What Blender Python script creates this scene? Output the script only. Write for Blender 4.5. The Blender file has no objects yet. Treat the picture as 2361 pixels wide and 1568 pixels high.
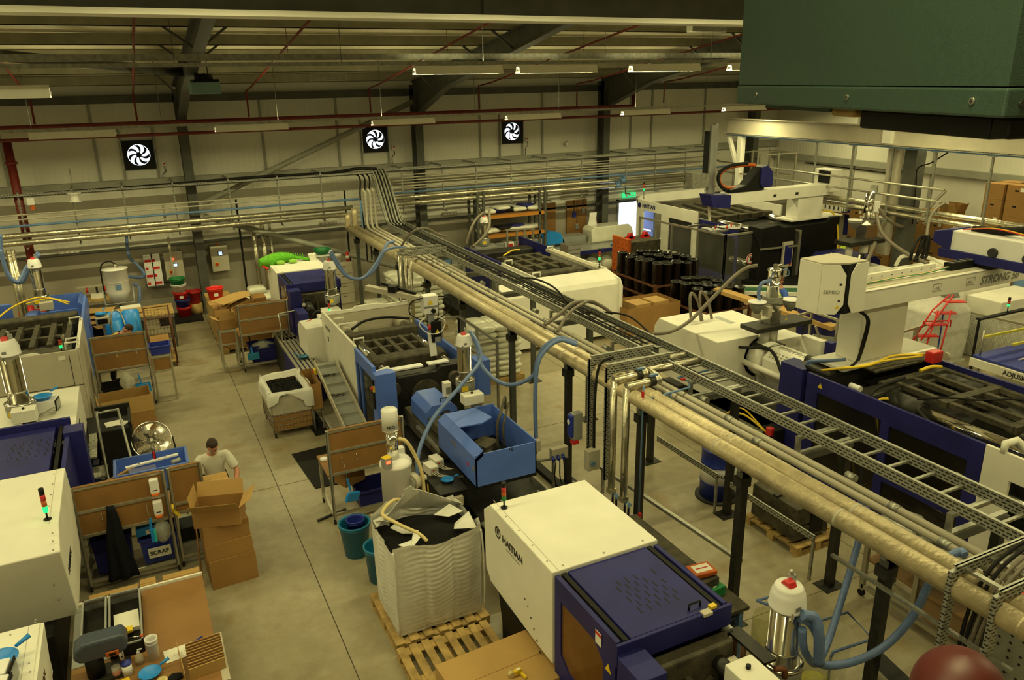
import bpy, math, random
from mathutils import Vector, Matrix
random.seed(7)
PI=math.pi
C=bpy.context.scene.collection
# ---------------------------------------------------------------- camera
W0,H0=2361,1568; FPX=1808.06; CAMH=6.7
YAW,PIT,ROL=0.4496223,0.3204339,0.0174271
_cy,_sy=math.cos(YAW),math.sin(YAW);_cp,_sp=math.cos(PIT),math.sin(PIT)
FW=Vector((_sy*_cp,_cy*_cp,-_sp)); _r=Vector((_cy,-_sy,0)); _d=FW.cross(_r)
RT=math.cos(ROL)*_r+math.sin(ROL)*_d; DN=-math.sin(ROL)*_r+math.cos(ROL)*_d
cam=bpy.data.cameras.new('camera'); co=bpy.data.objects.new('camera',cam); C.objects.link(co)
cam.sensor_width=36; cam.lens=FPX/W0*36; cam.clip_start=.05; cam.clip_end=200
co.matrix_world=Matrix(((RT.x,-DN.x,-FW.x,0),(RT.y,-DN.y,-FW.y,0),(RT.z,-DN.z,-FW.z,CAMH),(0,0,0,1)))
bpy.context.scene.camera=co
def ray(px,py): return RT*((px-1180.5)/FPX)+DN*((py-784)/FPX)+FW
def P(px,py,z=0): d=ray(px,py); return Vector((0,0,CAMH))+d*((z-CAMH)/d.z)
def PY(px,py,Y): d=ray(px,py); return Vector((0,0,CAMH))+d*(Y/d.y)
def PX(px,py,X): d=ray(px,py); return Vector((0,0,CAMH))+d*(X/d.x)
def PD(px,py,D): return Vector((0,0,CAMH))+ray(px,py)*D
# ---------------------------------------------------------------- world, view, exposure
vs=bpy.context.scene.view_settings; vs.view_transform='Standard'; vs.look='None'; vs.gamma=1; vs.exposure=EXPO=0.0
w=bpy.data.worlds.new('world'); bpy.context.scene.world=w; w.use_nodes=True
w.node_tree.nodes['Background'].inputs[0].default_value=(.80,.88,1,1); w.node_tree.nodes['Background'].inputs[1].default_value=3.2
LIGHT=(1,.905,.41)
def area(name,loc,sx,sy,power,rot=(0,0,0),col=LIGHT):
    l=bpy.data.lights.new(name,'AREA'); l.shape='RECTANGLE'; l.size=sx; l.size_y=sy; l.energy=power; l.color=col
    o=bpy.data.objects.new(name,l); o.location=loc; o.rotation_euler=rot; C.objects.link(o); return o
# lighting rows hung under the roof: (y, z, power per lamp)
ROWS=[(21.0,5.72,98),(14.3,6.93,80),(7.6,7.75,72),(1.0,8.3,64)]
# ---------------------------------------------------------------- materials
def mat(name,col,rough=.5,metal=0,var=.08,scale=3,bump=0,bs=60,emit=0,coat=0,spec=.5,detail=4,alpha=1,trans=0):
    m=bpy.data.materials.new(name); m.use_nodes=True; nt=m.node_tree; b=nt.nodes['Principled BSDF']
    b.inputs['Roughness'].default_value=rough; b.inputs['Metallic'].default_value=metal
    b.inputs['Specular IOR Level'].default_value=spec; b.inputs['Coat Weight'].default_value=coat
    b.inputs['Base Color'].default_value=(*col,1)
    tc=nt.nodes.new('ShaderNodeTexCoord')
    if var:
        n=nt.nodes.new('ShaderNodeTexNoise'); n.inputs['Scale'].default_value=scale; n.inputs['Detail'].default_value=detail
        nt.links.new(tc.outputs['Object'],n.inputs['Vector'])
        mr=nt.nodes.new('ShaderNodeMapRange'); mr.inputs[1].default_value=.3; mr.inputs[2].default_value=.7
        mr.inputs[3].default_value=1-var*1.6; mr.inputs[4].default_value=1+var
        nt.links.new(n.outputs[0],mr.inputs[0])
        mx=nt.nodes.new('ShaderNodeVectorMath'); mx.operation='SCALE'; mx.inputs[0].default_value=col
        nt.links.new(mr.outputs[0],mx.inputs['Scale']); nt.links.new(mx.outputs[0],b.inputs['Base Color'])
    if bump:
        n2=nt.nodes.new('ShaderNodeTexNoise'); n2.inputs['Scale'].default_value=bs
        nt.links.new(tc.outputs['Object'],n2.inputs['Vector'])
        bp=nt.nodes.new('ShaderNodeBump'); bp.inputs['Strength'].default_value=bump; bp.inputs['Distance'].default_value=.02
        nt.links.new(n2.outputs[0],bp.inputs['Height']); nt.links.new(bp.outputs[0],b.inputs['Normal'])
    if emit: b.inputs['Emission Color'].default_value=(*col,1); b.inputs['Emission Strength'].default_value=emit
    if trans: b.inputs['Transmission Weight'].default_value=trans
    if alpha<1: b.inputs['Alpha'].default_value=alpha
    return m
def wavebump(m,scale,strength,axis='X',dist=.02,profile='SIN'):
    nt=m.node_tree; b=nt.nodes['Principled BSDF']; tc=nt.nodes.new('ShaderNodeTexCoord'); wv=nt.nodes.new('ShaderNodeTexWave')
    wv.bands_direction=axis; wv.inputs['Scale'].default_value=scale; wv.wave_profile=profile
    nt.links.new(tc.outputs['Object'],wv.inputs[0]); bp=nt.nodes.new('ShaderNodeBump'); bp.inputs['Strength'].default_value=strength; bp.inputs['Distance'].default_value=dist
    nt.links.new(wv.outputs['Fac'],bp.inputs['Height']); nt.links.new(bp.outputs[0],b.inputs['Normal']); return m
def pane_mat(name,col,fac):
    m=bpy.data.materials.new(name); m.use_nodes=True; nt=m.node_tree; b=nt.nodes['Principled BSDF']
    b.inputs['Base Color'].default_value=(*col,1); b.inputs['Roughness'].default_value=.2; b.inputs['Specular IOR Level'].default_value=.3
    t=nt.nodes.new('ShaderNodeBsdfTransparent'); mx=nt.nodes.new('ShaderNodeMixShader'); mx.inputs[0].default_value=fac
    nz=nt.nodes.new('ShaderNodeTexNoise'); nz.inputs['Scale'].default_value=2; mr=nt.nodes.new('ShaderNodeMapRange'); mr.inputs[3].default_value=fac*.6; mr.inputs[4].default_value=fac*1.4
    nt.links.new(nz.outputs[0],mr.inputs[0]); nt.links.new(mr.outputs[0],mx.inputs[0])
    nt.links.new(t.outputs[0],mx.inputs[1]); nt.links.new(b.outputs[0],mx.inputs[2]); nt.links.new(mx.outputs[0],nt.nodes['Material Output'].inputs[0]); return m
K=dict(
 cream=mat('cream_paint',(.76,.74,.66),.55,var=.04,scale=2),
 white=mat('white_plastic',(.76,.75,.74),.4,var=.03),
 beige=mat('beige_paint',(.47,.43,.34),.5,var=.06,scale=2),
 grey=mat('grey_paint',(.30,.30,.25),.5,var=.08),
 steel=mat('frame_steel_grey',(.075,.077,.066),.55,var=.15),
 galv=mat('galvanised_steel',(.36,.36,.32),.42,.7,var=.18,scale=14),
 alu=mat('aluminium_extrusion',(.46,.44,.36),.36,.75,var=.06),
 chrome=mat('polished_steel',(.80,.78,.72),.10,1,var=.03),
 ss=mat('stainless_steel',(.66,.64,.58),.2,1,var=.08,scale=2),
 dark=mat('dark_steel',(.018,.017,.014),.5,.1,var=.3,scale=9),
 iron=mat('dusty_cast_iron',(.062,.053,.032),.75,.05,var=.35,scale=7,bump=.3,bs=40),
 black=mat('black_paint',(.006,.006,.006),.55,spec=.25,var=.2),
 rubber=mat('black_rubber',(.010,.0095,.009),.7,spec=.25,var=.2),
 navy=mat('navy_paint',(.018,.019,.14),.45,var=.15,scale=2.5,spec=.22),
 lblue=mat('light_blue_paint',(.085,.17,.62),.42,var=.08,scale=2),
 blue=mat('blue_plastic',(.018,.035,.30),.4,var=.08),
 teal=mat('teal_plastic',(.01,.17,.33),.4,var=.08),
 cyan=mat('bright_blue_plastic',(.015,.24,.72),.4,var=.05),
 hose=mat('blue_hose',(.10,.165,.36),.45,var=.12,scale=30),
 ghose=mat('grey_hose',(.17,.145,.11),.5,var=.15,scale=30),
 yhose=mat('cream_hose',(.62,.5,.23),.4,var=.06),
 yellow=mat('yellow_plastic',(.75,.52,.02),.45,var=.06),
 hivis=mat('hi_vis_yellow',(.55,.75,.03),.6,var=.05),
 red=mat('red_plastic',(.55,.02,.02),.4,var=.08),
 rpipe=mat('red_pipe_paint',(.17,.018,.012),.4,var=.15),
 orange=mat('orange_paint',(.50,.10,.01),.55,var=.15,scale=5),
 green=mat('green_plastic',(.01,.20,.05),.45,var=.08),
 card=mat('cardboard',(.31,.165,.048),.8,var=.07,scale=2,bump=.1,bs=30),
 card2=mat('pale_cardboard',(.44,.27,.09),.8,var=.05,scale=2),
 ply=mat('fibreboard',(.25,.125,.035),.55,var=.08,scale=3),
 wood=mat('pallet_wood',(.42,.28,.10),.75,var=.25,scale=6,bump=.3,bs=30),
 bag=mat('white_woven_sack',(.66,.65,.60),.5,var=.07,scale=6,bump=.25,bs=18),
 film=mat('white_film_sack',(.72,.71,.60),.25,var=.05,scale=5,bump=.35,bs=9,coat=.4),
 granule=mat('black_granules',(.006,.006,.006),.7,spec=.2,var=.4,scale=60,bump=1,bs=90),
 foil=mat('foil_lagging',(.62,.58,.45),.28,.9,var=.1,scale=10,bump=.5,bs=14),
 lag=mat('dusty_foil_lagging',(.50,.42,.27),.38,.35,var=.13,scale=6,bump=.3,bs=22),
 bpipe=mat('blue_pipe',(.11,.21,.40),.4,var=.08),
 skin=mat('skin',(.50,.22,.13),.5,var=.06), hair=mat('dark_hair',(.03,.015,.008),.7,var=.3,scale=40,bump=.6,bs=90), bhair=mat('brown_hair',(.12,.04,.015),.7,var=.3,scale=40,bump=.6,bs=90),
 shirt=mat('white_shirt',(.62,.60,.52),.8,var=.05,bump=.2,bs=12), cloth=mat('dark_cloth',(.008,.009,.013),.9,spec=.2,var=.2), bluecloth=mat('blue_cloth',(.03,.09,.40),.8,var=.1), jeans=mat('grey_trousers',(.22,.22,.2),.85,var=.1),
 tgreen=mat('teal_enamel',(.034,.066,.052),.5,var=.06,scale=60,bump=.12,bs=250),
 rust=mat('rusty_steel',(.13,.045,.018),.7,.2,var=.3,scale=10),
 tbar=mat('grey_sheet',(.33,.34,.33),.35,.3,var=.08),
 toy=mat('green_plush',(.12,.45,.02),.9,var=.25,scale=30,bump=.8,bs=50),
 eg=mat('green_lamp_on',(.01,1,.16),.4,var=0,emit=1.7), ew=mat('white_lamp_on',(.6,.95,1),.4,var=0,emit=4), er=mat('red_lamp_on',(1,.06,.02),.4,var=0,emit=5),
 scr=mat('screen_on',(.55,.72,1),.3,var=0,emit=1.1), scrb=mat('blue_screen_on',(.02,.55,1),.3,var=0,emit=1.3), exitg=mat('exit_sign_green',(.03,.6,.2),.4,var=0,emit=1.2),
 tubel=mat('lamp_tube',(1,.95,.62),.4,var=0,emit=14), paper=mat('paper',(.75,.73,.65),.7,var=.03), ink=mat('printed_ink',(.02,.02,.02),.6,var=0), inkg=mat('grey_print',(.2,.2,.19),.6,var=0),
 chequer=mat('chequer_plate',(.34,.33,.27),.38,.6,var=.3,scale=26,bump=.6,bs=22),
 pane=pane_mat('clear_guard_pane',(.4,.4,.34),.07), smoke=pane_mat('smoked_pane',(.014,.012,.010),.6), filmc=pane_mat('clear_polythene',(.75,.74,.62),.34), amber=pane_mat('amber_guard_pane',(.17,.075,.02),.8),
)
# ---------------------------------------------------------------- geometry helpers
def cat(pts,k=6):
    pts=[Vector(p) for p in pts]
    if len(pts)<3: return pts
    e=[pts[0]*2-pts[1]]+pts+[pts[-1]*2-pts[-2]]; out=[]
    for i in range(1,len(e)-2):
        a,b,c,d=e[i-1:i+3]
        for j in range(k):
            t=j/k; out.append(.5*((2*b)+(c-a)*t+(2*a-5*b+4*c-d)*t*t+(3*b-a-3*c+d)*t**3))
    out.append(pts[-1]); return out
class M:
    def __init__(s): s.v=[];s.f=[];s.sm=[]
    def add(s,vs,fs,sm=False):
        o=len(s.v); s.v+=[Vector(v) for v in vs]
        for i,f in enumerate(fs): s.f.append([o+k for k in f]); s.sm.append(sm[i] if isinstance(sm,list) else sm)
        return s
    def box(s,x0,y0,z0,x1,y1,z1):
        if x0>x1:x0,x1=x1,x0
        if y0>y1:y0,y1=y1,y0
        if z0>z1:z0,z1=z1,z0
        return s.add([(x0,y0,z0),(x1,y0,z0),(x1,y1,z0),(x0,y1,z0),(x0,y0,z1),(x1,y0,z1),(x1,y1,z1),(x0,y1,z1)],[(0,3,2,1),(4,5,6,7),(0,1,5,4),(1,2,6,5),(2,3,7,6),(3,0,4,7)])
    def cb(s,c,sx,sy,sz,rz=0,rx=0,ry=0):
        # box centred in x,y, base at c.z unless rotated about x/y (then centred)
        m=Matrix.Rotation(rz,3,'Z')@Matrix.Rotation(ry,3,'Y')@Matrix.Rotation(rx,3,'X'); c=Vector(c)
        z0,z1=(0,sz) if not(rx or ry) else (-sz/2,sz/2)
        vs=[c+m@Vector((a*sx/2,b*sy/2,z)) for z in(z0,z1) for a,b in((-1,-1),(1,-1),(1,1),(-1,1))]
        return s.add(vs,[(0,3,2,1),(4,5,6,7),(0,1,5,4),(1,2,6,5),(2,3,7,6),(3,0,4,7)])
    def bar(s,p,q,w,h=None,up=(0,0,1)):
        # rectangular bar from p to q
        p=Vector(p);q=Vector(q);h=h or w;d=(q-p).normalized();u=Vector(up)
        if abs(d.dot(u))>.98:u=Vector((0,1,0))
        a=d.cross(u).normalized();b=a.cross(d)
        vs=[e+a*i*w/2+b*j*h/2 for e in(p,q) for i,j in((-1,-1),(1,-1),(1,1),(-1,1))]
        return s.add(vs,[(0,1,2,3),(7,6,5,4),(0,4,5,1),(1,5,6,2),(2,6,7,3),(3,7,4,0)])
    def cyl(s,p,q,r,r2=None,n=16,cap=True):
        p=Vector(p);q=Vector(q);r2=r if r2 is None else r2;d=(q-p).normalized();u=Vector((0,0,1)) if abs(d.z)<.9 else Vector((1,0,0))
        a=d.cross(u).normalized();b=d.cross(a)
        A=[p+(a*math.cos(t)+b*math.sin(t))*r for t in(2*PI*i/n for i in range(n))];B=[q+(a*math.cos(t)+b*math.sin(t))*r2 for t in(2*PI*i/n for i in range(n))]
        fs=[(i,(i+1)%n,n+(i+1)%n,n+i) for i in range(n)];sm=[True]*n
        if cap: fs+=[tuple(range(n))[::-1],tuple(range(n,2*n))];sm+=[False,False]
        return s.add(A+B,fs,sm)
    def tube(s,pts,r,n=8,k=0,cap=True,rr=None):
        pts=cat(pts,k) if k else [Vector(p) for p in pts]; N=len(pts); V=[]; prev=None
        for i,p in enumerate(pts):
            d=((pts[min(i+1,N-1)]-pts[max(i-1,0)])).normalized()
            if prev is None: u=Vector((0,0,1)) if abs(d.z)<.9 else Vector((1,0,0)); a=d.cross(u).normalized()
            else: a=(prev-d*prev.dot(d)).normalized()
            prev=a;b=d.cross(a); R=r if rr is None else r*rr(i/(N-1))
            V+=[p+(a*math.cos(2*PI*j/n)+b*math.sin(2*PI*j/n))*R for j in range(n)]
        fs=[(i*n+j,i*n+(j+1)%n,(i+1)*n+(j+1)%n,(i+1)*n+j) for i in range(N-1) for j in range(n)];sm=[True]*len(fs)
        if cap: fs+=[tuple(range(n))[::-1],tuple(range((N-1)*n,N*n))];sm+=[False,False]
        return s.add(V,fs,sm)
    def prism(s,poly,ax,a,b):
        f={'x':lambda p,t:(t,p[0],p[1]),'y':lambda p,t:(p[0],t,p[1]),'z':lambda p,t:(p[0],p[1],t)}[ax];n=len(poly)
        return s.add([f(p,a) for p in poly]+[f(p,b) for p in poly],[tuple(range(n)),tuple(range(n,2*n))[::-1]]+[((i+1)%n,i,n+i,n+(i+1)%n) for i in range(n)])
    def lathe(s,c,prof,n=24,sm=True,m=None,cap=True):
        c=Vector(c);V=[];m=m or Matrix.Identity(3)
        for r,z in prof: V+=[c+m@Vector((r*math.cos(2*PI*j/n),r*math.sin(2*PI*j/n),z)) for j in range(n)]
        N=len(prof);fs=[(i*n+j,i*n+(j+1)%n,(i+1)*n+(j+1)%n,(i+1)*n+j) for i in range(N-1) for j in range(n)];S=[sm]*len(fs)
        if cap and prof[0][0]>1e-4: fs.append(tuple(range(n))[::-1]);S.append(False)
        if cap and prof[-1][0]>1e-4: fs.append(tuple(range((N-1)*n,N*n)));S.append(False)
        return s.add(V,fs,S)
    def ball(s,c,rx,ry=None,rz=None,n=14,m=None,fn=None):
        c=Vector(c);ry=ry or rx;rz=rz or rx;V=[];N=n//2+1;m=m or Matrix.Identity(3)
        for i in range(N+1):
            t=PI*i/N
            for j in range(n):
                p=Vector((rx*math.sin(t)*math.cos(2*PI*j/n),ry*math.sin(t)*math.sin(2*PI*j/n),rz*math.cos(t)))
                if fn:p=fn(p)
                V.append(c+m@p)
        return s.add(V,[(i*n+j,(i+1)*n+j,(i+1)*n+(j+1)%n,i*n+(j+1)%n) for i in range(N) for j in range(n)],True)
    def grid(s,fn,nu,nv,sm=True):
        return s.add([fn(i/nu,j/nv) for i in range(nu+1) for j in range(nv+1)],[(i*(nv+1)+j,(i+1)*(nv+1)+j,(i+1)*(nv+1)+j+1,i*(nv+1)+j+1) for i in range(nu) for j in range(nv)],sm)
    def each(s,name,mt,parent,bev=0):
        # every separate piece becomes a part of its own
        fo=list(range(len(s.v)))
        def fd(a):
            while fo[a]!=a: fo[a]=fo[fo[a]]; a=fo[a]
            return a
        for f in s.f:
            for q in f[1:]: fo[fd(q)]=fd(f[0])
        gr={}
        for i,f in enumerate(s.f): gr.setdefault(fd(f[0]),[]).append(i)
        out=[]
        for fs in gr.values():
            m=M(); mp={}
            for i in fs:
                t=[]
                for q in s.f[i]:
                    if q not in mp: mp[q]=len(m.v); m.v.append(s.v[q])
                    t.append(mp[q])
                m.f.append(t); m.sm.append(s.sm[i])
            out.append(m.build(name,mt,parent,bev))
        return out
    def build(s,name,m,parent=None,bev=0,org=None,seg=2):
        me=bpy.data.meshes.new(name)
        if parent is not None: L=Vector(parent['_o'])
        elif org is not None: L=Vector(org)
        else:
            xs=[v.x for v in s.v];ys=[v.y for v in s.v];zs=[v.z for v in s.v];L=Vector(((min(xs)+max(xs))/2,(min(ys)+max(ys))/2,min(zs)))
        me.from_pydata([v-L for v in s.v],[],s.f); me.polygons.foreach_set('use_smooth',s.sm)
        me.update()
        me.materials.append(K[m] if isinstance(m,str) else m)
        o=bpy.data.objects.new(name,me); C.objects.link(o); o['_o']=tuple(L)
        if parent is not None:
            o.parent=parent; pl=Vector(parent['_o'])-L; o.location=-pl
        else: o.location=L
        if bev:
            bm=o.modifiers.new('bevel','BEVEL'); bm.width=bev; bm.segments=seg; bm.limit_method='ANGLE'; bm.angle_limit=.7
        return o
def tag(o,label,cat_,group=None,kind=None):
    if label:o['label']=label
    if cat_:o['category']=cat_
    if group:o['group']=group
    if kind:o['kind']=kind
    return o
def T(name,label,cat_,loc,group=None):
    o=bpy.data.objects.new(name,None); o.empty_display_size=.1; C.objects.link(o); o.location=loc; o['_o']=tuple(Vector(loc)); return tag(o,label,cat_,group)
def one(name,label,cat_,m,mt,group=None,kind=None,bev=0): return tag(m.build(name,mt,None,bev),label,cat_,group,kind)
def struct(name,m,mt,bev=0): return tag(m.build(name,mt,None,bev),None,None,None,'structure')
def dup(root,loc,rz=None,label=None,group=None,scale=None):
    def cp(o,par):
        c=o.copy(); C.objects.link(c)
        if par: c.parent=par
        for ch in [x for x in KIDS.get(o.name,[])]: 
            n=cp(ch,c); KIDS.setdefault(c.name,[]).append(n)
        return c
    if root.name not in KIDS: index(root)
    r=cp(root,None); r.location=loc; r['_o']=tuple(Vector(loc))
    if rz is not None: r.rotation_euler=(0,0,rz)
    if scale: r.scale=scale if hasattr(scale,'__len__') else (scale,)*3
    if label:r['label']=label
    if group:r['group']=group
    return r
KIDS={}
def index(root):
    KIDS[root.name]=list(root.children)
    for c in root.children: index(c)
def text(body,size,mt,parent,pos,xdir,ydir,ext=.002,name='lettering',bold=False,shear=0,sx=1,align='LEFT'):
    cu=bpy.data.curves.new('t','FONT'); cu.body=body; cu.size=size; cu.extrude=ext; cu.shear=shear; cu.align_x=align; cu.resolution_u=3
    if bold: cu.offset=size*.022
    o=bpy.data.objects.new('t',cu); C.objects.link(o); bpy.context.view_layer.update()
    me=bpy.data.meshes.new_from_object(o.evaluated_get(bpy.context.evaluated_depsgraph_get())); bpy.data.objects.remove(o)
    x=Vector(xdir).normalized();y=Vector(ydir).normalized();z=x.cross(y);L=Vector(parent['_o']) if parent else Vector((0,0,0))
    mm=Matrix(((x.x*sx,y.x,z.x,pos[0]-L.x),(x.y*sx,y.y,z.y,pos[1]-L.y),(x.z*sx,y.z,z.z,pos[2]-L.z),(0,0,0,1)))
    me.transform(mm); me.materials.clear(); me.materials.append(K[mt]); ob=bpy.data.objects.new(name,me); C.objects.link(ob); ob.parent=parent; ob['_o']=tuple(L); return ob
def label_plate(par,name,c,w,h,xd,yd,mt,t=.004):
    x=Vector(xd).normalized()*w/2;y=Vector(yd).normalized()*h/2;n=x.cross(y).normalized()*t;c=Vector(c)
    q=[c-x-y,c+x-y,c+x+y,c-x+y]; return M().add(q+[p+n for p in q],[(3,2,1,0),(4,5,6,7),(0,1,5,4),(1,2,6,5),(2,3,7,6),(3,0,4,7)]).build(name,mt,par)
def warn(par,c,s,xd,yd):
    x=Vector(xd).normalized();y=Vector(yd).normalized();n=x.cross(y).normalized()*.004;c=Vector(c)
    t=[c-x*s*.5-y*s*.43,c+x*s*.5-y*s*.43,c+y*s*.43]; M().add(t+[p+n for p in t],[(2,1,0),(3,4,5),(0,1,4,3),(1,2,5,4),(2,0,3,5)]).build('warning_triangle','yellow',par)
ORD=['first','second','third','fourth','fifth','sixth','seventh','eighth','ninth','tenth','eleventh','twelfth']
# ================================================================ SETTING
YW=25.8; XR=25.0; XL=-13.0; YB=-7.0
def roofz(y): return 6.9+.15*(YW-y) if y>2 else 6.9+.15*(YW-2)-.15*(2-y)
# floor
fm=bpy.data.materials.new('concrete'); fm.use_nodes=True; nt=fm.node_tree; b=nt.nodes['Principled BSDF']
tc=nt.nodes.new('ShaderNodeTexCoord'); n1=nt.nodes.new('ShaderNodeTexNoise'); n1.inputs['Scale'].default_value=.55; n1.inputs['Detail'].default_value=7; n1.inputs['Roughness'].default_value=.65
n2=nt.nodes.new('ShaderNodeTexNoise'); n2.inputs['Scale'].default_value=5; n2.inputs['Detail'].default_value=8; n2.inputs['Roughness'].default_value=.75
cr=nt.nodes.new('ShaderNodeValToRGB'); cr.color_ramp.elements[0].position=.33; cr.color_ramp.elements[0].color=(.25,.21,.135,1); cr.color_ramp.elements[1].position=.68; cr.color_ramp.elements[1].color=(.40,.355,.26,1)
e=cr.color_ramp.elements.new(.5); e.color=(.34,.30,.205,1)
mx=nt.nodes.new('ShaderNodeMix'); mx.data_type='RGBA'; mx.blend_type='MULTIPLY'; mx.inputs[0].default_value=.5
cr2=nt.nodes.new('ShaderNodeValToRGB'); cr2.color_ramp.elements[0].position=.3; cr2.color_ramp.elements[0].color=(.66,.60,.48,1); cr2.color_ramp.elements[1].position=.62; cr2.color_ramp.elements[1].color=(1,1,1,1)
n3=nt.nodes.new('ShaderNodeTexNoise'); n3.inputs['Scale'].default_value=1.3; n3.inputs['Detail'].default_value=6; cr3=nt.nodes.new('ShaderNodeValToRGB')
cr3.color_ramp.elements[0].position=.60; cr3.color_ramp.elements[0].color=(0,0,0,1); cr3.color_ramp.elements[1].position=.72; cr3.color_ramp.elements[1].color=(.5,.5,.5,1)
mx2=nt.nodes.new('ShaderNodeMix'); mx2.data_type='RGBA'; mx2.inputs[7].default_value=(.25,.155,.05,1)
for n in(n1,n2,n3): nt.links.new(tc.outputs['Object'],n.inputs['Vector'])
nt.links.new(n1.outputs[0],cr.inputs[0]); nt.links.new(n2.outputs[0],cr2.inputs[0]); nt.links.new(cr.outputs[0],mx.inputs[6]); nt.links.new(cr2.outputs[0],mx.inputs[7])
nt.links.new(n3.outputs[0],cr3.inputs[0]); nt.links.new(cr3.outputs[0],mx2.inputs[0]); nt.links.new(mx.outputs[2],mx2.inputs[6]); nt.links.new(mx2.outputs[2],b.inputs['Base Color'])
b.inputs['Roughness'].default_value=.42
K['floor']=fm
struct('floor',M().box(XL-.2,YB-.2,-.2,XR+.2,YW+.2,0),'floor')
K['joint']=mat('joint_sealant',(.055,.045,.03),.8,var=.2)
j=0
for x0,y0,x1,y1 in[(1.585,YB,1.597,YW),(XL,12.85,XR,12.86),(8.9,YB,8.908,YW),(XL,6.35,XR,6.358),(XL,19.3,XR,19.308),(16.2,YB,16.208,YW)]:
    j+=1; struct('trim_%d'%j,M().box(x0,y0,0,x1,y1,.0015),'joint')
K['clad']=wavebump(mat('white_wall_cladding',(.70,.68,.60),.45,var=.04,scale=.7),1.9,.28,'X',.012)
K['cladY']=wavebump(mat('white_wall_cladding_side',(.66,.64,.56),.45,var=.04,scale=.7),1.9,.28,'Y',.012)
K['roof']=wavebump(mat('roof_liner_panel',(.70,.64,.48),.5,var=.06,scale=.6),.9,.4,'X',.02)
K['purlin']=mat('galvanised_purlin',(.30,.28,.20),.6,.1,var=.1)
K['dado']=mat('lower_wall_paint',(.34,.31,.25),.55,var=.07,scale=.8)
# back wall with openings (fans, exit door)
FANS=[(320,357),(864,321),(1179,303)]; fc=[PY(px,py,YW-.06) for px,py in FANS]
d0=PY(1428,560,YW); d1=PY(1472,500,YW); DX0,DX1=17.15,18.12
holes=[(c.x-.31,c.z-.31,c.x+.31,c.z+.31) for c in fc]+[(DX0,0,DX1,2.1)]
def wall(m,Y,th,x0,x1,z0,z1,holes,axis='y'):
    xs=sorted({x0,x1}|{h[0] for h in holes if x0<h[0]<x1}|{h[2] for h in holes if x0<h[2]<x1}); zs=sorted({z0,z1}|{h[1] for h in holes if z0<h[1]<z1}|{h[3] for h in holes if z0<h[3]<z1})
    for a,b_ in zip(xs,xs[1:]):
        for c,d in zip(zs,zs[1:]):
            if any(h[0]<=(a+b_)/2<=h[2] and h[1]<=(c+d)/2<=h[3] for h in holes): continue
            m.box(a,Y,c,b_,Y+th,d)
    return m
struct('wall_back',wall(M(),YW,.15,XL,XR,2.12,7.2,holes),'clad')
struct('wall_back_lower',wall(M(),YW-.02,.17,XL,XR,0,2.12,holes),'dado')
struct('wall_right',M().box(XR,YB,2.1,XR+.15,YW,9.8),'cladY'); struct('wall_right_lower',M().box(XR-.02,YB,0,XR+.15,YW,2.1),'dado')
struct('wall_left',M().box(XL-.15,YB,0,XL,YW,9.8),'cladY'); struct('wall_front',M().box(XL,YB-.15,0,XR,YB,11),'clad')
rz0=roofz(YW);rz1=roofz(2);rz2=roofz(YB)
struct('ceiling',M().prism([(YW+.2,rz0-.03),(2,rz1),(YB-.2,rz2-.03),(YB-.2,rz2+.2),(2,rz1+.2),(YW+.2,rz0+.2)],'x',XL-.2,XR+.2),'roof')
# door surround, leaf and exit sign
struct('door_1',M().box(DX0-.09,YW-.07,0,DX0,YW+.1,2.2).box(DX1,YW-.07,0,DX1+.09,YW+.1,2.2).box(DX0-.09,YW-.07,2.1,DX1+.09,YW+.1,2.2),'tbar')
lf=struct('door_2',M().box(DX1+.03,YW-.98,.02,DX1+.08,YW-.08,2.08),'lblue',.004)
M().box(DX1-.01,YW-.9,1.0,DX1+.03,YW-.3,1.05).build('door_handle','chrome',lf)
es=T('exit_sign','green lit emergency exit sign above the open daylight door','sign',(17.6,YW-.1,2.26))
M().box(17.3,YW-.1,2.26,17.9,YW-.05,2.44).build('sign_face','exitg',es); M().box(17.42,YW-.105,2.30,17.5,YW-.1,2.40).box(17.56,YW-.105,2.33,17.72,YW-.1,2.37).box(17.76,YW-.105,2.30,17.8,YW-.1,2.40).build('sign_pictogram','white',es)
# eaves beam, wall rails, purlins
k=0
def tr(m,mt='steel'):
    global k; k+=1; return struct('trim_%d'%(10+k),m,mt)
tr(M().box(XL,YW-.25,6.25,XR,YW-.02,6.45))
RC='grey'
tr(M().box(XL,YW-.20,3.88,XR,YW-.02,4.12),RC)
tr(M().box(XL,YW-.10,2.08,XR,YW-.02,2.15))
tr(M().box(XR-.18,YB,3.40,XR-.02,YW,3.62),RC); tr(M().box(XR-.18,YB,6.2,XR-.02,YW,6.4),RC); tr(M().box(XR-.1,YB,2.06,XR-.02,YW,2.14))
y=25.2
while y>3:
    z=roofz(y)-.02; tr(M().box(XL,y-.035,z-.24,XR,y+.035,z).box(XL,y-.035,z-.24,XR,y+.05,z-.225),'purlin'); y-=1.8
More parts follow.
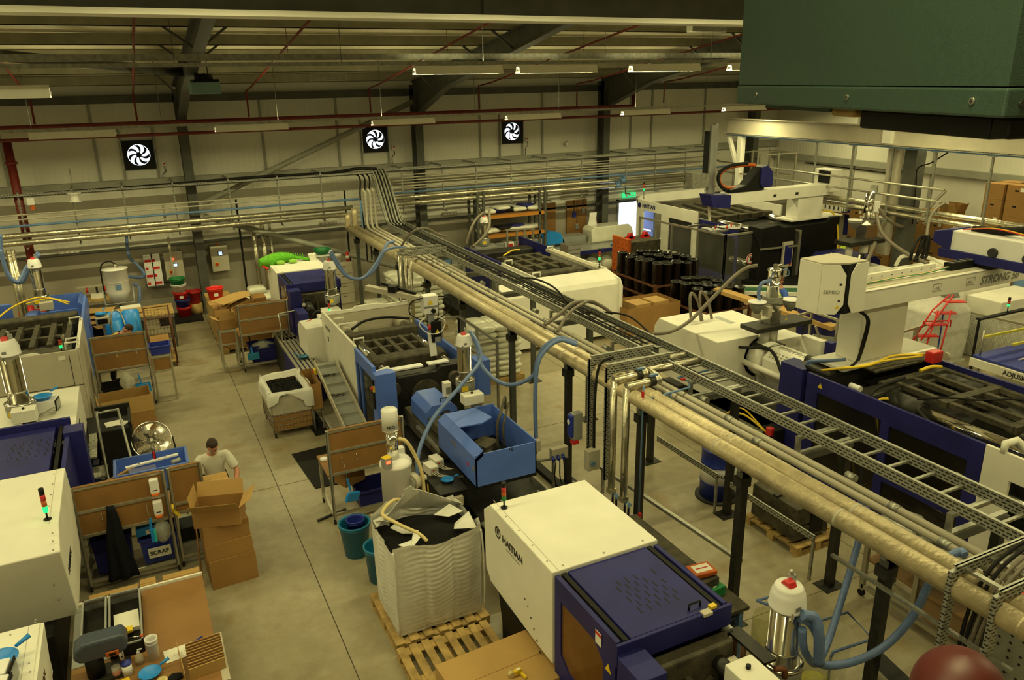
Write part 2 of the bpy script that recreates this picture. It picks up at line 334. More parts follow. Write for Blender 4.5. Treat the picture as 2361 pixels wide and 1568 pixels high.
# portal columns and rafters
def hbeam(m,p,q,w,d,t=.03,up=(0,0,1)):
    p=Vector(p);q=Vector(q);dr=(q-p).normalized();u=Vector(up); a=dr.cross(u).normalized(); bb=a.cross(dr)
    for s_ in(-1,1): m.bar(p+bb*s_*(d/2-t/2),q+bb*s_*(d/2-t/2),w,t,up)
    m.bar(p,q,t,d-2*t,up); return m
for i,x in enumerate((-5.45,1.73,8.9,16.13,23.3)):
    m=M(); hbeam(m,(x,25.35,0),(x,25.35,6.6),.26,.46,.03,(0,1,0))
    zt=lambda y: roofz(y)-.26
    # rafter with haunch: web as polygon, flanges as bars
    bot=[(25.1,5.72),(22.4,6.55),(15.2,7.83),(2,9.83)]; top=[(25.55,zt(25.55)),(2,zt(2))]
    bot[-1]=(2,zt(2)-.42)
    m.prism([bot[0],bot[1],bot[2],bot[3],top[1],top[0],(25.55,5.6)],'x',x-.015,x+.015)
    for a,b_ in zip(bot,bot[1:]): m.bar((x,a[0],a[1]),(x,b_[0],b_[1]),.24,.03)
    m.bar((x,25.5,zt(25.5)),(x,2,zt(2)),.24,.03)
    m.bar((x,2,zt(2)-.2),(x,YB+.1,roofz(YB)-.5),.24,.42)
    m.box(x-.2,25.0,0,x+.2,25.7,.03)
    for yy in(23.4,19.8,18.0,14.4): # fly braces
        for s_ in(-1,1): m.bar((x+s_*.05,yy,roofz(yy)-.66 if yy<22 else 6.4),(x+s_*.62,yy,roofz(yy)-.24),.05,.05)
    struct('trim_%d'%(60+i),m,'steel')
# side-wall columns
for i,y in enumerate((19.6,13.4,7.2)): 
    m=M(); hbeam(m,(24.75,y,0),(24.75,y,roofz(y)-.2),.24,.4,.03,(1,0,0)); struct('trim_%d'%(70+i),m,'grey')
# vertical sheeting rails on the back wall
for i,px in enumerate((0,217,607,780,1107,1250,1452,1500,1620)):
    c=PY(px,330,YW); struct('trim_%d'%(80+i),M().box(c.x-.035,YW-.04,4.12,c.x+.035,YW-.0,6.3),'grey')
for i,c in enumerate(fc):
    for s_ in(-1,1): struct('trim_%d'%(90+i*2+(s_>0)),M().box(c.x+s_*.45-.03,YW-.05,4.12,c.x+s_*.45+.03,YW,5.6),'grey')
for i,px in enumerate((1968,2058,2150)): 
    c=PX(px,400,XR); struct('trim_%d'%(100+i),M().box(XR-.05,c.y-.04,2.1,XR,c.y+.04,6.2),'grey')
# roof wind-bracing tubes
pb=[PY(450,472,25.0),PY(940,235,25.0)]
one('brace_tube','long grey diagonal wall brace tube between left and middle columns','brace',M().tube([(1.95,25.05,pb[0].z),(8.7,25.05,pb[1].z)],.085,12),'grey')
one('brace_tube','lower grey diagonal brace tube sloping down behind the green toy','brace',M().tube([(1.95,25.05,PY(470,500,25).z),(8.7,25.05,PY(905,640,25).z)],.085,12),'grey')
a=PY(0,128,18.6); b_=PY(440,168,22.5)
one('brace_tube','dark diagonal roof brace tube at top left','brace',M().tube([a,b_],.11,12),'steel')
# big beam across the hall near the camera
m=M(); z0=PY(1000,45,9).z; hbeam(m,(XL+.5,9,z0+.5),(XR-.5,9,z0+.5),.36,1.0,.035); 
m.box(4.03,8.95,z0,4.06,9.02,z0+1)
struct('trim_110',m,'steel'); struct('trim_111',M().box(XL+.5,8.8,z0-.012,XR-.5,9.2,z0-.002),'cream')  # cream strip under the steel flange: light on it put in as colour
tr(M().box(XL+.5,8.80,z0-.002,XR-.5,8.82,z0+.045),'cream')  # lit flange edge, also painted in as a cream strip
# ================================================================ CEILING SERVICES
# luminaire rows along x
def luminaire(x,y,z,L,label,grp,lit=True,power=0):
    t=T('batten_light',label,'ceiling light',(x,y,z),grp)
    M().prism([(y-.11,z-.115),(y-.10,z-.115),(y-.06,z),(y+.06,z),(y+.10,z-.115),(y+.11,z-.115),(y+.05,z+.035),(y-.05,z+.035)],'x',x-L/2,x+L/2).build('housing','cream',t)
    M().cyl((x-L/2+.04,y,z-.05),(x+L/2-.04,y,z-.05),.013,n=8).build('lamp_tube','tubel',t)
    M().box(x-L/2-.012,y-.02,z-.075,x-L/2+.03,y+.02,z-.045).box(x+L/2-.03,y-.02,z-.075,x+L/2+.012,y+.02,z-.045).each('lamp_holder','white',t)
    if power:
        l=area('lamp_uplight',(0,0,0),L*.8,.05,power*.16,(PI,0,0)); l.parent=t; l.location=(0,0,.12)
        l=area('lamp_glow',(0,0,0),L,.09,power); l.parent=t; l.location=(0,0,-.092)
for ri,(y,z,pw) in enumerate(ROWS):
    nm=['far row near the back wall','second row of the hall roof','near row over the foreground machines','row over the mezzanine'][ri]
    if ri<2:
        tg=T('cable_trunking','straight steel lighting trunking hung across the hall, %s'%nm,'trunking',(5,y,z+.05),'lighting trunking')
        M().box(XL+1,y-.03,z+.05,XR-1,y+.03,z+.11).build('channel','galv',tg)
        h=M()
        for q in range(-4,9): h.cyl((q*2.7+1,y,z+.1),(q*2.7+1,y,roofz(y)-.2),.006,n=6)
        h.each('suspension_wire','steel',tg)
        if ri==1:
            t2=one('cable_trunking','upper steel conduit hung just above the second lighting row','trunking',M().box(XL+1,y+.62,z+.16,XR-1,y+.70,z+.27),'galv','lighting trunking')
    n=0
    for q in range(-3,8):
        x=1.0+q*3.05
        if ri==0: x=3.05+q*3.95
        if ri==1: x=[-11,-8,-5,5.9,8.0,10.6,13.2,15.8,18.4,21,22.8][q+3]
        if not XL+1<x<XR-1.2: continue
        n+=1; luminaire(x,y,z,1.75,'lit tube batten, %s from the left in the %s'%(ORD[n-1],nm),'tube battens under the roof',True,pw)
lt=PY(38,210,11.5); luminaire(lt.x-.5,11.5,lt.z+.03,1.7,'bright lit batten light at the left edge under the roof','tube battens under the roof',True,40)
# sprinkler main + branches
yz=24.6; m=M(); a=PY(0,303,yz); b_=PY(1460,243,yz); rp=T('sprinkler_main','thick red sprinkler main running along the back wall','pipe',(a.x,yz,a.z))
zm=(a.z+b_.z)/2
M().tube([(XL+.5,yz,zm),(b_.x,yz,zm),(b_.x,yz,zm+.45)],.085,12).build('pipe_run','rpipe',rp)
M().tube([(XL+.5,yz-.1,zm-.28),(XR-.5,yz-.1,zm-.28)],.045,10).build('lower_pipe','rpipe',rp)
m=M()
for q in range(12): m.cyl((-5+q*1.9,yz,zm-.02),(-5+q*1.9,yz,zm+.02),.11,n=12)
m.each('pipe_coupling','rpipe',rp)
n=0
for (px,py,tx,ty) in[(318,288,303,42),(575,275,697,42),(855,262,1105,44),(1105,250,1440,50),(1330,243,1640,95),(1530,240,1705,150),(83,300,20,215)]:
    n+=1; c=PY(px,py,yz); zz=roofz(yz)-.55; x=c.x
    one('sprinkler_branch','thin red sprinkler branch rising from the main and up the roof slope, %s from left'%(ORD[n] if n<7 else ORD[0]),'pipe',M().tube([(x,yz,zm+.1),(x,yz,zz),(x,23.6,roofz(23.6)-.6),(x,10,roofz(10)-.62)],.026,8).cyl((x,18,roofz(18)-.74),(x,18,roofz(18)-.2),.006,n=6).cyl((x,14,roofz(14)-.84),(x,14,roofz(14)-.2),.006,n=6),'rpipe','sprinkler branches')
# vertical red riser bottom-left
one('sprinkler_riser','thick vertical red sprinkler riser pipe at far left of back wall','pipe',M().tube([(-2.62,24.75,.9),(-2.62,24.75,5.4)],.11,14).cyl((-2.62,24.75,4.8),(-2.62,24.75,4.86),.15).cyl((-2.62,24.75,2.2),(-2.62,24.75,2.26),.15),'rpipe')
# unit heater in far ceiling
t=T('ceiling_heater','small pale blue gas heater hung under the left rafter','heater',PY(468,205,20))
a=PY(436,190,20);b_=PY(506,216,20); M().box(a.x,19.6,b_.z,b_.x,20.4,a.z).build('casing',mat('pale_blue_enamel',(.16,.27,.27),.4),t,.02)
M().cyl((b_.x-.3,20,a.z),(b_.x-.3,20,a.z+.18),.2,n=16).box(a.x+.05,19.7,a.z,b_.x,20.3,a.z+.06).build('fan_unit','black',t); M().cyl((a.x+.2,20,a.z),(a.x+.2,20,roofz(20)-.2),.012).cyl((b_.x-.2,20,a.z),(b_.x-.2,20,roofz(20)-.2),.012).each('hanger_rod','steel',t)
for i,(px0,py0,px1,py1,lb) in enumerate([(715,168,797,186,'grey junction box on the second lighting row left of middle'),(1590,57,1668,75,'grey roof-mounted box beneath the big beam at right')]):
    a=PY(px0,py0,14.3);b_=PY(px1,py1,14.3); t=T('roof_box',lb,'electrical box',(a.x,14.3,b_.z)); M().box(a.x,14.2,b_.z,b_.x,14.4,a.z).build('casing','grey',t,.01); M().box(a.x+.05,14.19,b_.z+.02,b_.x-.05,14.2,b_.z+.07).build('cover_strip','galv',t)
# wall extract fans
def wallfan(c):
    t=T('wall_fan','square black extract fan at left of back wall, daylight through blades','fan',(c.x,YW-.1,c.z-.4),'wall extract fans')
    m=wall(M(),YW-.14,.06,c.x-.41,c.x+.41,c.z-.41,c.z+.41,[(c.x-.34,c.z-.34,c.x+.34,c.z+.34)])
    n=32 # ring plate between circle and square
    for i in range(n):
        a0,a1=2*PI*i/n,2*PI*(i+1)/n
        def sq(a): 
            k_=.345/max(abs(math.cos(a)),abs(math.sin(a))); return (c.x+k_*math.cos(a),c.z+k_*math.sin(a))
        q=[(c.x+.3*math.cos(a0),c.z+.3*math.sin(a0)),(c.x+.3*math.cos(a1),c.z+.3*math.sin(a1)),sq(a1),sq(a0)]
        m.prism(q,'y',YW-.14,YW-.11)
    m.build('mounting_plate','black',t)
    m=M(); m.cyl((c.x,YW-.17,c.z),(c.x,YW-.02,c.z),.075,n=20)
    m.build('hub','black',t)
    for b9 in range(7):
        a=2*PI*b9/7+.3; m=M()
        m.grid(lambda u,v:(c.x+(.06+.225*u)*math.cos(a+.55*u*u+(v-.5)*(.34+.08*u)),YW-.11+.05*(v-.5),c.z+(.06+.225*u)*math.sin(a+.55*u*u+(v-.5)*(.34+.08*u))),6,3)
        o=m.build('blade','black',t); sd=o.modifiers.new('s','SOLIDIFY'); sd.thickness=.006
    g=M(); 
    for k_ in range(3): g.bar((c.x+.06*math.cos(k_*2.094+.5),YW-.19,c.z+.06*math.sin(k_*2.094+.5)),(c.x+.36*math.cos(k_*2.094+.5),YW-.16,c.z+.36*math.sin(k_*2.094+.5)),.008)
    g.each('guard_strut','steel',t)
    for xx in(-.46,.43): M().box(c.x+xx,YW-.15,c.z-.44,c.x+xx+.03,YW-.02,c.z+.44).build('side_rail','galv',t)
    return t
f0=wallfan(fc[0])
dup(f0,Vector(f0.location)+Vector((fc[1].x-fc[0].x,0,fc[1].z-fc[0].z)),0,'square black extract fan in the middle of back wall beside the long brace')
dup(f0,Vector(f0.location)+Vector((fc[2].x-fc[0].x,0,fc[2].z-fc[0].z)),0,'square black extract fan right of the middle column, rightmost of three')
for i,c in enumerate(fc):
    t=T('isolator_switch','small switch with red knob beside the %s wall fan'%('left','middle','right')[i],'switch',(c.x+.62,YW-.08,c.z-.35),'fan isolators')
    M().box(c.x+.57,YW-.08,c.z-.36,c.x+.68,YW-.01,c.z-.22).build('casing','white',t,.01); M().cyl((c.x+.625,YW-.11,c.z-.28),(c.x+.625,YW-.08,c.z-.28),.03).build('knob','red',t); M().tube([(c.x+.62,YW-.05,c.z-.36),(c.x+.66,YW-.05,c.z-.5),(c.x+.56,YW-.05,c.z-.6),(c.x+.56,YW-.04,4.1)],.01,6,4).build('cable','rubber',t)
def beacon(x,y,z,label,h=.34,lit='g',pole=.1,r=.028,grp='stack lights on the machines'):
    t=T('stack_light',label,'signal light',(x,y,z),grp)
    M().cyl((x,y,z),(x,y,z+.012),r*1.5,n=14).cyl((x,y,z),(x,y,z+pole),.010,n=8).build('stem','black',t)
    q=(h-pole)/4; zz=z+pole
    for nm,mt in(('green_lens','eg' if lit in'gw' else 'green'),('amber_lens','orange'),('red_lens','red')):
        if lit=='w' and nm=='green_lens': M().cyl((x,y,zz),(x,y,zz+q*.95),r,n=14).build('white_lens','ew',t); zz+=q
        M().cyl((x,y,zz),(x,y,zz+q*.95),r,n=14).build(nm,mt,t); zz+=q
    M().cyl((x,y,zz),(x,y,zz+q),r,n=14).build('cap','black',t)
    return t
def loader(x,y,z,label,R=.14,H=.55,hood='red',grp='vacuum hopper loaders',bowl=True,base=True):
    t=T('hopper_loader',label,'hopper loader',(x,y,z),grp)
    zb=z+(.28 if bowl else 0)
    if bowl:
        M().lathe((x,y,z),[(R*.55,0),(R*1.35,.06),(R*1.4,.24),(R*1.25,.28)],24).build('bowl','tbar',t)
        M().lathe((x,y,zb-.03),[(R*1.42,0),(R*1.42,.03),(R*1.1,.035)],24).build('bowl_flange','ss',t)
        M().cb((x-R*.6,y-R*1.36,z+.1),.12,.01,.09).build('warning_plate','yellow',t)
    M().lathe((x,y,zb),[(R,0),(R,H*.22),(R*1.06,H*.22),(R*1.06,H*.25),(R,H*.25),(R,H)],28).build('cylinder','chrome',t)
    hh=R*1.55
    M().lathe((x,y,zb+H),[(R*1.17,0),(R*1.2,hh*.06),(R*1.14,hh*.10),(R*1.12,hh*.5),(R*1.06,hh*.56),(R*1.05,hh*.68),(R*.98,hh*.72),(R*.92,hh*.9),(R*.8,hh),(0,hh)],28).build('head','white',t)
    if hood: M().prism([(y-R*.45,zb+H+hh),(y-R*.25,zb+H+hh+R*.33),(y+R*.2,zb+H+hh+R*.33),(y+R*.42,zb+H+hh)],'x',x-R*.35,x+R*.25).build('alarm_lens',hood,t,.006)
    M().cb((x+R*.45,y+R*.25,zb+H+hh*.98),R*.42,R*.42,R*.5).cyl((x+R*.4,y+R*.2,zb+H+hh+R*.45),(x+R*.25,y+R*.2,zb+H+hh+R*.85),R*.13).build('filter_valve','tbar',t,.005)
    M().cb((x-R*.2,y-R*1.13,zb+H+hh*.22),R*.4,.006,R*.28).build('printed_label','inkg',t)
    for k_ in(0,2.1,4.2): M().cb((x+R*1.13*math.cos(k_),y+R*1.13*math.sin(k_),zb+H-.05),.02,.02,.08,k_).build('clamp','ss',t)
    t['_top']=zb+H+hh; return t
def haitian(nm,label,X0,X1,Y0,Y1,zt,poly,text_=True,navy=1.25,side_logo=True,slots=True):
    # poly: side outline (y,z) of the cream cover; the navy guard continues toward the camera from Y0
    t=T(nm,label,'machine',((X0+X1)/2,Y0,0),'injection moulding machines')
    M().prism(poly,'x',X0,X1).build('rear_cover','cream',t,.012)
    m=M()
    for f in(.12,.5,.88):
        for yy in(Y0+.06,Y1-.08): m.cyl((X0+(X1-X0)*f,yy,zt),(X0+(X1-X0)*f,yy,zt+.006),.012,n=8)
    for f in range(5): m.cyl((X0+.05,Y0+.2+f*(Y1-Y0-.3)/4,zt),(X0+.05,Y0+.2+f*(Y1-Y0-.3)/4,zt+.006),.009,n=8)
    m.each('screw','grey',t)
    M().box(X0+.075,Y0+.01,zt,X0+.08,Y1-.02,zt+.003).build('panel_seam','beige',t)
    if text_:
        text('HAITIAN',.125,'ink',t,(X0-.002,Y1-.42,zt-.31),(0,-1,0),(0,0,1),sx=1.05,bold=True)
        lg=M(); cy,cz=Y1-.30,zt-.26
        lg.add([(X0-.003,cy+.075*math.cos(a),cz+.075*math.sin(a)) for a in[i*PI/8 for i in range(16)]]+[(X0-.003,cy+.052*math.cos(a),cz+.052*math.sin(a)) for a in[i*PI/8 for i in range(16)]],[(i,(i+1)%16,16+(i+1)%16,16+i) for i in range(16)])
        lg.cb((X0-.002,cy,cz-.02),.004,.05,.06)
        lg.build('emblem','ink',t)
        M().box(X0-.003,Y1-.86,zt-.36,X0-.001,Y1-.52,zt-.35).build('slogan_line','inkg',t)
        m=M()
        for i in range(8): 
            m.cyl((X0-.003,Y0+.62-i*.07,zt-.72-.10*max(0,i-.5)+.006*i*i*0),(X0+.001,Y0+.62-i*.07,zt-.72-.10*max(0,i-.5)),.011+.001*i,n=10)
        m.each('vent_hole','black',t)
    # base frame of the machine under the cover
    M().box(X0+.14,Y0-navy-1.0,.02,X1-.14,Y1-.05,.62).build('machine_bed','black',t,.01)
    # navy guard
    yn=Y0-navy; fr=.09
    m=M(); m.box(X0+.02,yn,.55,X0+.07,Y0-.02,.98).box(X0+.02,yn,1.74,X0+.07,Y0-.02,zt-.03).box(X0+.02,yn,.98,X0+.07,yn+.2,1.74).box(X0+.02,Y0-.14,.98,X0+.07,Y0-.02,1.74)
    m.prism([(Y0-.14,.98),(Y0-.14,1.1),(Y0-.30,.98)],'x',X0+.02,X0+.07).prism([(yn+.2,1.74),(yn+.36,1.74),(yn+.2,1.6)],'x',X0+.02,X0+.07)
    m.build('side_guard','navy',t)
    M().box(X0+.035,yn+.18,.96,X0+.045,Y0-.12,1.76).build('guard_window','amber',t)
    M().box(X1-.07,yn,.55,X1-.02,Y0-.02,zt-.03).build('side_guard','navy',t,.006)
    for x in(X0+.10,X1-.15): M().box(x,yn,zt-.08,x+.05,Y0-.01,zt-.035).build('guide_rail','rubber',t)
    lid=M().box(X0+.17,yn-.01,zt-.09,X1-.17,Y0-.01,zt-.03).build('top_guard','navy',t,.006)
    if slots:
        m=M(); cx=(X0+X1)/2+.03; cy=yn+.5
        for r in range(6):
            for c in range(5):
                if (r+c)%9==8: continue
                m.cb((cx+(c-2)*.105+(r%2)*.05,cy+(r-2.5)*.088,zt-.0305),.014,.085,.002,0)
        m.each('vent_slot','black',lid)
    M().tube([(cxh:=X1-.42,yn+.07,zt-.03),(cxh,yn+.07,zt+.03),(cxh+.13,yn+.07,zt+.03),(cxh+.13,yn+.07,zt-.03)],.010,8).build('handle','rubber',lid)
    M().box(X0,yn-.05,zt-.26,X1,yn-.012,zt-.03).build('front_rail','navy',t,.006)
    M().prism([(X0-.01,yn-.09),(X0+.02,yn-.03),(X0+.24,yn-.03),(X0+.27,yn-.09),(X0+.27,yn-.42),(X0-.01,yn-.42)],'z',.55,zt-.12).build('corner_post','navy',t,.006)
    warn(t,(X0+.018,yn+.11,1.62),.10,(0,-1,0),(0,0,1)); label_plate(t,'warning_label',(X0+.016,yn+.28,1.82),.10,.14,(0,-1,0),(0,0,1),'paper')
    label_plate(t,'warning_label',(X0+.014,yn+.28,1.865),.10,.035,(0,-1,0),(0,0,1),'red')
    return t,yn
def clampend(t,X0,X1,Ya,Yb,zt,seedmotor=True):
    # cast platen with ribs, tie bar ends, toggle and motor box visible behind the navy guard, toward camera
    xc=(X0+X1)/2
    M().box(X0+.12,Ya-.16,.35,X1-.1,Ya,zt-.28).build('platen','iron',t,.02)
    for sx in(X0+.28,X1-.28):
        for z in(.65,zt-.45): M().cyl((sx,Ya-.34,z),(sx,Ya-.1,z),.075,n=18).build('tie_bar_nut','dark',t); M().cyl((sx,Ya-.5,z),(sx,Ya-.3,z),.045,n=16).build('tie_bar','chrome',t)
    m=M()
    for i in range(5):
        a=i*PI/4; m.bar((xc,Ya-.2,1.15),(xc+.42*math.cos(a),Ya-.2,1.15+.38*math.sin(a)),.05,.1)
    m.each('casting_rib','iron',t)
    M().cyl((xc,Ya-.3,1.15),(xc,Ya-.16,1.15),.17,n=24).build('ejector_housing','dark',t)
    M().tube([(xc-.35,Ya-.25,.8),(xc-.1,Ya-.45,1.1),(xc+.2,Ya-.35,1.25),(xc+.35,Ya-.22,.9)],.018,8,5).build('hydraulic_hose','rubber',t)
    if seedmotor:
        for x in(X0+.33,X1-.2): M().box(x-.1,Ya-.42,zt-.62,x+.06,Ya-.2,zt-.42).build('servo_motor','dark',t,.008); M().box(x-.11,Ya-.43,zt-.42,x+.07,Ya-.2,zt-.405).build('motor_plate','beige',t)
def backboard(nm,label,x0,x1,y,zt,zb=.95,zmid=1.28,depth=.8,cat_='workbench',bins=True,grp='packing workstations'):
    # aluminium profile packing bench: tall board frame with two fibreboard panels, leg frame behind it
    t=T(nm,label,cat_,((x0+x1)/2,y,0),grp); w=.045
    for x in(x0,x1-w): M().box(x,y-w/2,.09,x+w,y+w/2,zt).build('upright_post','alu',t,.004); M().box(x-.002,y-w/2-.001,.1,x+w*.35,y-w/2+.004,zt).build('post_groove','steel',t)
    for z in(zt-w,zmid,zb-w): M().box(x0+w,y-w/2,z,x1-w,y+w/2,z+w).build('cross_rail','alu',t,.004)
    M().box(x0+w,y-w/2,.14,x1-w,y+w/2,.14+w).build('cross_rail','alu',t,.004)
    M().box(x0+w,y-.006,zmid+w,x1-w,y+.006,zt-w).build('back_panel','ply',t)
    M().box(x0+w,y-.006,zb,x1-w,y+.006,zmid).build('back_panel','ply',t)
    M().box(x0+w,y-w/2-.004,zt-.006,x1-w,y+w/2+.004,zt+.004).build('top_strip','ply',t)
    for x in(x0,x1-w): M().box(x,y+depth-w,.09,x+w,y+depth,zb-.05).build('leg','alu',t,.004); M().box(x,y+w/2,zb-.12,x+w,y+depth-w,zb-.12+w).build('side_rail','alu',t); M().box(x,y+w/2,.14,x+w,y+depth-w,.14+w).build('side_rail','alu',t)
    M().box(x0-.02,y+w/2+.005,zb-.07,x1+.02,y+depth+.02,zb-.045).build('worktop','ply',t,.004)
    for x in(x0+.02,x1-.02):
        for yy in(y,y+depth-.02): M().cyl((x-.014,yy,.045),(x+.014,yy,.045),.045,n=14).build('castor','rubber',t)
    return t
def hook(t,x,y,z): M().tube([(x,y,z+.08),(x,y-.012,z),(x,y-.05,z-.015),(x,y-.055,z+.02)],.006,6,3).build('hook','chrome',t)
def pallet(label,x0,y0,x1,y1,z=0,nb=7,grp='wooden pallets',along='y'):
    t=T('wooden_pallet',label,'pallet',((x0+x1)/2,(y0+y1)/2,z),grp)
    W=(x1-x0) if along=='y' else (y1-y0); s_=W/(nb+(nb-1)*.55)
    for i in range(nb):
        a=i*s_*1.55
        if along=='y': M().box(x0+a,y0,z+.12,x0+a+s_,y1,z+.142).build('deck_board','wood',t,.003)
        else: M().box(x0,y0+a,z+.12,x1,y0+a+s_,z+.142).build('deck_board','wood',t,.003)
    for f in(0,.44,.88):
        if along=='y':
            yy=y0+(y1-y0)*f; M().box(x0,yy,z+.098,x1,yy+(y1-y0)*.11,z+.12).build('stringer_board','wood',t)
            for g in(0,.44,.88): M().box(x0+(x1-x0)*g,yy,z+.02,x0+(x1-x0)*(g+.12),yy+(y1-y0)*.11,z+.098).build('block','wood',t)
            M().box(x0+(x1-x0)*f,y0,z+.0,x0+(x1-x0)*(f+.1),y1,z+.02).build('bottom_board','wood',t)
        else:
            xx=x0+(x1-x0)*f; M().box(xx,y0,z+.098,xx+(x1-x0)*.11,y1,z+.12).build('stringer_board','wood',t)
            for g in(0,.44,.88): M().box(xx,y0+(y1-y0)*g,z+.02,xx+(x1-x0)*.11,y0+(y1-y0)*(g+.12),z+.098).build('block','wood',t)
            M().box(x0,y0+(y1-y0)*f,z+.0,x1,y0+(y1-y0)*(f+.1),z+.02).build('bottom_board','wood',t)
    return t
def cbox(label,c,sx,sy,sz,rz=0,flaps=None,mt='card',grp=None,lab=False,slot=False,open_=False,cat_='cardboard box',nm='cardboard_box',left=None):
    # closed or open carton; c = base centre
    c=Vector(c); t=T(nm,label,cat_,c,grp)
    R=Matrix.Rotation(rz,3,'Z')
    def W(p): return c+R@Vector(p)
    th=.006
    def rb(x0,y0,z0,x1,y1,z1,name,mt_=None):
        m=M().box(x0,y0,z0,x1,y1,z1); m.v=[W(v) for v in m.v]; return m.build(name,mt_ or mt,t)
    if not(open_): 
        o=rb(-sx/2,-sy/2,0,sx/2,sy/2,sz,'carton'); 
        rb(-sx/2,-.003,sz,sx/2,.003,sz+.002,'top_seam','ply')
    else:
        m=M().box(-sx/2,-sy/2,0,sx/2,sy/2,th).box(-sx/2,-sy/2,th,-sx/2+th,sy/2,sz).box(sx/2-th,-sy/2,th,sx/2,sy/2,sz).box(-sx/2+th,-sy/2,th,sx/2-th,-sy/2+th,sz).box(-sx/2+th,sy/2-th,th,sx/2-th,sy/2,sz)
        m.v=[W(v) for v in m.v]; m.build('carton',mt,t)
        fl=flaps if flaps is not None else {'x-':1.9,'x+':2.0,'y-':2.3,'y+':1.6}
        for k_,a in fl.items():
            L=min(sx,sy)*.5; ca,sa=math.cos(a-PI/2),math.sin(a-PI/2)  # a: angle from inside-horizontal
            # a=PI/2 upright, a>PI/2 leaning outwards
            ox,oz=math.sin(a-PI/2)*L,math.cos(a-PI/2)*L; sg=1 if k_[1]=='+' else -1
            if k_[0]=='x': x=sg*sx/2; q=[(x,-sy/2,sz),(x,sy/2,sz),(x+sg*ox,sy/2,sz+oz),(x+sg*ox,-sy/2,sz+oz)]
            else: y=sg*sy/2; q=[(-sx/2,y,sz),(sx/2,y,sz),(sx/2,y+sg*ox,sz+oz),(-sx/2,y+sg*ox,sz+oz)]
            q=[W(p) for p in q]; n=(q[1]-q[0]).cross(q[2]-q[0]).normalized()*.004
            M().add(q+[p+n for p in q],[(3,2,1,0),(4,5,6,7),(0,1,5,4),(1,2,6,5),(2,3,7,6),(3,0,4,7)]).build('flap','card2' if mt=='card' else mt,t)
    if left is not None:
        if left!=1: rb(-sx/2-.002,-sy*.1,sz*.6,-sx/2,sy*.1,sz*.7,'hand_slot','black')
        if left in(0,2): rb(-sx/2-.003,-sy*.38,sz*.62,-sx/2,-sy*.18,sz*.86,'box_label','paper')
    if lab: rb(-sx*.42,-sy/2-.002,sz*.62,-sx*.22,-sy/2,sz*.86,'box_label','paper')
    if slot: rb(-.05,-sy/2-.002,sz*.6,.05,-sy/2,sz*.68,'hand_slot','black')
    return t
def sack(nm,label,c,sx,sy,sz,mt='film',grp=None,rz=0,cat_='sack',seed=0):
    c=Vector(c); rnd=random.Random(seed); a,b_,d=[rnd.uniform(.5,3) for _ in range(3)]
    R=Matrix.Rotation(rz,3,'Z')
    def fn(u,v):
        # superellipsoid pillow
        t=(u-.5)*PI; f=v*2*PI
        def sp(x,e): return math.copysign(abs(x)**e,x)
        x=sp(math.cos(t),.35)*sp(math.cos(f),.3); y=sp(math.cos(t),.35)*sp(math.sin(f),.3); z=sp(math.sin(t),.75)
        k_=1+.05*math.sin(a*3*x+b_*2*y)+.03*math.sin(7*x*d)
        zz=z*(.82+.18*math.cos(x*1.3)*math.cos(y*1.2))*k_
        return c+R@Vector((x*sx/2,y*sy/2,sz/2+zz*sz/2))
    return one(nm,label,cat_,M().grid(fn,12,20),mt,grp)
def bucket(label,c,r0,r1,h,mt,grp=None,nm='bucket',cat_='bucket',lab=False,n=28):
    c=Vector(c); t=T(nm,label,cat_,c,grp)
    M().lathe(c,[(r0*.2,0),(r0,0),(r1,h-.03),(r1*1.06,h-.03),(r1*1.07,h),(r1*.97,h),(r1*.96,h-.04),(r0*.95,.012),(0,.012)],n).build('body',mt,t)
    M().lathe(c+Vector((0,0,h-.06)),[(r1*1.0,0),(r1*1.03,.005),(r1*1.03,.015),(r1*1.0,.02)],n,cap=False).build('rim_band',mt,t)
    if lab: M().cb(c+Vector((0,-r1*1.01,h*.4)),r1*.5,.01,h*.25).build('paper_label','paper',t)
    return t
def pan(label,c,r,mt='cyan',ang=0,grp='blue plastic scoops'):
    c=Vector(c); t=T('plastic_pan',label,'pan',c,grp)
    M().lathe(c,[(0,0),(r*.7,0),(r,r*.42),(r*1.05,r*.43),(r*.97,r*.40),(r*.68,.012),(0,.012)],24).build('bowl',mt,t)
    d=Vector((math.cos(ang),math.sin(ang),.25)); M().tube([c+Vector((0,0,r*.4))+d*r*.98,c+Vector((0,0,r*.4))+d*r*1.9],r*.13,8,rr=lambda u:.8+.5*u).build('handle',mt,t)
    return t
FX0,FX1=3.25,4.54
polyF=[(7.40,2.0),(7.6,1.84),(7.58,1.06),(7.45,.92),(6.94,.90),(6.34,.88),(5.9,.88),(5.9,2.0)]
tF,yn=haitian('moulding_machine','large cream and navy injection moulding machine in right foreground behind big white bag',FX0,FX1,5.9,7.5,2.0,polyF,navy=1.13)
clampend(tF,FX0,FX1,yn-.06,3.5,2.0)
M().prism([(FX0+.50,1.40),(FX0+.56,1.48),(FX0+.80,1.48),(FX0+.86,1.40),(FX0+.86,1.12),(FX0+.50,1.12)],'y',yn-.95,yn-.42).build('gearbox_cover','navy',tF,.01)
M().cyl((FX0+.70,yn-.65,1.48),(FX0+.70,yn-.65,1.50),.03).build('cover_bolt','galv',tF)
M().cyl((FX0+.95,yn-.4,1.45),(FX0+.95,yn-.45,1.48),.035).build('red_cap','red',tF)
M().cb((FX1-.30,yn-.035,1.955),.10,.07,.03).build('latch','beige',tF); M().cb((FX1-.20,yn+.0,1.95),.07,.05,.05).build('interlock_switch','yellow',tF)
t=T('flow_meter_bank','grey bracketed bank of clear water flow tubes beside the navy machine','flow meter',(4.57,4.45,1.28))
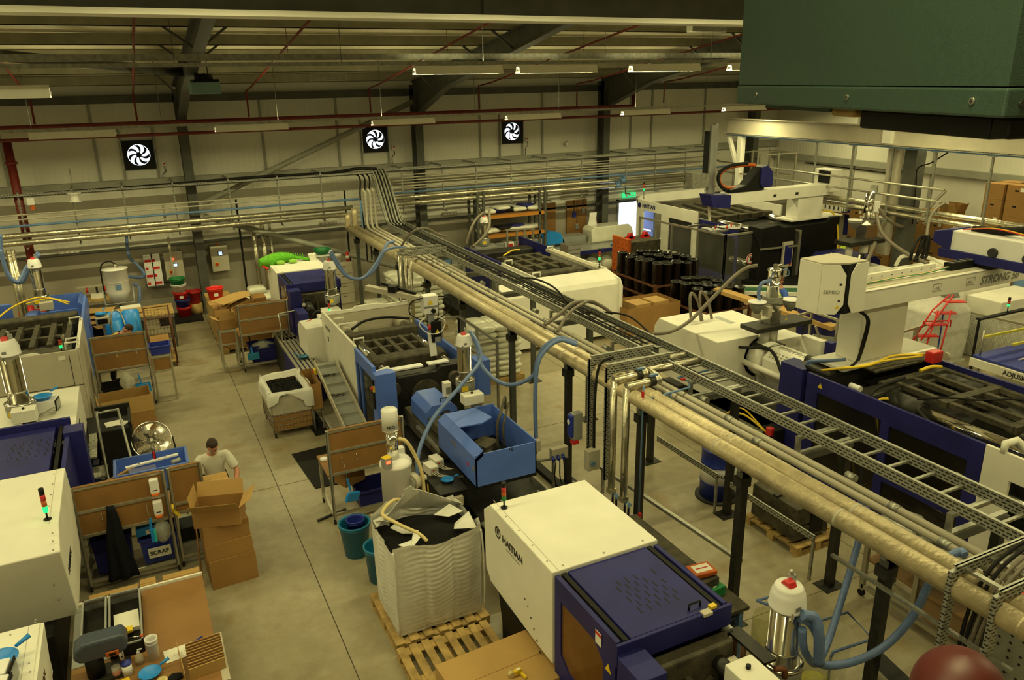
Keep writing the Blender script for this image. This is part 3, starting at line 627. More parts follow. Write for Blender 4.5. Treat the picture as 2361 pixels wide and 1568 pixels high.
M().bar((4.45,4.72,1.70),(4.55,4.72,1.70),.05,.04).build('bracket','galv',t)
M().box(4.5,4.22,1.28,4.64,4.72,1.30).box(4.5,4.22,1.66,4.64,4.72,1.69).box(4.5,4.22,1.3,4.52,4.24,1.68).box(4.5,4.70,1.3,4.52,4.72,1.68).build('frame','dark',t)
for i in range(4): M().cyl((4.54,4.29+i*.12,1.3),(4.54,4.29+i*.12,1.66),.028,n=12).build('sight_tube','amber',t); M().cyl((4.54,4.29+i*.12,1.29),(4.54,4.29+i*.12,1.33),.03,n=10).build('valve_knob','bpipe',t)
M().tube([(4.6,4.2,1.6),(4.68,4.16,1.6),(4.70,4.16,1.5)],.028,10,4).build('copper_elbow','rust',t)
p=P(1157,1170,2.0); beacon(p.x+.02,p.y-.02,2.0,'unlit red amber green stack light on foreground cream machine roof',.33,'n')
lp=PD(1803,1500,7.6); 
t=loader(lp.x,lp.y,1.03,'large polished hopper loader at bottom right with blue hoses',.148,.62)
t2=T('control_box','cream terminal box with black knob beside large hopper loader','control box',(0,0,0))
bx=P(1735,1545,1.82); t2.location=(bx.x,bx.y,1.5); t2['_o']=(bx.x,bx.y,1.5)
M().cb((bx.x,bx.y,1.52),.30,.36,.28).build('casing','cream',t2,.01); M().cyl((bx.x,bx.y+.05,1.80),(bx.x,bx.y+.05,1.835),.022).build('knob','black',t2)
M().cb((bx.x,bx.y,1.2),.1,.1,.33).build('stand','dark',t2)
t3=T('machine_throat','dark feed throat and bed under the large hopper loader','machine part',(lp.x,lp.y,0))
M().cb((lp.x,lp.y,.7),.34,.34,.32).build('throat_block','dark',t3,.02); M().box(4.75,2.6,.02,5.6,4.0,.7).build('machine_bed','black',t3,.02)
M().cyl((4.1,1.6,1.15),(4.1,3.9,1.15),.13,n=20).build('barrel','iron',t3)
X0=3.5
tE=T('moulding_machine','cream and light blue moulding machine with open top in the centre','machine',(4.55,14,0),'injection moulding machines')
z1=1.86
ya=PX(815,782,X0).y; yb=17.1
M().prism([(ya,.25),(ya,z1),(yb,z1+.0),(yb,.25)],'x',X0,X0+.05).build('side_panel','cream',tE,.006)
M().box(X0+.05,yb-.04,.6,5.55,yb,z1-.12).build('rear_inner_panel','beige',tE); M().prism([(X0+.05,z1-.12),(X0+.05,z1-.03),(4.2,z1-.06),(4.3,z1-.0),(4.8,z1),(5.0,z1-.05),(5.55,z1-.03),(5.55,z1-.12)],'y',yb-.05,yb+.01).build('rear_top_flange','cream',tE)
for (px,py) in((775,742),(787,755),(815,790),(905,700)):
    c=P(px,py,z1); x=X0+.05 if px<850 else 5.35
    yy=c.y if px<850 else 17.0
    M().tube([(x,yy,z1-.02),(x,yy,z1+.07),(x+.20,yy,z1+.07),(x+.20,yy,z1-.02)],.02,8).build('grab_handle','cream',tE)
text('HAITIAN',.11,'inkg',tE,(X0-.003,16.75,1.55),(0,-1,0),(0,0,1)); label_plate(tE,'warning_label',(X0-.003,16.55,1.35),.08,.10,(0,-1,0),(0,0,1),'ink')
yd=ya-.02; ye=13.05
m=M().box(X0-.01,ye,z1-.28,X0+.05,yd,z1-.04).box(X0-.01,ye,.25,X0+.05,yd,.42).box(X0-.01,yd-.07,.42,X0+.05,yd,z1-.28).box(X0-.01,ye,.42,X0+.05,ye+.12,z1-.28).box(X0-.01,13.9,.42,X0+.05,13.97,z1-.28)
m.build('sliding_door_frame','lblue',tE)
M().box(X0+.015,ye+.1,.4,X0+.025,yd-.05,z1-.26).build('door_window','smoke',tE)
m=M().prism([(X0-.02,12.85),(X0-.02,13.05),(X0+.27,13.12),(X0+.36,13.02),(X0+.36,12.85)],'z',.2,z1-.13); m.build('door_pillar','lblue',tE,.006)
M().box(X0-.05,12.95,1.05,X0-.02,13.02,1.6).build('door_handle_bar','rubber',tE); M().cyl((X0-.09,12.98,1.45),(X0-.02,12.98,1.45),.03).build('emergency_stop','red',tE); M().cb((X0-.035,12.98,1.38),.03,.09,.12).build('stop_housing','yellow',tE)
xc=4.62
for sx in(3.95,5.25):
    for z in(.75,1.38): M().cyl((sx,13.75,z),(sx,17.0,z),.058,n=20).build('tie_bar','chrome',tE)
m=M(); m.box(3.8,16.0,.5,5.4,16.25,1.52); m.build('end_platen','iron',tE,.03)
m=M()
y0g,y1g=14.75,15.85
for i in range(5): x=3.98+i*.29; m.box(x,y0g,1.28,x+.09,y1g,1.42)
for yy in(y0g,15.27,y1g-.08): m.box(3.98,yy,1.26,5.24,yy+.1,1.40)
m.build('toggle_lattice','iron',tE)
M().box(3.8,14.35,.5,5.4,14.7,1.45).build('moving_platen','iron',tE,.04); M().box(4.0,14.7,.9,5.2,15.9,1.1).build('toggle_body','dark',tE,.03)
for sx in(3.95,5.25): M().cyl((sx,14.1,1.38),(sx,14.75,1.38),.12,n=20).build('tie_bar_sleeve','iron',tE); M().cyl((sx,16.25,1.38),(sx,16.55,1.38),.11,n=20).build('tie_bar_nut','iron',tE); M().cyl((sx,16.6,1.38),(sx,17.0,1.38),.13,n=20).build('cylinder_cover','beige',tE)
M().tube([(3.95,16.2,1.6),(4.3,16.4,1.68),(4.8,16.45,1.68),(5.3,16.3,1.62)],.03,8,5).build('cable_loom','rubber',tE)
px0,px1=3.72,5.42
M().prism([(px0,.2),(px1,.2),(px1,1.46),(4.95,1.46),(4.85,1.38),(4.1,1.38),(4.0,1.46),(px0,1.46)],'y',13.45,13.75).build('fixed_platen','dark',tE,.02)
for sx in(3.95,5.2): M().cyl((sx,13.3,1.2),(sx,13.45,1.2),.13,n=20).build('tie_bar_nut','iron',tE)
M().cyl((4.62,13.4,.95),(4.62,13.45,.95),.3,n=28).build('locating_ring','iron',tE)
M().prism([(3.72,1.46),(4.0,1.46),(4.0,1.52),(3.9,1.5)],'y',13.45,13.8).build('wiper_plate','cream',tE)
label_plate(tE,'plate_tray',(4.25,13.62,1.475),.75,.16,(1,0,.0),(0,1,.0),'white',.03); label_plate(tE,'plate_tray',(4.95,13.62,1.475),.42,.16,(1,0,.0),(0,1,.0),'white',.03)
M().box(3.95,9.3,.05,5.25,13.4,.55).build('machine_bed','dark',tE,.01)
M().box(4.05,11.3,.6,4.55,13.1,.92).build('slide_unit','iron',tE,.02)
M().cyl((4.45,11.2,1.08),(4.45,12.7,1.08),.13,n=20).build('barrel','dark',tE)
m=M(); yb0,yb1=11.95,12.75; 
m.prism([(4.08,.95),(4.08,1.22),(4.2,1.34),(4.55,1.34),(4.67,1.22),(4.67,.95)],'y',yb0,yb1); m.build('nozzle_cover','lblue',tE,.008)
M().tube([(4.40,12.05,1.34),(4.40,12.05,1.40),(4.52,12.05,1.40),(4.52,12.05,1.34)],.010,8).build('cover_handle','rubber',tE)
M().box(4.1,11.3,1.0,4.62,11.9,1.16).build('barrel_guard','iron',tE,.02)
M().box(4.0,11.15,.82,4.12,12.3,.88).build('guide_rail','galv',tE); M().box(4.25,10.98,.86,4.7,11.02,.92).build('red_hose_clip','red',tE)
bx0,bx1,by0,by1,bz0,bz1=3.93,4.92,9.42,10.95,1.06,1.62
m=M().box(bx0,by0,bz0,bx1,by0+.02,bz1-.05).box(bx1-.02,by0,bz0,bx1,by1,bz1-.02).prism([(bx0,bz0-.02),(bx0,bz1-.10),(bx0+.13,bz1),(bx0+.13,bz1-.03),(bx0+.02,bz1-.12),(bx0+.02,bz0-.02)],'y',by0,by1)
m.prism([(bx0+.0,bz1-.1),(bx0+.13,bz1),(bx0+.13,bz1-.07),(bx0+.03,bz1-.14)],'y',by0,by0+.02)
m.box(bx0+.12,by1-.02,bz0,bx1,by1,bz1).build('motor_enclosure','lblue',tE)
M().prism([(bx0+.12,10.35),(bx0+.12,by1),(bx1-.35,by1),(bx1-.25,10.45),(bx0+.5,10.32)],'z',bz1-.02,bz1).build('enclosure_top','lblue',tE)
M().box(bx0,by0,bz0-.05,bx1,by1,bz0).build('enclosure_floor','black',tE)
M().cyl((4.35,9.75,bz0),(4.35,10.2,bz0+.22),.14,n=18).build('hydraulic_motor','iron',tE); M().cb((4.4,10.15,bz0),.34,.3,.32,.5).build('valve_block','iron',tE,.01)
M().tube([(4.55,10.0,1.25),(4.55,10.0,1.68),(4.66,10.12,1.80),(4.98,10.62,1.84),(5.02,10.7,1.6)],.022,8,4).build('steel_pipe','iron',tE)
M().tube([(4.66,10.0,1.25),(4.66,10.02,1.62),(4.8,10.2,1.76),(4.98,10.5,1.78)],.018,8,4).build('steel_pipe','iron',tE)
text('16',.07,'ink',tE,(4.46,by0-.003,1.52),(1,0,0),(0,0,1)); text('MA',.13,'inkg',tE,(bx0-.002,10.35,1.36),(0,-1,0),(0,0,1)); 
M().cyl((bx0-.004,9.72,1.30),(bx0,9.72,1.30),.035,n=16).build('round_badge','red',tE); label_plate(tE,'warning_label',(bx0-.002,9.5,1.33),.07,.08,(0,-1,0),(0,0,1),'inkg')
M().box(3.93,8.0,.50,5.75,9.3,.54).build('chequer_step','chequer',tE); M().box(4.0,8.1,.02,5.6,9.3,.50).build('step_base','dark',tE)
M().box(5.52,13.3,1.15,5.58,16.6,1.5).build('side_guard','lblue',tE,.006); M().box(5.48,13.3,1.10,5.51,16.6,1.14).build('guide_rail','galv',tE); M().box(5.35,12.6,1.05,5.62,12.95,1.75).build('rear_pillar','lblue',tE,.006)
loader(4.88,12.05,1.42,'polished hopper loader on the centre blue machine',.125,.62)
t=T('terminal_box','cream terminal box on bracket beside centre hopper loader','control box',(4.75,10.95,1.45)); c=P(1088,908,1.62)
M().cb((c.x,c.y,1.46),.36,.22,.17).build('casing','cream',t,.012); M().cyl((c.x,c.y,1.63),(c.x,c.y,1.655),.022).build('knob','black',t); M().cb((c.x+.04,c.y,1.0),.1,.1,.46).build('bracket','tbar',t)
c=P(1030,895,1.5); t=T('control_box','narrow cream switch box at left of centre hopper loader','control box',(c.x,c.y,1.3)); M().cb((c.x,c.y,1.3),.13,.14,.32).build('casing','cream',t,.01); M().cb((c.x,c.y-.075,1.42),.08,.01,.12).build('face_plate','inkg',t)
c=PY(990,700,14.0); t=T('sprue_picker','white sprue picker robot hanging over centre open machine','robot',(c.x,14.0,c.z))
x,z=c.x,c.z
M().cb((x,14,z-.18),.30,.22,.36).build('drive_box','white',t,.012); warn(t,(x-.02,13.885,z+.06),.12,(1,0,0),(0,0,1)); M().box(x-.15,13.885,z-.06,x+.15,13.89,z-.02).build('stripe','inkg',t)
M().cyl((x+.03,13.84,z-.12),(x+.03,13.9,z-.12),.045).build('sensor','black',t)
M().bar((x-.15,14.1,z+.1),(x-.95,15.0,z+.22),.14,.10).build('traverse_arm','beige',t); M().bar((x-.2,14.2,z+.18),(x-.7,14.8,z+.32),.05,.05).build('cable_chain','black',t)
M().cb((x-.55,14.5,z+.2),.2,.16,.12,.8).build('motor','black',t)
M().bar((x+.02,14,z-.2),(x+.02,14,z-.62),.1,.1).build('vertical_column','tbar',t); M().cb((x+.09,14,z-.78),.2,.2,.42).build('gripper_box','black',t,.01); warn(t,(x+.1,13.895,z-.55),.1,(1,0,0),(0,0,1)); label_plate(t,'type_plate',(x+.1,13.89,z-.72),.12,.1,(1,0,0),(0,0,1),'tbar')
M().cyl((x-.06,13.9,z-.5),(x-.06,13.9,z-.4),.03).build('red_cap','red',t); M().bar((x,14,z-.6),(x,13.9,z-1.05),.13,.05).build('gripper_arm','white',t)
for a,b_,r in((.22,.28,.014),(-.25,.30,.012),(.08,-.25,.010)): M().tube([(x+a*.4,13.95,z+.15),(x+a*1.6,13.9,z+.1),(x+a*1.7,13.9,z-.2+b_*.2),(x+a*.3,13.9,z-.35)],r,6,6).build('air_hose','rubber',t)
M().tube([(x-.1,13.9,z-.2),(x-.28,13.85,z-.35),(x-.1,13.82,z-.55),(x+.15,13.82,z-.55),(x+.25,13.85,z-.35),(x+.1,13.9,z-.25)],.010,6,6).build('white_hose','white',t)
DX0a,DX1a=3.30,4.62
polyD=[(22.1,2.0),(22.25,1.85),(22.25,.1),(20.75,.1),(20.75,2.0)]
tD,ynD=haitian('moulding_machine','far cream and navy moulding machine carrying the green plush toy',3.2,4.55,20.75,22.2,2.0,polyD,navy=1.3,text_=False)
clampend(tD,3.2,4.55,ynD-.06,18,2.0,False)
for c in((3.62,18.75,1.35),(4.0,18.7,1.0)): M().cyl(c,(c[0],c[1]+.5,c[2]+.1),.12).build('motor','navy' if c[0]>3.9 else 'dark',tD)
M().tube([(3.5,18.6,1.2),(3.7,18.4,1.5),(4.0,18.5,1.2),(4.2,18.7,1.5)],.02,6,5).build('hydraulic_hose','iron',tD)
M().prism([(3.22,.05),(3.22,1.5),(3.45,1.5),(3.45,.05)],'y',18.3,18.9).build('lower_pillar','navy',tD,.01)
c=P(660,597,2.0); t=T('plush_crocodile','green plush crocodile lying on the far cream machine roof','soft toy',(c.x,21.9,2.0))
m=M(); n=9
def crx(u): return 3.05+1.25*u
m.tube([(crx(0)-.1,21.85,2.07),(crx(.15),21.9,2.10),(crx(.35),21.95,2.13),(crx(.6),21.95,2.13),(crx(.8),21.9,2.09),(crx(1.0),21.85,2.04)],.13,12,4,rr=lambda u:.35+1.0*math.sin(min(1,u*1.25+.12)*PI)**.7 if u<.8 else .35)
m.build('body','toy',t)
s_=M()
for i in range(16): x=crx(.12+i*.05); s_.cyl((x,21.93,2.16+.05*math.sin(i*.3)),(x,21.93,2.26+.05*math.sin(i*.3)),.03,.004,n=6)
s_.each('back_spike','toy',t)
for x in(.35,.62): M().ball((crx(x),21.72,2.06),.12,.1,.06).build('foot',mat('pale_green_plush',(.25,.5,.06),.9,bump=.5),t)
M().bar((crx(-.04),21.8,2.02),(crx(.06),21.62,1.93),.06,.03).build('tongue','red',t); M().ball((crx(.06),21.8,2.17),.035).build('eye','white',t)
beacon(3.3,22.0,2.0,'stack light at rear left corner of far cream machine behind the toy',.34,'n')
c=P(972,588,2.0)
one('paper_bag','small crumpled white paper bag on far cream machine roof','bag',M().prism([(4.30,2.0),(4.28,2.16),(4.34,2.19),(4.42,2.17),(4.47,2.19),(4.46,2.0)],'y',21.75,21.95),'paper')
loader(4.05,18.3,1.62,'polished hopper loader in front of the far cream machine',.13,.60)
t=T('control_box','cream box with panel under far hopper loader','control box',(3.95,17.9,1.25)); M().cb((3.95,18.1,1.25),.42,.36,.34).build('casing','cream',t,.015); M().cb((3.7,17.75,1.35),.3,.2,.22).build('display_housing','white',t,.01); M().cb((3.66,17.645,1.40),.13,.01,.14).build('display','black',t)
t=T('hydraulic_cabinet','cream cabinet with black feet between far machine and centre machine','cabinet',(3.6,16.9,0))
M().prism([(17.05,.3),(17.05,1.5),(17.75,1.5),(18.0,1.35),(18.0,.3)],'x',3.12,4.3).build('casing','cream',t,.015); M().box(3.2,17.1,0,4.2,17.9,.3).build('plinth','black',t); M().bar((3.25,17.6,1.5),(3.4,17.7,1.5),.02,.02).build('red_marker','red',t)
beacon(3.72,17.2,1.56,'lit green and white stack light behind the centre machine',.42,'w',.16)
t=T('step_platform','navy step cabinet with ribbed aluminium top beside the far machine','platform',(3.15,17.9,0))
M().box(2.72,16.3,.05,3.3,17.9,.78).build('cabinet','navy',t,.01)
for i in range(6): M().box(2.74+i*.095,16.3,.78,2.80+i*.095,19.2,.81).build('tread_slat','alu',t)
M().box(2.72,17.9,.05,3.3,19.2,.78).build('rear_cabinet','dark',t,.01)
M().cyl((2.85,16.28,.5),(2.85,16.3,.5),.07).build('coil_dial','beige',t); M().cb((2.98,16.24,.35),.16,.1,.12).build('small_motor','beige',t,.01)
pan('teal pan on the ribbed step platform by far machine',(3.02,17.1,.815),.11,'teal',2.7)
def skin(m,vs,es,rs,sub=2):
    me=bpy.data.meshes.new('t'); me.from_pydata([Vector(v) for v in vs],es,[]); o=bpy.data.objects.new('t',me); C.objects.link(o)
    md=o.modifiers.new('s','SKIN'); md.use_smooth_shade=True; md.branch_smoothing=.6
    for i,r in enumerate(rs): 
        d=me.skin_vertices[0].data[i]; d.radius=(r,r) if not hasattr(r,'__len__') else r
    me.skin_vertices[0].data[0].use_root=True
    sb=o.modifiers.new('b','SUBSURF'); sb.levels=sub; sb.render_levels=sub
    bpy.context.view_layer.update(); dg=bpy.context.evaluated_depsgraph_get(); e=bpy.data.meshes.new_from_object(o.evaluated_get(dg))
    m.add([v.co.copy() for v in e.vertices],[tuple(p.vertices) for p in e.polygons],True); bpy.data.objects.remove(o); return m
def person(label,J,ang,top='shirt',legs='jeans',hairm='hair',sleeve=.5,vest=None,mask=False,glove=None,hd=(0,0,0)):
    # J: joint positions; ang: facing direction (0 = +x), hd: head pitch/tilt
    J={k_:Vector(v) for k_,v in J.items()}; g=J['pel'].copy(); g.z=0
    t=T('person',label,'person',(J['aR'].x,J['aR'].y,0))
    f=Vector((math.cos(ang),math.sin(ang),0)); s_=Vector((-f.y,f.x,0)) # s_: the person's left
    m=M(); vs=[];es=[];rs=[]
    def add(p,r,par=None):
        vs.append(p);rs.append(r)
        if par is not None: es.append((par,len(vs)-1))
        return len(vs)-1
    pel=add(J['pel'],(.15,.11)); mid=add(J['pel'].lerp(J['che'],.5),(.135,.10),pel); che=add(J['che'],(.15,.11),mid); nec=add(J['nec'],.058,che); add(J['nec'].lerp(J['hed'],.5),.055,nec)
    for S,sg in(('L',1),('R',-1)):
        a=add(J['s'+S],.062,che); b_=add(J['s'+S].lerp(J['e'+S],.45),.05,a); b_=add(J['e'+S],.04,b_); w_=add(J['e'+S].lerp(J['w'+S],.4),.041,b_); w_=add(J['w'+S],.026,w_)
        d=(J['w'+S]-J['e'+S]).normalized(); pm=add(J['w'+S]+d*.055,(.036,.016),w_)
        sd=d.cross(Vector((0,0,1))); sd=sd.normalized() if sd.length>.1 else s_
        bend=Vector((0,0,-1))+f*.3
        for i,(o_,L) in enumerate(((-.03,.062),(-.01,.072),(.01,.068),(.028,.054))):
            k1=add(J['w'+S]+d*.10+sd*o_,.0095,pm); k2=add(J['w'+S]+d*(.10+L*.5)+sd*o_+bend*.012,.0085,k1); add(J['w'+S]+d*(.10+L*.85)+sd*o_+bend*.034,.0075,k2)
        k1=add(J['w'+S]+d*.05-sd*.045*sg,.011,pm); add(J['w'+S]+d*.085-sd*.062*sg+bend*.015,.009,k1)
        h=add(J['h'+S],.09,pel); k_=add(J['h'+S].lerp(J['k'+S],.5),.078,h); k_=add(J['k'+S],.056,k_); k_=add(J['k'+S].lerp(J['a'+S],.35),.055,k_); k_=add(J['a'+S],.036,k_); add(J['a'+S]+f*.14-Vector((0,0,.04)),.035,k_)
    skin(m,vs,es,rs,1)
    pitch,tilt=hd[0],hd[1]
    B=Matrix((s_,f,Vector((0,0,1)))).transposed()@Matrix.Rotation(-pitch,3,'X')@Matrix.Rotation(tilt,3,'Y')
    # local head frame: x left, y forward, z up
    def head(p):
        q=p.copy()
        if q.z<0: k_=1+q.z*2.2; q.x*=max(.55,k_); q.y=q.y*max(.6,1+q.z*1.2)+.012
        if q.y<0: q.y*=1.06
        return q
    H_=J['hed']
    m.ball(H_,.075,.098,.122,20,B,head)
    m.ball(H_+B@Vector((0,.104,-.018)),.013,.020,.022,8,B).ball(H_+B@Vector((0,.096,.012)),.010,.014,.03,8,B)
    for sg in(-1,1): m.ball(H_+B@Vector((sg*.078,-.005,-.01)),.010,.02,.032,8,B)
    m.ball(H_+B@Vector((0,.09,-.062)),.026,.012,.008,8,B)
    body=m.build('body','skin',t)
    for sg in(-1,1): M().ball(H_+B@Vector((sg*.03,.088,.012)),.013,.009,.008,8,B).build('eye','white',t); M().ball(H_+B@Vector((sg*.03,.095,.012)),.006,.004,.006,6,B).build('iris','ink',t); M().ball(H_+B@Vector((sg*.03,.092,.036)),.02,.006,.005,6,B).build('eyebrow',hairm,t)
    def hf(p):
        q=head(p)
        if q.y>.03 and q.z<.055: q=q*.90
        if q.z<-.035: q=q*.86
        if q.z>.07: q=q*1.05
        return q
    M().ball(H_+B@Vector((0,-.008,.012)),.084,.104,.122,20,B,hf).build('hair',hairm,t)
    if mask: M().ball(H_+B@Vector((0,.052,-.075)),.056,.050,.040,12,B).build('face_mask',mat('pale_blue_mask',(.35,.5,.55),.8),t)
    # clothing
    m=M(); vs=[];es=[];rs=[]
    pel=add(J['pel']+Vector((0,0,.0)),(.175,.135)); mid=add(J['pel'].lerp(J['che'],.5),(.165,.125),pel); che=add(J['che'],(.175,.130),mid); add(J['che'].lerp(J['nec'],.75),.075,che)
    for S in'LR':
        a=add(J['s'+S],.092,che); e_=J['s'+S].lerp(J['e'+S],min(1,sleeve*2)); b_=add(J['s'+S].lerp(e_,.9),.076,a); add(e_,.068,b_) if sleeve<=.5 else None
        if sleeve>.5: c_=add(J['e'+S].lerp(J['w'+S],.5),.052,b_); add(J['e'+S].lerp(J['w'+S],.95),.042,c_)
    skin(m,vs,es,rs,2).build('top_garment',top,t)
    m=M(); vs=[];es=[];rs=[]
    pel=add(J['pel']-Vector((0,0,.01)),(.168,.128))
    for S in'LR': h=add(J['h'+S],.105,pel); k_=add(J['k'+S],.075,h); k_=add(J['a'+S]+Vector((0,0,.05)),.062,k_)
    skin(m,vs,es,rs,2).build('trousers',legs,t)
    for S in'LR': M().ball(J['a'+S]+f*.07-Vector((0,0,.035)),.05,.13,.05,12,Matrix((s_,f,Vector((0,0,1)))).transposed()).build('shoe','rubber',t)
    if vest:
        m=M(); vs=[];es=[];rs=[]; pel=add(J['pel'].lerp(J['che'],.12),(.19,.15)); mid=add(J['pel'].lerp(J['che'],.55),(.185,.142),pel); che=add(J['che'],(.192,.15),mid); add(J['che'].lerp(J['nec'],.6),(.11,.09),che)
        for S in'LR': add(J['s'+S].lerp(J['che'],.25),.088,che)
        skin(m,vs,es,rs,2).build('hi_vis_vest',vest,t)
        for f_ in(.35,.62):
            c=J['pel'].lerp(J['che'],f_); ax=(J['che']-J['pel']).normalized(); rr=.198
            q=Vector((0,0,1)).rotation_difference(ax).to_matrix(); M().lathe(c,[(rr,-.02),(rr+.004,0),(rr,.02)],20,True,q@Matrix.Rotation(ang,3,'Z')@Matrix.Diagonal((.80,1.02,1))).build('reflective_band','tbar',t)
    if glove:
        for S in glove: M().ball(J['w'+S]+(J['w'+S]-J['e'+S]).normalized()*.09,.045,.05,.05,10).build('glove','hose',t)
    return t
def stand_J(x,y,ang,H=1.75,lean=0,feet=.16,headdown=0,wL=None,wR=None,eL=None,eR=None,stride=0,z0=0):
    f=Vector((math.cos(ang),math.sin(ang),0)); s_=Vector((-f.y,f.x,0)); b=Vector((x,y,z0)); u=Vector((0,0,1)); k_=H/1.75
    pel=b+u*.93*k_-f*lean*.12; d=(u*math.cos(lean)+f*math.sin(lean)); che=pel+d*.40*k_; nec=pel+d*.56*k_; hed=nec+(d+f*headdown*.5).normalized()*.16*k_
    J=dict(pel=pel,che=che,nec=nec,hed=hed)
    for S,sg in(('L',1),('R',-1)):
        J['s'+S]=che+d*.08+s_*sg*.19*k_; J['h'+S]=pel-u*.04+s_*sg*.09; J['k'+S]=b+u*.50*k_+s_*sg*.11+f*(.05+stride*sg*.12); J['a'+S]=b+u*.085+s_*sg*feet*.8+f*stride*sg*.28
        w_=(wL if sg>0 else wR); e_=(eL if sg>0 else eR)
        w_=Vector(w_) if w_ else J['s'+S]-u*.50*k_+f*.12+s_*sg*.05
        if e_ is None:
            a_=J['s'+S]; mid=(a_+w_)/2; L=(w_-a_).length/2; h_=math.sqrt(max(.0,.285**2-L*L)); e_=mid-u*h_*.7+s_*sg*h_*.6-f*h_*.4
        J['e'+S]=Vector(e_); J['w'+S]=w_
    return J
tA=T('moulding_machine','near left cream machine cover with lit stack light and navy guard behind','machine',(-2.2,9.3,0),'injection moulding machines')
XA=-1.27
M().prism([(10.84,2.0),(10.95,1.58),(10.70,.96),(10.52,.84),(9.30,.78),(8.98,1.82),(9.33,2.0)],'x',-3.9,XA).build('rear_cover','cream',tA,.012)
m=M()
for i in range(5): m.cyl((XA-.12,9.5+i*.3,2.0),(XA-.12,9.5+i*.3,2.006),.010,n=8)
for i in range(3): m.cyl((XA-.06,8.98-.0+i*.1,1.86+i*.05),(XA-.06,8.97+i*.1,1.87+i*.05),.010,n=8)
for y,z in((9.13,1.35),(9.21,1.1)): m.cyl((XA-.15,y-.03,z),(XA-.15,y,z),.010,n=8)
m.each('screw','grey',tA); M().box(XA-.10,9.35,2.0,XA-.095,10.8,2.003).build('panel_seam','beige',tA)
text('HAITIAN',.13,'ink',tA,(XA+.003,9.25,1.35),(0,1,0),(0,0,1),bold=True); M().box(-3.9,9.0,.03,XA-.25,12.9,.78).build('machine_bed','black',tA,.02)
M().box(-3.9,11.05,1.78,-1.50,12.75,1.86).build('top_guard','navy',tA,.006); m=M()
for r in range(6):
    for c in range(6): m.cb((-2.02+c*.11+(r%2)*.03,11.75+r*.11,1.8605),.014,.075,.002,.1)
m.each('vent_slot','black',tA)
M().box(-1.45,10.98,1.80,-1.40,12.75,1.855).build('guide_rail','rubber',tA); M().box(-1.36,10.98,.9,-1.30,12.8,1.86).build('side_guard','navy',tA,.005)
M().box(-1.38,12.3,.3,-1.12,12.62,1.9).build('corner_post','navy',tA,.008); M().box(-3.9,12.78,1.6,-1.3,12.84,1.95).build('front_rail','navy',tA)
m=M()
for i in range(7): m.tube([(-2.4+i*.14,13.0,1.5),(-2.45+i*.15,13.1,1.72+.05*(i%3)),(-2.3+i*.13,13.2,1.55)],.016,6,5)
m.each('hydraulic_hose','rubber',tA); M().box(-2.6,12.9,.8,-1.45,13.5,1.5).build('valve_block','dark',tA,.02)
p=P(110,1198,2.0); beacon(p.x,p.y,2.0,'lit green stack light on near left cream machine roof',.40,'g')
t=T('injection_unit','cream injection unit cover with blue pan behind near left machine','machine part',(-1.9,14.2,0))
M().prism([(13.35,.9),(13.35,1.55),(13.45,1.62),(15.2,1.62),(15.2,.9)],'x',-2.6,XA-.02).build('cover','cream',t,.012); M().box(-2.6,13.4,.02,-1.3,15.2,.9).build('bed','dark',t)
text('MARS',.10,'ink',t,(XA-.017,13.8,1.38),(0,1,0),(0,0,1)); M().cyl((-1.9,13.6,1.62),(-1.9,13.6,1.70),.06).cyl((-2.05,13.5,1.62),(-2.05,13.5,1.68),.04).build('fitting','dark',t)
for i in range(4): M().tube([(-2.0+i*.05,13.9,1.64),(-1.75+i*.04,13.7+i*.1,1.72),(-1.6,13.95+i*.05,1.64)],.008,6,5).build('air_tube','grey',t)
lp=P(60,935,1.64); loader(lp.x,14.0,1.64,'polished hopper loader on left injection unit, red lens on top',.155,.80)
t=T('terminal_box','cream terminal box below left hopper loader bowl','control box',(-2.05,13.75,1.62)); M().cb((-1.98,13.62,1.72),.34,.24,.2).build('casing','cream',t,.01); M().cb((-1.98,13.62,1.62),.1,.1,.1).build('stem','black',t); M().cyl((-1.98,13.6,1.92),(-1.98,13.6,1.945),.02).build('knob','black',t)
t=T('temperature_controller','white controller with framed display beside left hopper loader','control box',(-1.6,14.0,1.62)); c=P(128,950,1.65); M().cb((-1.72,14.2,1.62),.30,.26,.2,-.2).build('casing','white',t,.012); M().cb((-1.565,14.17,1.63),.012,.24,.18,-.2).build('display_frame','black',t); M().cb((-1.556,14.17,1.65),.012,.2,.14,-.2).build('display','tbar',t)
pan('bright blue pan resting on white controller by left hopper loader',(-1.76,14.2,1.825),.14,'cyan',.6)
XC=-1.30; tC=T('moulding_machine','beige panelled old moulding machine with open top at left edge','machine',(-2.4,17,0),'injection moulding machines')
z1=1.86
m=M().box(-4.0,16.75,.3,XC-.03,16.8,z1-.02); m.build('front_panel','beige',tC); M().box(-4,16.745,1.12,XC-.03,16.75,1.13).box(XC-.2,16.745,1.13,XC-.19,16.75,z1-.1).build('panel_seam','black',tC)
label_plate(tC,'panel_label',(-1.62,16.744,1.72),.12,.08,(1,0,0),(0,0,1),'paper')
M().prism([(16.75,.1),(16.75,z1-.04),(16.95,z1),(19.1,z1),(19.1,.1)],'x',XC-.04,XC).build('side_panel','beige',tC,.006); M().box(XC-.06,16.8,z1-.01,XC+.003,19.1,z1+.015).build('top_edge','cream',tC)
for yy in(16.95,17.25,18.9): M().tube([(XC-.03,yy,z1),(XC-.03,yy,z1+.09),(XC-.24,yy,z1+.09),(XC-.24,yy,z1-.05)],.02,8).build('grab_handle','cream',tC)
M().prism([(-2.45,z1-.05),(-2.42,z1+.02),(-2.05,z1+.02),(-1.95,z1-.03),(-1.95,z1-.05)],'y',16.76,16.80).build('top_flange','cream',tC)
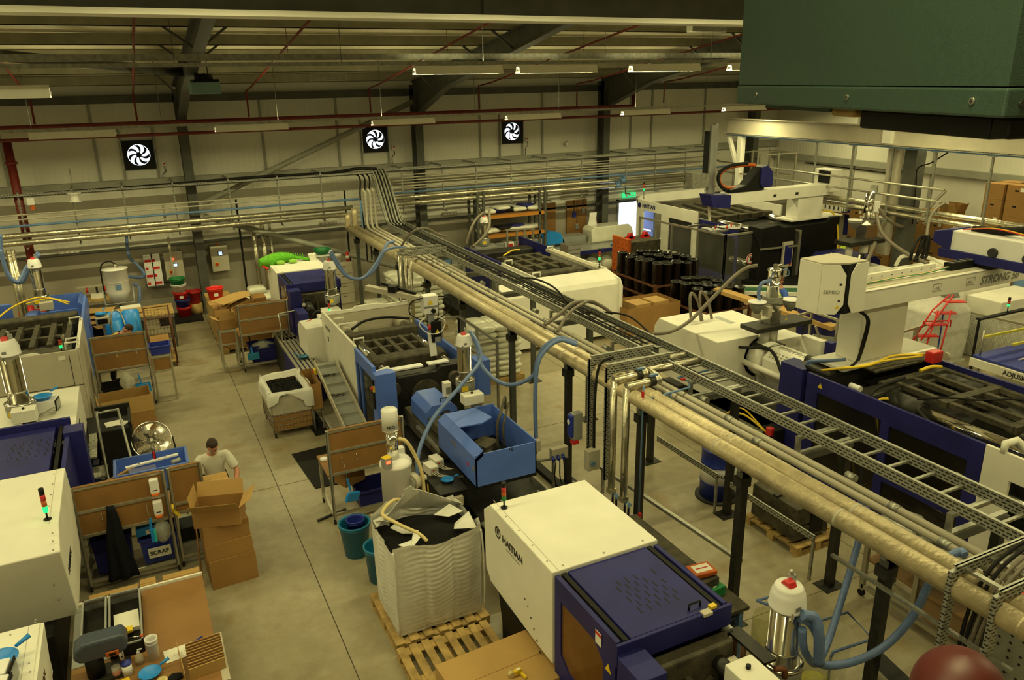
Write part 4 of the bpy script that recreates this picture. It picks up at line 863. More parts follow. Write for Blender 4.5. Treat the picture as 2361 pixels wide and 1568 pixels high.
M().box(XC-.05,19.12,.4,XC,21.6,1.8).build('side_guard','lblue',tC,.006); M().box(-3.55,17.5,.4,-3.5,21.6,1.8).build('side_guard','lblue',tC,.006); M().box(-3.5,21.5,1.2,-2.9,21.6,1.8).build('cross_guard','lblue',tC)
for sx in(-3.1,-1.75):
    for z in(.8,1.45): M().cyl((sx,17.2,z),(sx,20.9,z),.07,n=18).build('tie_bar','chrome',tC)
M().box(-3.4,17.6,.5,-1.5,17.9,1.62).build('end_platen','iron',tC,.04); M().box(-3.35,20.6,.5,-1.5,21.0,1.6).build('fixed_platen','iron',tC,.04)
m=M()
for i in range(5): x=-3.0+i*.33; m.box(x,18.4,1.40,x+.1,20.2,1.56)
for yy in(18.3,19.2,20.1): m.box(-3.1,yy,1.34,-1.55,yy+.14,1.50)
m.build('toggle_lattice','iron',tC); M().cyl((-1.8,16.95,1.35),(-1.8,17.6,1.5),.12,n=20).build('cylinder_cover','beige',tC); M().box(-3.2,18.0,.8,-1.6,20.5,1.1).build('toggle_body','dark',tC,.02)
M().tube([(-2.95,17.6,1.65),(-3.0,18.3,1.95),(-2.75,19.6,2.1),(-2.2,20.5,2.12),(-1.6,20.6,1.9)],.02,8,6).tube([(-2.4,20.0,2.12),(-2.0,20.55,2.05),(-1.62,20.5,1.88)],.015,8,6).build('yellow_cable','yellow',tC)
M().cyl((XC-.14,17.0,1.5),(XC-.14,21,1.5),.03).build('guide_rod','chrome',tC); M().box(-3.9,16.9,.02,-1.5,21.4,.5).build('machine_bed','black',tC)
p=P(147,790,1.85); beacon(-1.66,17.4,1.62,'lit green and red stack light inside the old machine at left',.36,'g',.12)
t=T('injection_unit','light blue injection cover behind old machine at upper left','machine part',(-2.0,22.3,0))
bx=[P(128,705,1.6),P(180,690,1.6)]; M().box(-2.35,21.75,1.0,-1.35,22.9,1.05).box(-2.35,21.75,1.05,-1.35,21.80,1.45).prism([(-1.35,1.05),(-1.35,1.42),(-1.48,1.6),(-1.52,1.58),(-1.42,1.38),(-1.42,1.05)],'y',21.75,22.9).box(-2.35,22.85,1.05,-1.45,22.9,1.6).build('open_cover','lblue',t); M().box(-2.4,21.75,.05,-1.4,22.9,1.0).build('bed','dark',t)
M().prism([(-2.75,1.15),(-2.75,1.3),(-2.65,1.38),(-2.45,1.38),(-2.4,1.3),(-2.4,1.15)],'y',21.9,22.4).build('nozzle_cover','lblue',t,.006); M().box(-2.9,21.8,.6,-2.4,22.9,1.15).build('slide','iron',t,.02)
for i in range(5): M().tube([(-3.0+i*.12,21.8,1.2),(-2.95+i*.1,21.7,1.4),(-2.8+i*.1,22.0,1.3)],.02,6,5).build('hydraulic_hose','iron',t)
lp=P(108,700,1.5); loader(-2.32,22.2,1.52,'far left hopper loader below the silver pipes with blue hoses',.135,.70)
M_=T('terminal_box','pale terminal box under far left hopper loader','control box',(-2.2,21.8,1.3)); M().cb((-2.22,21.98,1.46),.3,.2,.2).build('casing','beige',M_,.01); M().cb((-2.22,22.0,1.2),.08,.08,.26).build('stand','grey',M_)
tB=T('moulding_machine','cream machine top at bottom left corner with drill marks','machine',(-2.2,7.5,0),'injection moulding machines')
ptop=P(98,1427,1.55); xb=P(92,1500,1.55).x
M().prism([(ptop.y,.9),(ptop.y,1.50),(ptop.y-.06,1.55),(6.0,1.55),(6.0,.9)],'x',-3.6,xb-.03).build('cover','cream',tB,.012)
M().prism([(ptop.y-.02,1.52),(ptop.y-.35,.85),(6.2,.75),(6.2,1.55)],'x',xb-.04,xb).build('side_panel','cream',tB,.006)
text('HAITIAN',.12,'rust',tB,(xb+.003,7.15,1.28),(0,1,0),(0,0,1)); M().box(xb-.13,6.1,1.55,xb-.125,8.1,1.553).build('panel_seam','beige',tB)
m=M()
for px,py in((82,1430),(81,1436),(24,1464),(67,1530),(70,1549)): c=P(px,py,1.55); m.cyl((c.x,c.y,1.55),(c.x,c.y,1.556),.009,n=8)
m.each('screw','grey',tB); M().box(-3.6,6.2,.02,xb-.2,8.1,.9).build('machine_bed','black',tB)
t=T('temperature_controller','white twin controller with black framed displays at bottom left corner','control box',(-1.8,7.2,1.555))
a=P(8,1500,1.555); 
M().cb((xb-.38,7.04,1.555),.40,.22,.20,-.12).build('casing','white',t,.012); M().cb((xb-.39,7.28,1.555),.40,.22,.20,-.12).build('casing','white',t,.012)
for yy in(7.02,7.26): M().cb((xb-.165,yy,1.56),.015,.22,.20,-.12).build('display_frame','black',t,.004); M().cb((xb-.155,yy,1.585),.012,.17,.14,-.12).build('display','tbar',t)
M().bar((xb-.43,6.94,1.60),(xb-.27,6.92,1.72),.008).bar((xb-.27,6.94,1.60),(xb-.43,6.92,1.72),.008).build('fan_grille','beige',t)
pan('bright blue pan behind twin controller at bottom left corner',(xb-.30,7.52,1.60),.15,'cyan',.55)
B1=backboard('packing_bench','left packing bench with brown backboard in front of blue tubes',-1.19,-.10,18.0,1.69); [hook(B1,x,17.98,1.22) for x in(-.93,-.72,-.33)]
B2=backboard('packing_bench','nearest packing bench with orange-lipped dispensers and hanging coat',-1.30,-.125,10.98,1.62,.90,1.22); [hook(B2,x,10.96,1.10) for x in(-.98,-.42)]
B2b=backboard('packing_bench','narrow packing bench beside nearest bench, carton stack at its right',-.10,.36,11.05,1.60,.90,1.0,.6)
B3=backboard('packing_bench','far packing bench with brown backboard before the carton pile',1.93,3.12,19.12,1.69); [hook(B3,x,19.10,1.22) for x in(2.2,2.4,2.92)]
B4=backboard('packing_bench','centre packing bench with brown backboard beside the white dryer',2.17,3.42,11.15,1.63,.90,1.24); [hook(B4,x,11.13,1.08) for x in(2.38,2.62)]
def stand(label,x0,x1,y,zt):
    t=T('display_stand',label,'stand',((x0+x1)/2,y,0),'small profile stands'); w=.04
    for x in(x0,x1-w):
        for yy in(y,y+.4): M().box(x,yy,.0,x+w,yy+w,zt).build('leg','alu',t,.003)
        M().box(x,y+w,.08,x+w,y+.4,.08+w).build('side_rail','alu',t)
    for z in(zt-w,zt-.36,.08): M().box(x0+w,y,z,x1-w,y+w,z+w).build('cross_rail','alu',t,.003)
    M().box(x0+w,y+.015,zt-.36+w,x1-w,y+.025,zt-w).build('panel','ply',t); M().box(x0,y+.04,zt,x1,y+.44,zt+.02).build('top','alu',t); return t
stand('small profile stand holding blue crate beside left bench',-.08,.34,18.05,1.05)
stand('small profile stand holding opened carton beside far bench',1.48,1.88,19.28,1.05)
def crate(label,c,sx,sy,sz,mt,rz=0,grp=None,cat_='crate',nm='plastic_crate',lip=.03,taper=.9):
    c=Vector(c); t=T(nm,label,cat_,c,grp); R=Matrix.Rotation(rz,3,'Z'); th=.012
    def ring(k_,z,o=0): return [c+R@Vector((a*(sx/2*k_+o),b_*(sy/2*k_+o),z)) for a,b_ in((-1,-1),(1,-1),(1,1),(-1,1))]
    A=ring(taper,0);B_=ring(1,sz);C_=ring(1,sz,-th);D=ring(taper,th,-th)
    M().add(A+B_+C_+D,[(3,2,1,0)]+[(i,(i+1)%4,4+(i+1)%4,4+i) for i in range(4)]+[(4+i,4+(i+1)%4,8+(i+1)%4,8+i) for i in range(4)]+[(8+i,8+(i+1)%4,12+(i+1)%4,12+i) for i in range(4)]+[(12,13,14,15)]).build('tub',mt,t)
    E_=ring(1,sz-lip,lip*.7);F=ring(1,sz,lip*.7);G=ring(1,sz+.004)
    M().add(ring(1,sz-lip)+E_+F+G,[(i,(i+1)%4,4+(i+1)%4,4+i) for i in range(4)]+[(4+i,4+(i+1)%4,8+(i+1)%4,8+i) for i in range(4)]+[(8+i,8+(i+1)%4,12+(i+1)%4,12+i) for i in range(4)]).build('rim',mt,t)
    return t
crate('royal blue plastic crate on the small stand beside left bench',(.13,18.27,1.075),.42,.36,.2,'blue')
cbox('opened small carton on the stand beside far bench',(1.68,19.5,1.075),.36,.34,.24,.15,{'x-':2.7,'x+':1.7,'y-':1.6,'y+':1.75},open_=True)
for i,(x,z) in enumerate(((-.28,1.28),(-.28,.94))):
    t=T('hand_dispenser',('upper' if i==0 else 'lower')+' white wall dispenser with orange lip on nearest bench board','dispenser',(x,10.93,z),'hand dispensers')
    M().box(x-.06,10.87,z+.05,x+.06,10.96,z+.27).build('casing','white',t,.02); M().prism([(x-.055,z+.055),(x+.055,z+.055),(x+.03,z+.015),(x-.03,z+.015)],'y',10.86,10.95).build('push_lip',mat('orange_plastic',(.75,.16,.02),.4),t,.008); M().box(x-.03,10.868,z+.10,x+.03,10.87,z+.115).build('slot','ink',t)
m=M(); m.grid(lambda u,v:(-.86+(v-.5)*(.10+.30*u)+.01*math.sin(u*9),10.88-.05*math.sin(v*PI)*(1-.2*u)-.02*math.sin(v*14)*u,1.30-1.15*u),14,18)
o=one('black_coat','long black coat hanging from nearest packing bench board','coat',m,'cloth'); sd=o.modifiers.new('s','SOLIDIFY'); sd.thickness=.04
t=T('hand_brush','turquoise hand brush hanging on chain from nearest bench','brush',(-.42,10.9,.6)); M().bar((-.42,10.88,.80),(-.40,10.87,.98),.03,.02).cb((-.40,10.86,.62),.055,.04,.2).build('brush_head','cyan',t); M().cb((-.37,10.85,.62),.03,.035,.19).build('bristles',mat('turquoise_bristle',(.02,.5,.45),.8),t); M().cyl((-.42,10.9,1.09),(-.40,10.88,.97),.005,n=6).build('chain','galv',t)
crate('dark blue scrap bin inside nearest bench, printed notice on front',(-.35,11.35,.12),.5,.45,.42,'blue',0,None,'bin','scrap_bin')
t=T('scrap_notice','white notice lettered SCRAP on blue bin under nearest bench','sign',(-.36,11.10,.2)); label_plate(t,'notice_card',(-.36,11.09,.31),.30,.16,(1,0,0),(0,0,1),'paper'); text('SCRAP',.085,'ink',t,(-.49,11.083,.28),(1,0,0),(0,0,1),bold=True)
crate('navy storage bin at left inside nearest bench behind the coat',(-.95,11.4,.12),.5,.5,.55,'navy',0,None,'bin','storage_bin')
t=T('parts_tray','light blue parts tray with white number card inside nearest bench','tray',(-.45,11.2,.62)); M().prism([(-.62,.60),(-.62,.72),(-.2,.76),(-.2,.62)],'y',11.1,11.45).build('tray','cyan',t,.01); label_plate(t,'number_card',(-.42,11.095,.665),.15,.07,(1,0,.08),(0,0,1),'paper'); text('W',.07,'ink',t,(-.45,11.088,.64),(1,0,.08),(0,0,1),bold=True)
M().bar((-.9,11.2,.58),(-.2,11.2,.58),.02).build('shelf_rail','alu',t)
def polybag(label,c,sx,sy,sz,nm='polythene_bag'): 
    rnd=random.Random(label); a=rnd.random()*5
    return one(nm,label,'bag',M().grid(lambda u,v:Vector(c)+Vector((math.cos(v*2*PI)*sx/2*math.sin(max(.12,u)*PI*.92)*(1+.12*math.sin(5*v*2*PI+a)),math.sin(v*2*PI)*sy/2*math.sin(max(.12,u)*PI*.92),sz*(1-u))),8,20),'filmc')
polybag('clear polythene bag hanging inside nearest bench at right',(-.28,11.0,.5),.24,.2,.4)
t=T('tape_dispenser','yellow handled tape cutter hanging between the two nearest benches','tool',(-.1,10.9,.98)); M().cyl((-.11,10.93,1.04),(-.08,10.93,1.04),.05,n=16).bar((-.1,10.93,1.0),(-.02,10.9,.9),.03,.03).build('handle','yellow',t)
t=crate('large blue tub behind nearest bench with white bar across',(-.31,12.85,.55),1.05,.62,.40,'lblue',0,None,'tub','plastic_tub',.04,.93)
t=T('tub_trolley','dark wheeled trolley carrying the large blue tub','trolley',(-.31,12.85,0)); M().box(-.75,12.6,.5,.15,13.1,.55).build('deck','steel',t)
for x in(-.72,.08):
    for y in(12.62,13.04): M().box(x,y,.08,x+.04,y+.04,.5).build('leg','steel',t); M().cyl((x,y+.02,.05),(x+.03,y+.02,.05),.05).build('castor','rubber',t)
t=T('cooling_bar','white drilled crossbar with red clamp lying across blue tub','fixture',(-.2,12.8,.96)); M().bar((-.68,12.72,.975),(.10,12.86,.975),.06,.025).build('bar','white',t); M().cb((-.25,12.85,.985),.05,.06,.14).build('clamp','black',t); M().cb((-.25,12.81,1.0),.03,.02,.12).build('clamp_insert','red',t)
for f in(.25,.75): M().cyl((-.68+.78*f,12.72+.14*f,.988),(-.68+.78*f,12.72+.14*f,.992),.012).build('bolt_hole','black',t)
one('blue_folder','purple-blue lid lying in large blue tub','lid',M().cb((-.45,12.75,.86),.4,.2,.02,.05),'blue'); one('rolled_towel','grey rolled cloth in the right end of large blue tub','cloth',M().tube([(-.02,12.74,.9),(.12,12.78,.91)],.04,12),'tbar')
fx,fy,fz=-.28,14.55,.42
t=T('floor_fan','large chrome drum floor fan standing near worker','fan',(fx,14.6,.0))
tl=.45; n_=Vector((0,-math.cos(tl),math.sin(tl))); u_=Vector((1,0,0)); v_=u_.cross(n_); cc=Vector((fx,14.5,.62))
def ring(R_,off,r): 
    return M().tube([cc+n_*off+(u_*math.cos(a)+v_*math.sin(a))*R_ for a in [i*2*PI/36 for i in range(37)]],r,6,cap=False)
ring(.33,-.07,.010).build('drum_ring','chrome',t); ring(.33,.07,.010).build('drum_ring','chrome',t)
m=M()
for off,b_ in((.07,.03),(-.07,-.03)):
    for i in range(7): m.tube([cc+n_*(off+b_*(1-(.05+i*.04)/.33))+(u_*math.cos(a)+v_*math.sin(a))*(.05+i*.045) for a in [k_*2*PI/30 for k_ in range(31)]],.0022,4,cap=False)
    for i in range(16): a=i*PI/8; d=u_*math.cos(a)+v_*math.sin(a); m.cyl(cc+n_*(off+b_)+d*.03,cc+n_*off+d*.33,.003,n=4)
m.build('wire_guard','chrome',t)
for i in range(5):
    a0=i*2*PI/5; o=M().grid(lambda u,v:cc+n_*(.05*(v-.5))+(u_*math.cos(a0+v*(.5+.4*u)+.3*u)+v_*math.sin(a0+v*(.5+.4*u)+.3*u))*(.05+.25*u),5,4).build('blade','ss',t)
M().cyl(cc-n_*.12,cc-n_*.02,.08,n=18).build('motor','dark',t); M().cyl(cc-n_*.02,cc+n_*.1,.03).build('hub','chrome',t)
m=M().tube([cc+u_*.35,(fx+.37,14.5,.3),(fx+.33,14.42,.05),(fx+.1,14.32,.03),(fx-.1,14.32,.03),(fx-.33,14.42,.05),(fx-.37,14.5,.3),cc-u_*.35],.014,8,3); m.build('tube_stand','dark',t)
M().tube([(fx+.3,14.4,.03),(fx+.35,14.8,.03)],.012).build('foot','dark',t); M().tube([(fx-.3,14.4,.03),(fx-.35,14.8,.03)],.012).build('foot','dark',t)
crate('upturned pale grey tub beneath floor fan',(-.1,14.15,0),.62,.5,.16,'tbar',.1,None,'tub','plastic_tub')
t=T('black_bin','tall black bin with papers on top beside chequer steps','bin',(-.86,14.9,0)); M().box(-1.12,14.45,0,-.58,15.3,.96).build('body','rubber',t,.015); M().box(-1.14,15.26,.96,-.56,15.32,1.12).box(-.60,14.45,.96,-.56,15.3,1.06).build('raised_lip','rubber',t)
for i in range(5): M().box(-.585,14.45,.15+i*.17,-.57,15.3,.17+i*.17).build('side_rib','rubber',t)
one('paper_sheet','white paper sheets lying on tall black bin','paper',M().cb((-.83,14.75,.965),.30,.24,.006,.15).cb((-.74,14.72,.965),.26,.2,.004,-.5),'paper')
t=T('access_step','chequer plate access steps with tubular handrail left of black bin','steps',(-1.35,14.6,0),'access steps')
M().box(-1.42,14.2,.60,-1.16,15.3,.63).build('upper_tread','chequer',t); M().box(-1.42,13.75,.42,-1.02,14.2,.45).build('middle_tread','chequer',t); M().box(-1.42,13.2,.22,-1.16,13.75,.25).build('lower_tread','chequer',t)
M().box(-1.42,13.3,0,-1.2,15.3,.2).build('step_base','navy',t)
M().tube([(-1.0,13.4,.05),(-1.02,13.75,.55),(-1.03,14.05,1.42),(-.98,14.1,1.45),(-.74,14.12,1.45),(-.69,14.0,1.40),(-.58,13.2,.55),(-.55,13.1,.4)],.020,8,3).build('handrail','galv',t); M().tube([(-1.0,13.5,.3),(-1.15,13.5,.32)],.018,8).build('handrail_stub','galv',t)
cbox('upright brown carton sheet leaning by handrail',(-.72,13.25,.0),.32,.06,.85,.15,None,'card',None,nm='cardboard_sheet',cat_='cardboard sheet')
cbox('tilted tan carton flap with white label by the blue tub',(-.78,12.78,.25),.5,.05,.62,.7,None,'card2',None,True,nm='cardboard_sheet',cat_='cardboard sheet')
cbox('large open brown carton on floor below left bench',(-.66,16.85,0),.95,.70,.42,.08,{'y-':PI/2,'x-':1.75,'x+':1.5,'y+':1.3},'card',open_=True)
t=T('black_cable_heap','dark covered hydraulic trough left of open carton','machine part',(-1.1,15.9,0)); M().box(-1.5,15.4,0,-.95,16.5,.5).ball((-1.0,15.9,.5),.14,.3,.12).build('body','black',t,.02)
JJ=stand_J(.56,11.75,-PI/2+.05,1.72,.24,headdown=.9,wL=(.82,11.35,1.02),wR=(.30,11.45,.98))
person('man in white t-shirt and lowered blue mask looking down at cartons',JJ,-PI/2+.05,'shirt','cloth','hair',.42,None,True,'L',(.75,0))
cbox('lowest carton of the near stack beside narrow bench',(.53,10.55,0),.62,.62,.44,.06)
cbox('middle carton of the near stack beside narrow bench',(.52,10.56,.445),.62,.60,.24,.04)
cbox('upper closed carton of near stack, below the open one',(.51,10.57,.69),.60,.58,.26,.07)
cbox('tilted open carton on top of near stack, flaps spread',(.48,10.45,.955),.62,.42,.26,-.28,{'x-':1.7,'x+':2.5,'y-':2.35,'y+':1.9},open_=True)
cbox('tall carton with handwritten label and hand slot before the man',(.52,11.18,.955-.955+.0),.36,.34,1.22,.02,None,'card2',None,True,True)
M2=T('side_shelf','grey undershelf frame behind near carton stack','shelf',(.15,11.3,0)); M().box(-.1,11.1,.3,.3,11.6,.33).box(-.1,11.1,.0,-.06,11.14,.3).box(.26,11.1,0,.3,11.14,.3).build('frame','galv',M2); M().box(-.05,11.15,.33,.2,11.5,.55).build('black_unit','black',M2,.01)
one('broom_handle','wooden broom handle leaning against carton stack','broom',M().tube([(.17,10.75,1.1),(.12,10.35,.0)],.012,8),'ply')
t=T('work_table','brown topped work table at bottom left with white front edge','table',(-.55,8.6,0))
M().box(-1.30,7.3,.80,.12,9.36,.83).build('table_top','ply',t); M().box(-1.30,9.37,.8,.12,9.40,.86).build('white_edge','paper',t); M().box(-1.31,9.41,.82,.12,9.43,.85).build('orange_edge','ply',t)
for x in(-1.25,.04):
    for y in(7.4,9.28): M().box(x,y,0,x+.05,y+.05,.8).build('leg','steel',t)
M().box(-1.3,7.3,.795,.2,8.12,.826).build('pale_edge_board','beige',t); M().box(-1.30,8.2,.83,-.58,9.34,.838).build('white_mat','tbar',t)
for i,(x0,x1,y,z) in enumerate(((-1.18,-.62,9.52,.72),(-.60,-.42,9.50,.76),(-.34,.1,9.52,.74))): cbox('%s flat tan carton behind the table edge'%('left','middle','right')[i],((x0+x1)/2,9.62,0),x1-x0,.22,z,0,mt='card2',grp='flat cartons behind the table')
def tray(lb,x0,x1,y0,y1):
    t=T('storage_tub',lb,'tub',((x0+x1)/2,(y0+y1)/2,.84),'clear grey tubs on the table'); m=wall_like(x0,x1,y0,y1,.84,.98); m.build('tub',K['smoke'],t); M().box(x0,y0,.98,x1,y0+.02,.995).box(x0,y1-.02,.98,x1,y1,.995).box(x0,y0,.98,x0+.02,y1,.995).box(x1-.02,y0,.98,x1,y1,.995).build('rim','tbar',t); return t
def wall_like(x0,x1,y0,y1,z0,z1): return M().box(x0,y0,z0,x1,y1,z0+.01).box(x0,y0,z0,x0+.01,y1,z1).box(x1-.01,y0,z0,x1,y1,z1).box(x0,y0,z0,x1,y0+.01,z1).box(x0,y1-.01,z0,x1,y1,z1)
tray('left smoky clear tub on the brown table',-1.20,-.94,8.45,9.2); tray('right smoky clear tub holding papers on the brown table',-.92,-.58,8.15,9.2)
one('paper_pad','pale paper stack in right clear tub on brown table','paper',M().cb((-.75,8.72,.855),.26,.34,.05,.02),'paper'); one('sticky_pad','yellow sticky pad in right clear tub','note pad',M().cb((-.74,8.50,.91),.11,.09,.03),'yellow')
t=T('bench_drill','dark blue bench drill with chrome lever and orange knob','drill',(-1.0,8.0,.83)); 
M().prism([(-1.22,1.16),(-1.20,1.27),(-1.12,1.32),(-.74,1.32),(-.70,1.24),(-.72,1.14),(-.78,1.10),(-1.16,1.10)],'y',7.86,8.08).build('belt_cover',mat('slate_enamel',(.05,.065,.10),.3,coat=.3),t,.03)
M().cyl((-1.05,7.97,.86),(-1.05,7.97,1.12),.09,n=20).build('motor','black',t); M().cyl((-.8,7.97,.86),(-.8,7.97,1.12),.03).build('column','chrome',t); M().cb((-.9,7.97,.832),.35,.28,.03).build('base','dark',t); M().cyl((-.7,7.95,1.2),(-.58,7.9,1.22),.006).build('lever','chrome',t); M().ball((-.57,7.9,1.22),.018).build('lever_knob','orange',t)
M().cb((-.86,7.84,1.12),.12,.02,.05).build('orange_display','orange',t); M().cb((-.86,7.828,1.13),.06,.01,.03).build('display_window','black',t)
bucket('tall white plastic beaker standing on brown table',(-.50,8.0,.83),.055,.062,.26,'white',None,'beaker','beaker')
t=T('soap_bottle','clear pump soap bottle on brown table','bottle',(-.64,7.98,.83)); M().lathe((-.64,7.98,.83),[(.04,0),(.042,.09),(.03,.115),(.015,.13)],16).build('bottle','filmc',t); M().lathe((-.64,7.98,.96),[(.017,0),(.017,.02),(.006,.03),(.006,.05)],12).bar((-.64,7.98,1.005),(-.60,7.97,1.01),.012).build('pump','white',t)
t=T('wipe_canister','white wipe canister with purple-blue lid on brown table','canister',(-.76,7.86,.83)); M().lathe((-.76,7.86,.83),[(.05,0),(.05,.13)],18).build('canister','white',t); M().lathe((-.76,7.86,.96),[(.052,0),(.052,.02),(.03,.026),(.03,.034),(0,.034)],18).build('lid','blue',t)
t=T('sweet_jar','clear jar of red items beside wipe canister','jar',(-.86,7.88,.83)); M().lathe((-.86,7.88,.83),[(.045,0),(.045,.12)],14).build('jar','filmc',t); M().cyl((-.86,7.88,.835),(-.86,7.88,.88),.04).build('contents','red',t)
pan('bright blue pan on brown table beside cream tape roll',(-.55,7.72,.835),.11,'cyan',.35)
one('tape_roll','cream tape roll lying on bottom left table','tape',M().lathe((-.44,7.55,.83),[(.055,0),(.055,.045),(.025,.045),(.025,0)],24),'yhose')
t=T('tape_dispenser','yellow tape dispenser at bottom edge of brown table','tool',(-.82,7.68,.83)); M().cb((-.82,7.7,.83),.16,.07,.05,.2).bar((-.75,7.66,.87),(-.62,7.62,.85),.02).build('body','yellow',t); M().lathe((-.72,7.6,.83),[(.03,0),(.03,.08),(.012,.1)],12).build('white_cap','white',t)
one('black_cloth','crumpled black cloth beside tape roll on table','cloth',M().ball((-.31,7.55,.855),.08,.06,.03,12,fn=lambda p:p*(1+.2*math.sin(p.x*60)*math.cos(p.y*50))),'cloth')
one('perforated_sheet','white perforated card sheet on right of brown table','card',M().cb((-.25,7.96,.832),.3,.22,.004,.1),'paper')
m=M(); [m.cyl((-.30+i*.035,7.93+j_*.04,.8365),(-.30+i*.035,7.93+j_*.04,.838),.004,n=6) for i in range(4) for j_ in range(2)]
o=one('sheet_holes','row of punched dots in white perforated sheet','card',m,'ink')
one('marker_pen','blue marker with orange tip on brown table edge','pen',M().cyl((-.1,8.06,.84),(.0,8.12,.84),.009),'blue')
t=T('cardboard_bundle','bundle of upright corrugated card strips in open carton on table','cardboard bundle',(.0,7.65,.83))
for i in range(14): M().cb((-.0,7.48+i*.032,.832),.36,.012,.13+.01*((i*7)%3),.08).build('card_strip','card2' if i%3==0 else 'card',t)
M().add([(-.22,7.40,.83),(-.22,7.40,.98),(-.26,7.95,.98),(-.26,7.95,.83),(-.215,7.40,.83),(-.215,7.40,.98),(-.255,7.95,.98),(-.255,7.95,.83)],[(0,1,2,3),(7,6,5,4),(0,4,5,1),(1,5,6,2),(2,6,7,3),(3,7,4,0)]).build('carton_side','card2',t)
pallet('old wooden pallet on floor under bottom left cream machine edge',-1.32+.1,7.6,-1.28+.35,8.6,0,3)
RXN,RXB=6.15,7.88
ys=[4.35,6.4,8.5,10.6,12.75,15.2,17.36,19.5,21.6,23.6]
for i,y in enumerate(ys):
    t=T('pipe_rack_frame','dark steel goalpost frame carrying the long pipe bundle, %s from the camera'%ORD[i],'pipe support',((RXN+RXB)/2,y,0),'goalpost frames of the pipe rack')
    for x,h in((RXN,2.2),(RXB,2.12)):
        m=M(); m.box(x-.05,y-.05,.012,x-.035,y+.05,h).box(x+.035,y-.05,.012,x+.05,y+.05,h).box(x-.035,y-.05,.012,x+.035,y-.04,h).box(x-.035,y+.04,.012,x+.035,y+.05,h)
        m.build('post','steel' if i>3 else 'dark',t); M().box(x-.17,y-.13,0,x+.17,y+.13,.012).build('base_plate','dark',t)
        for a,b_ in((-.13,-.09),(.13,.09)): M().cyl((x+a,y+b_,.012),(x+a,y+b_,.03),.012,n=8).build('anchor_bolt','dark',t)
    M().box(RXN-.06,y-.05,2.12,RXB+.06,y+.05,2.20).build('cross_beam','steel',t); M().box(RXN-.08,y-.03,2.20,RXB+.05,y+.03,2.235).build('strut_channel','galv',t)
    M().box(RXN-.09,y-.07,2.0,RXN+.07,y+.07,2.12).build('head_bracket','dark',t)
    M().box(6.98,y-.03,2.235,7.02,y+.03,2.46).box(7.02,y-.03,2.42,7.66,y+.03,2.46).build('tray_bracket','galv',t)
ye=2.0; yf=24.25
def pipe(label,pts,r,mt,k_=0,nm='pipe',grp=None,n=14,bands=0,cat_='pipe'):
    t=one(nm,label,cat_,M().tube(pts,r,n,k_),mt,grp); return t
def lagpipe(label,X,z,r,zt,y1=yf):
    t=T('lagged_pipe',label,'pipe',(X,ye,z),'foil lagged pipes on the rack'); M().tube([(X,ye,z),(X,y1,z)],r,18).build('lagging','lag',t); M().tube([(X,y1-.02,z),(X-.02,y1+.05,z+.05),(X-.02,y1+.05,zt)],r*.85,16,3).build('riser','lag',t)
    y=3.0
    while y<y1: M().cyl((X,y,z),(X,y+.035,z),r*1.03,n=18).build('lagging_joint','lag' if int(y)%2 else 'beige',t); y+=1.9
    return t
lagpipe('outer foil lagged pipe, lowest and nearest on the long rack',6.10,2.345,.105,2.8)
lagpipe('inner foil lagged pipe beside the outer one on the long rack',6.33,2.345,.105,2.96)
pipe('blue air pipe running beside the lagged pipes on rack',[(6.53,ye,2.28),(6.53,yf,2.28),(6.53,yf+.02,3.2)],.028,'bpipe',grp=None)
for i,(x,l) in enumerate(((6.69,'left'),(6.84,'right'),(6.98,'far right short'))):
    y0=ye if i<2 else 17; t=T('conduit_pipe',l+' grey material conveying pipe on the long rack','pipe',(x,y0,2.3),'grey conveying pipes on the rack')
    M().tube([(x,y0,2.30),(x,yf-.3,2.30),(x,yf-.08,2.34),(x,yf,2.5),(x,yf,3.42),(x-.08,yf+.0,3.55)],.042,12).build('tube_run','beige',t); y=4.1+i*.7
    while y<22: M().cyl((x,y,2.30),(x,y+.12,2.30),.052,n=12).build('coupling','galv',t); y+=2.6
pipe('thin bare rod pipe between conveying pipes and cable ladder',[(7.42,3.2,2.33),(7.42,22.5,2.33)],.012,'alu',nm='thin_pipe')
t=T('cable_ladder','long galvanised cable ladder running along the pipe rack','cable ladder',(7.3,ye,2.46))
def perf_mat(name,sw,sh):
    # oblong punched slots along y (x of pattern) and z
    m=bpy.data.materials.new(name); m.use_nodes=True; nt=m.node_tree; b=nt.nodes['Principled BSDF']; tc=nt.nodes.new('ShaderNodeTexCoord'); sp=nt.nodes.new('ShaderNodeSeparateXYZ'); cb_=nt.nodes.new('ShaderNodeCombineXYZ'); ad=nt.nodes.new('ShaderNodeMath')
    nt.links.new(tc.outputs['Object'],sp.inputs[0]); nt.links.new(sp.outputs[0],ad.inputs[0]); nt.links.new(sp.outputs[1],ad.inputs[1]); nt.links.new(ad.outputs[0],cb_.inputs[0]); nt.links.new(sp.outputs[2],cb_.inputs[1])
    br=nt.nodes.new('ShaderNodeTexBrick'); br.inputs['Scale'].default_value=1; br.inputs['Brick Width'].default_value=sw; br.inputs['Row Height'].default_value=sh; br.inputs['Mortar Size'].default_value=sh*.3; br.inputs['Mortar Smooth'].default_value=0
    br.inputs['Color1'].default_value=(.025,.025,.022,1); br.inputs['Color2'].default_value=(.03,.03,.025,1); br.inputs['Mortar'].default_value=(.38,.38,.34,1)
    nt.links.new(cb_.outputs[0],br.inputs[0]); nt.links.new(br.outputs[0],b.inputs['Base Color']); b.inputs['Roughness'].default_value=.42; b.inputs['Metallic'].default_value=.5; return m
K['perf']=perf_mat('perforated_strut',.075,.038)
K['perfv']=K['perf']
yl=23.3
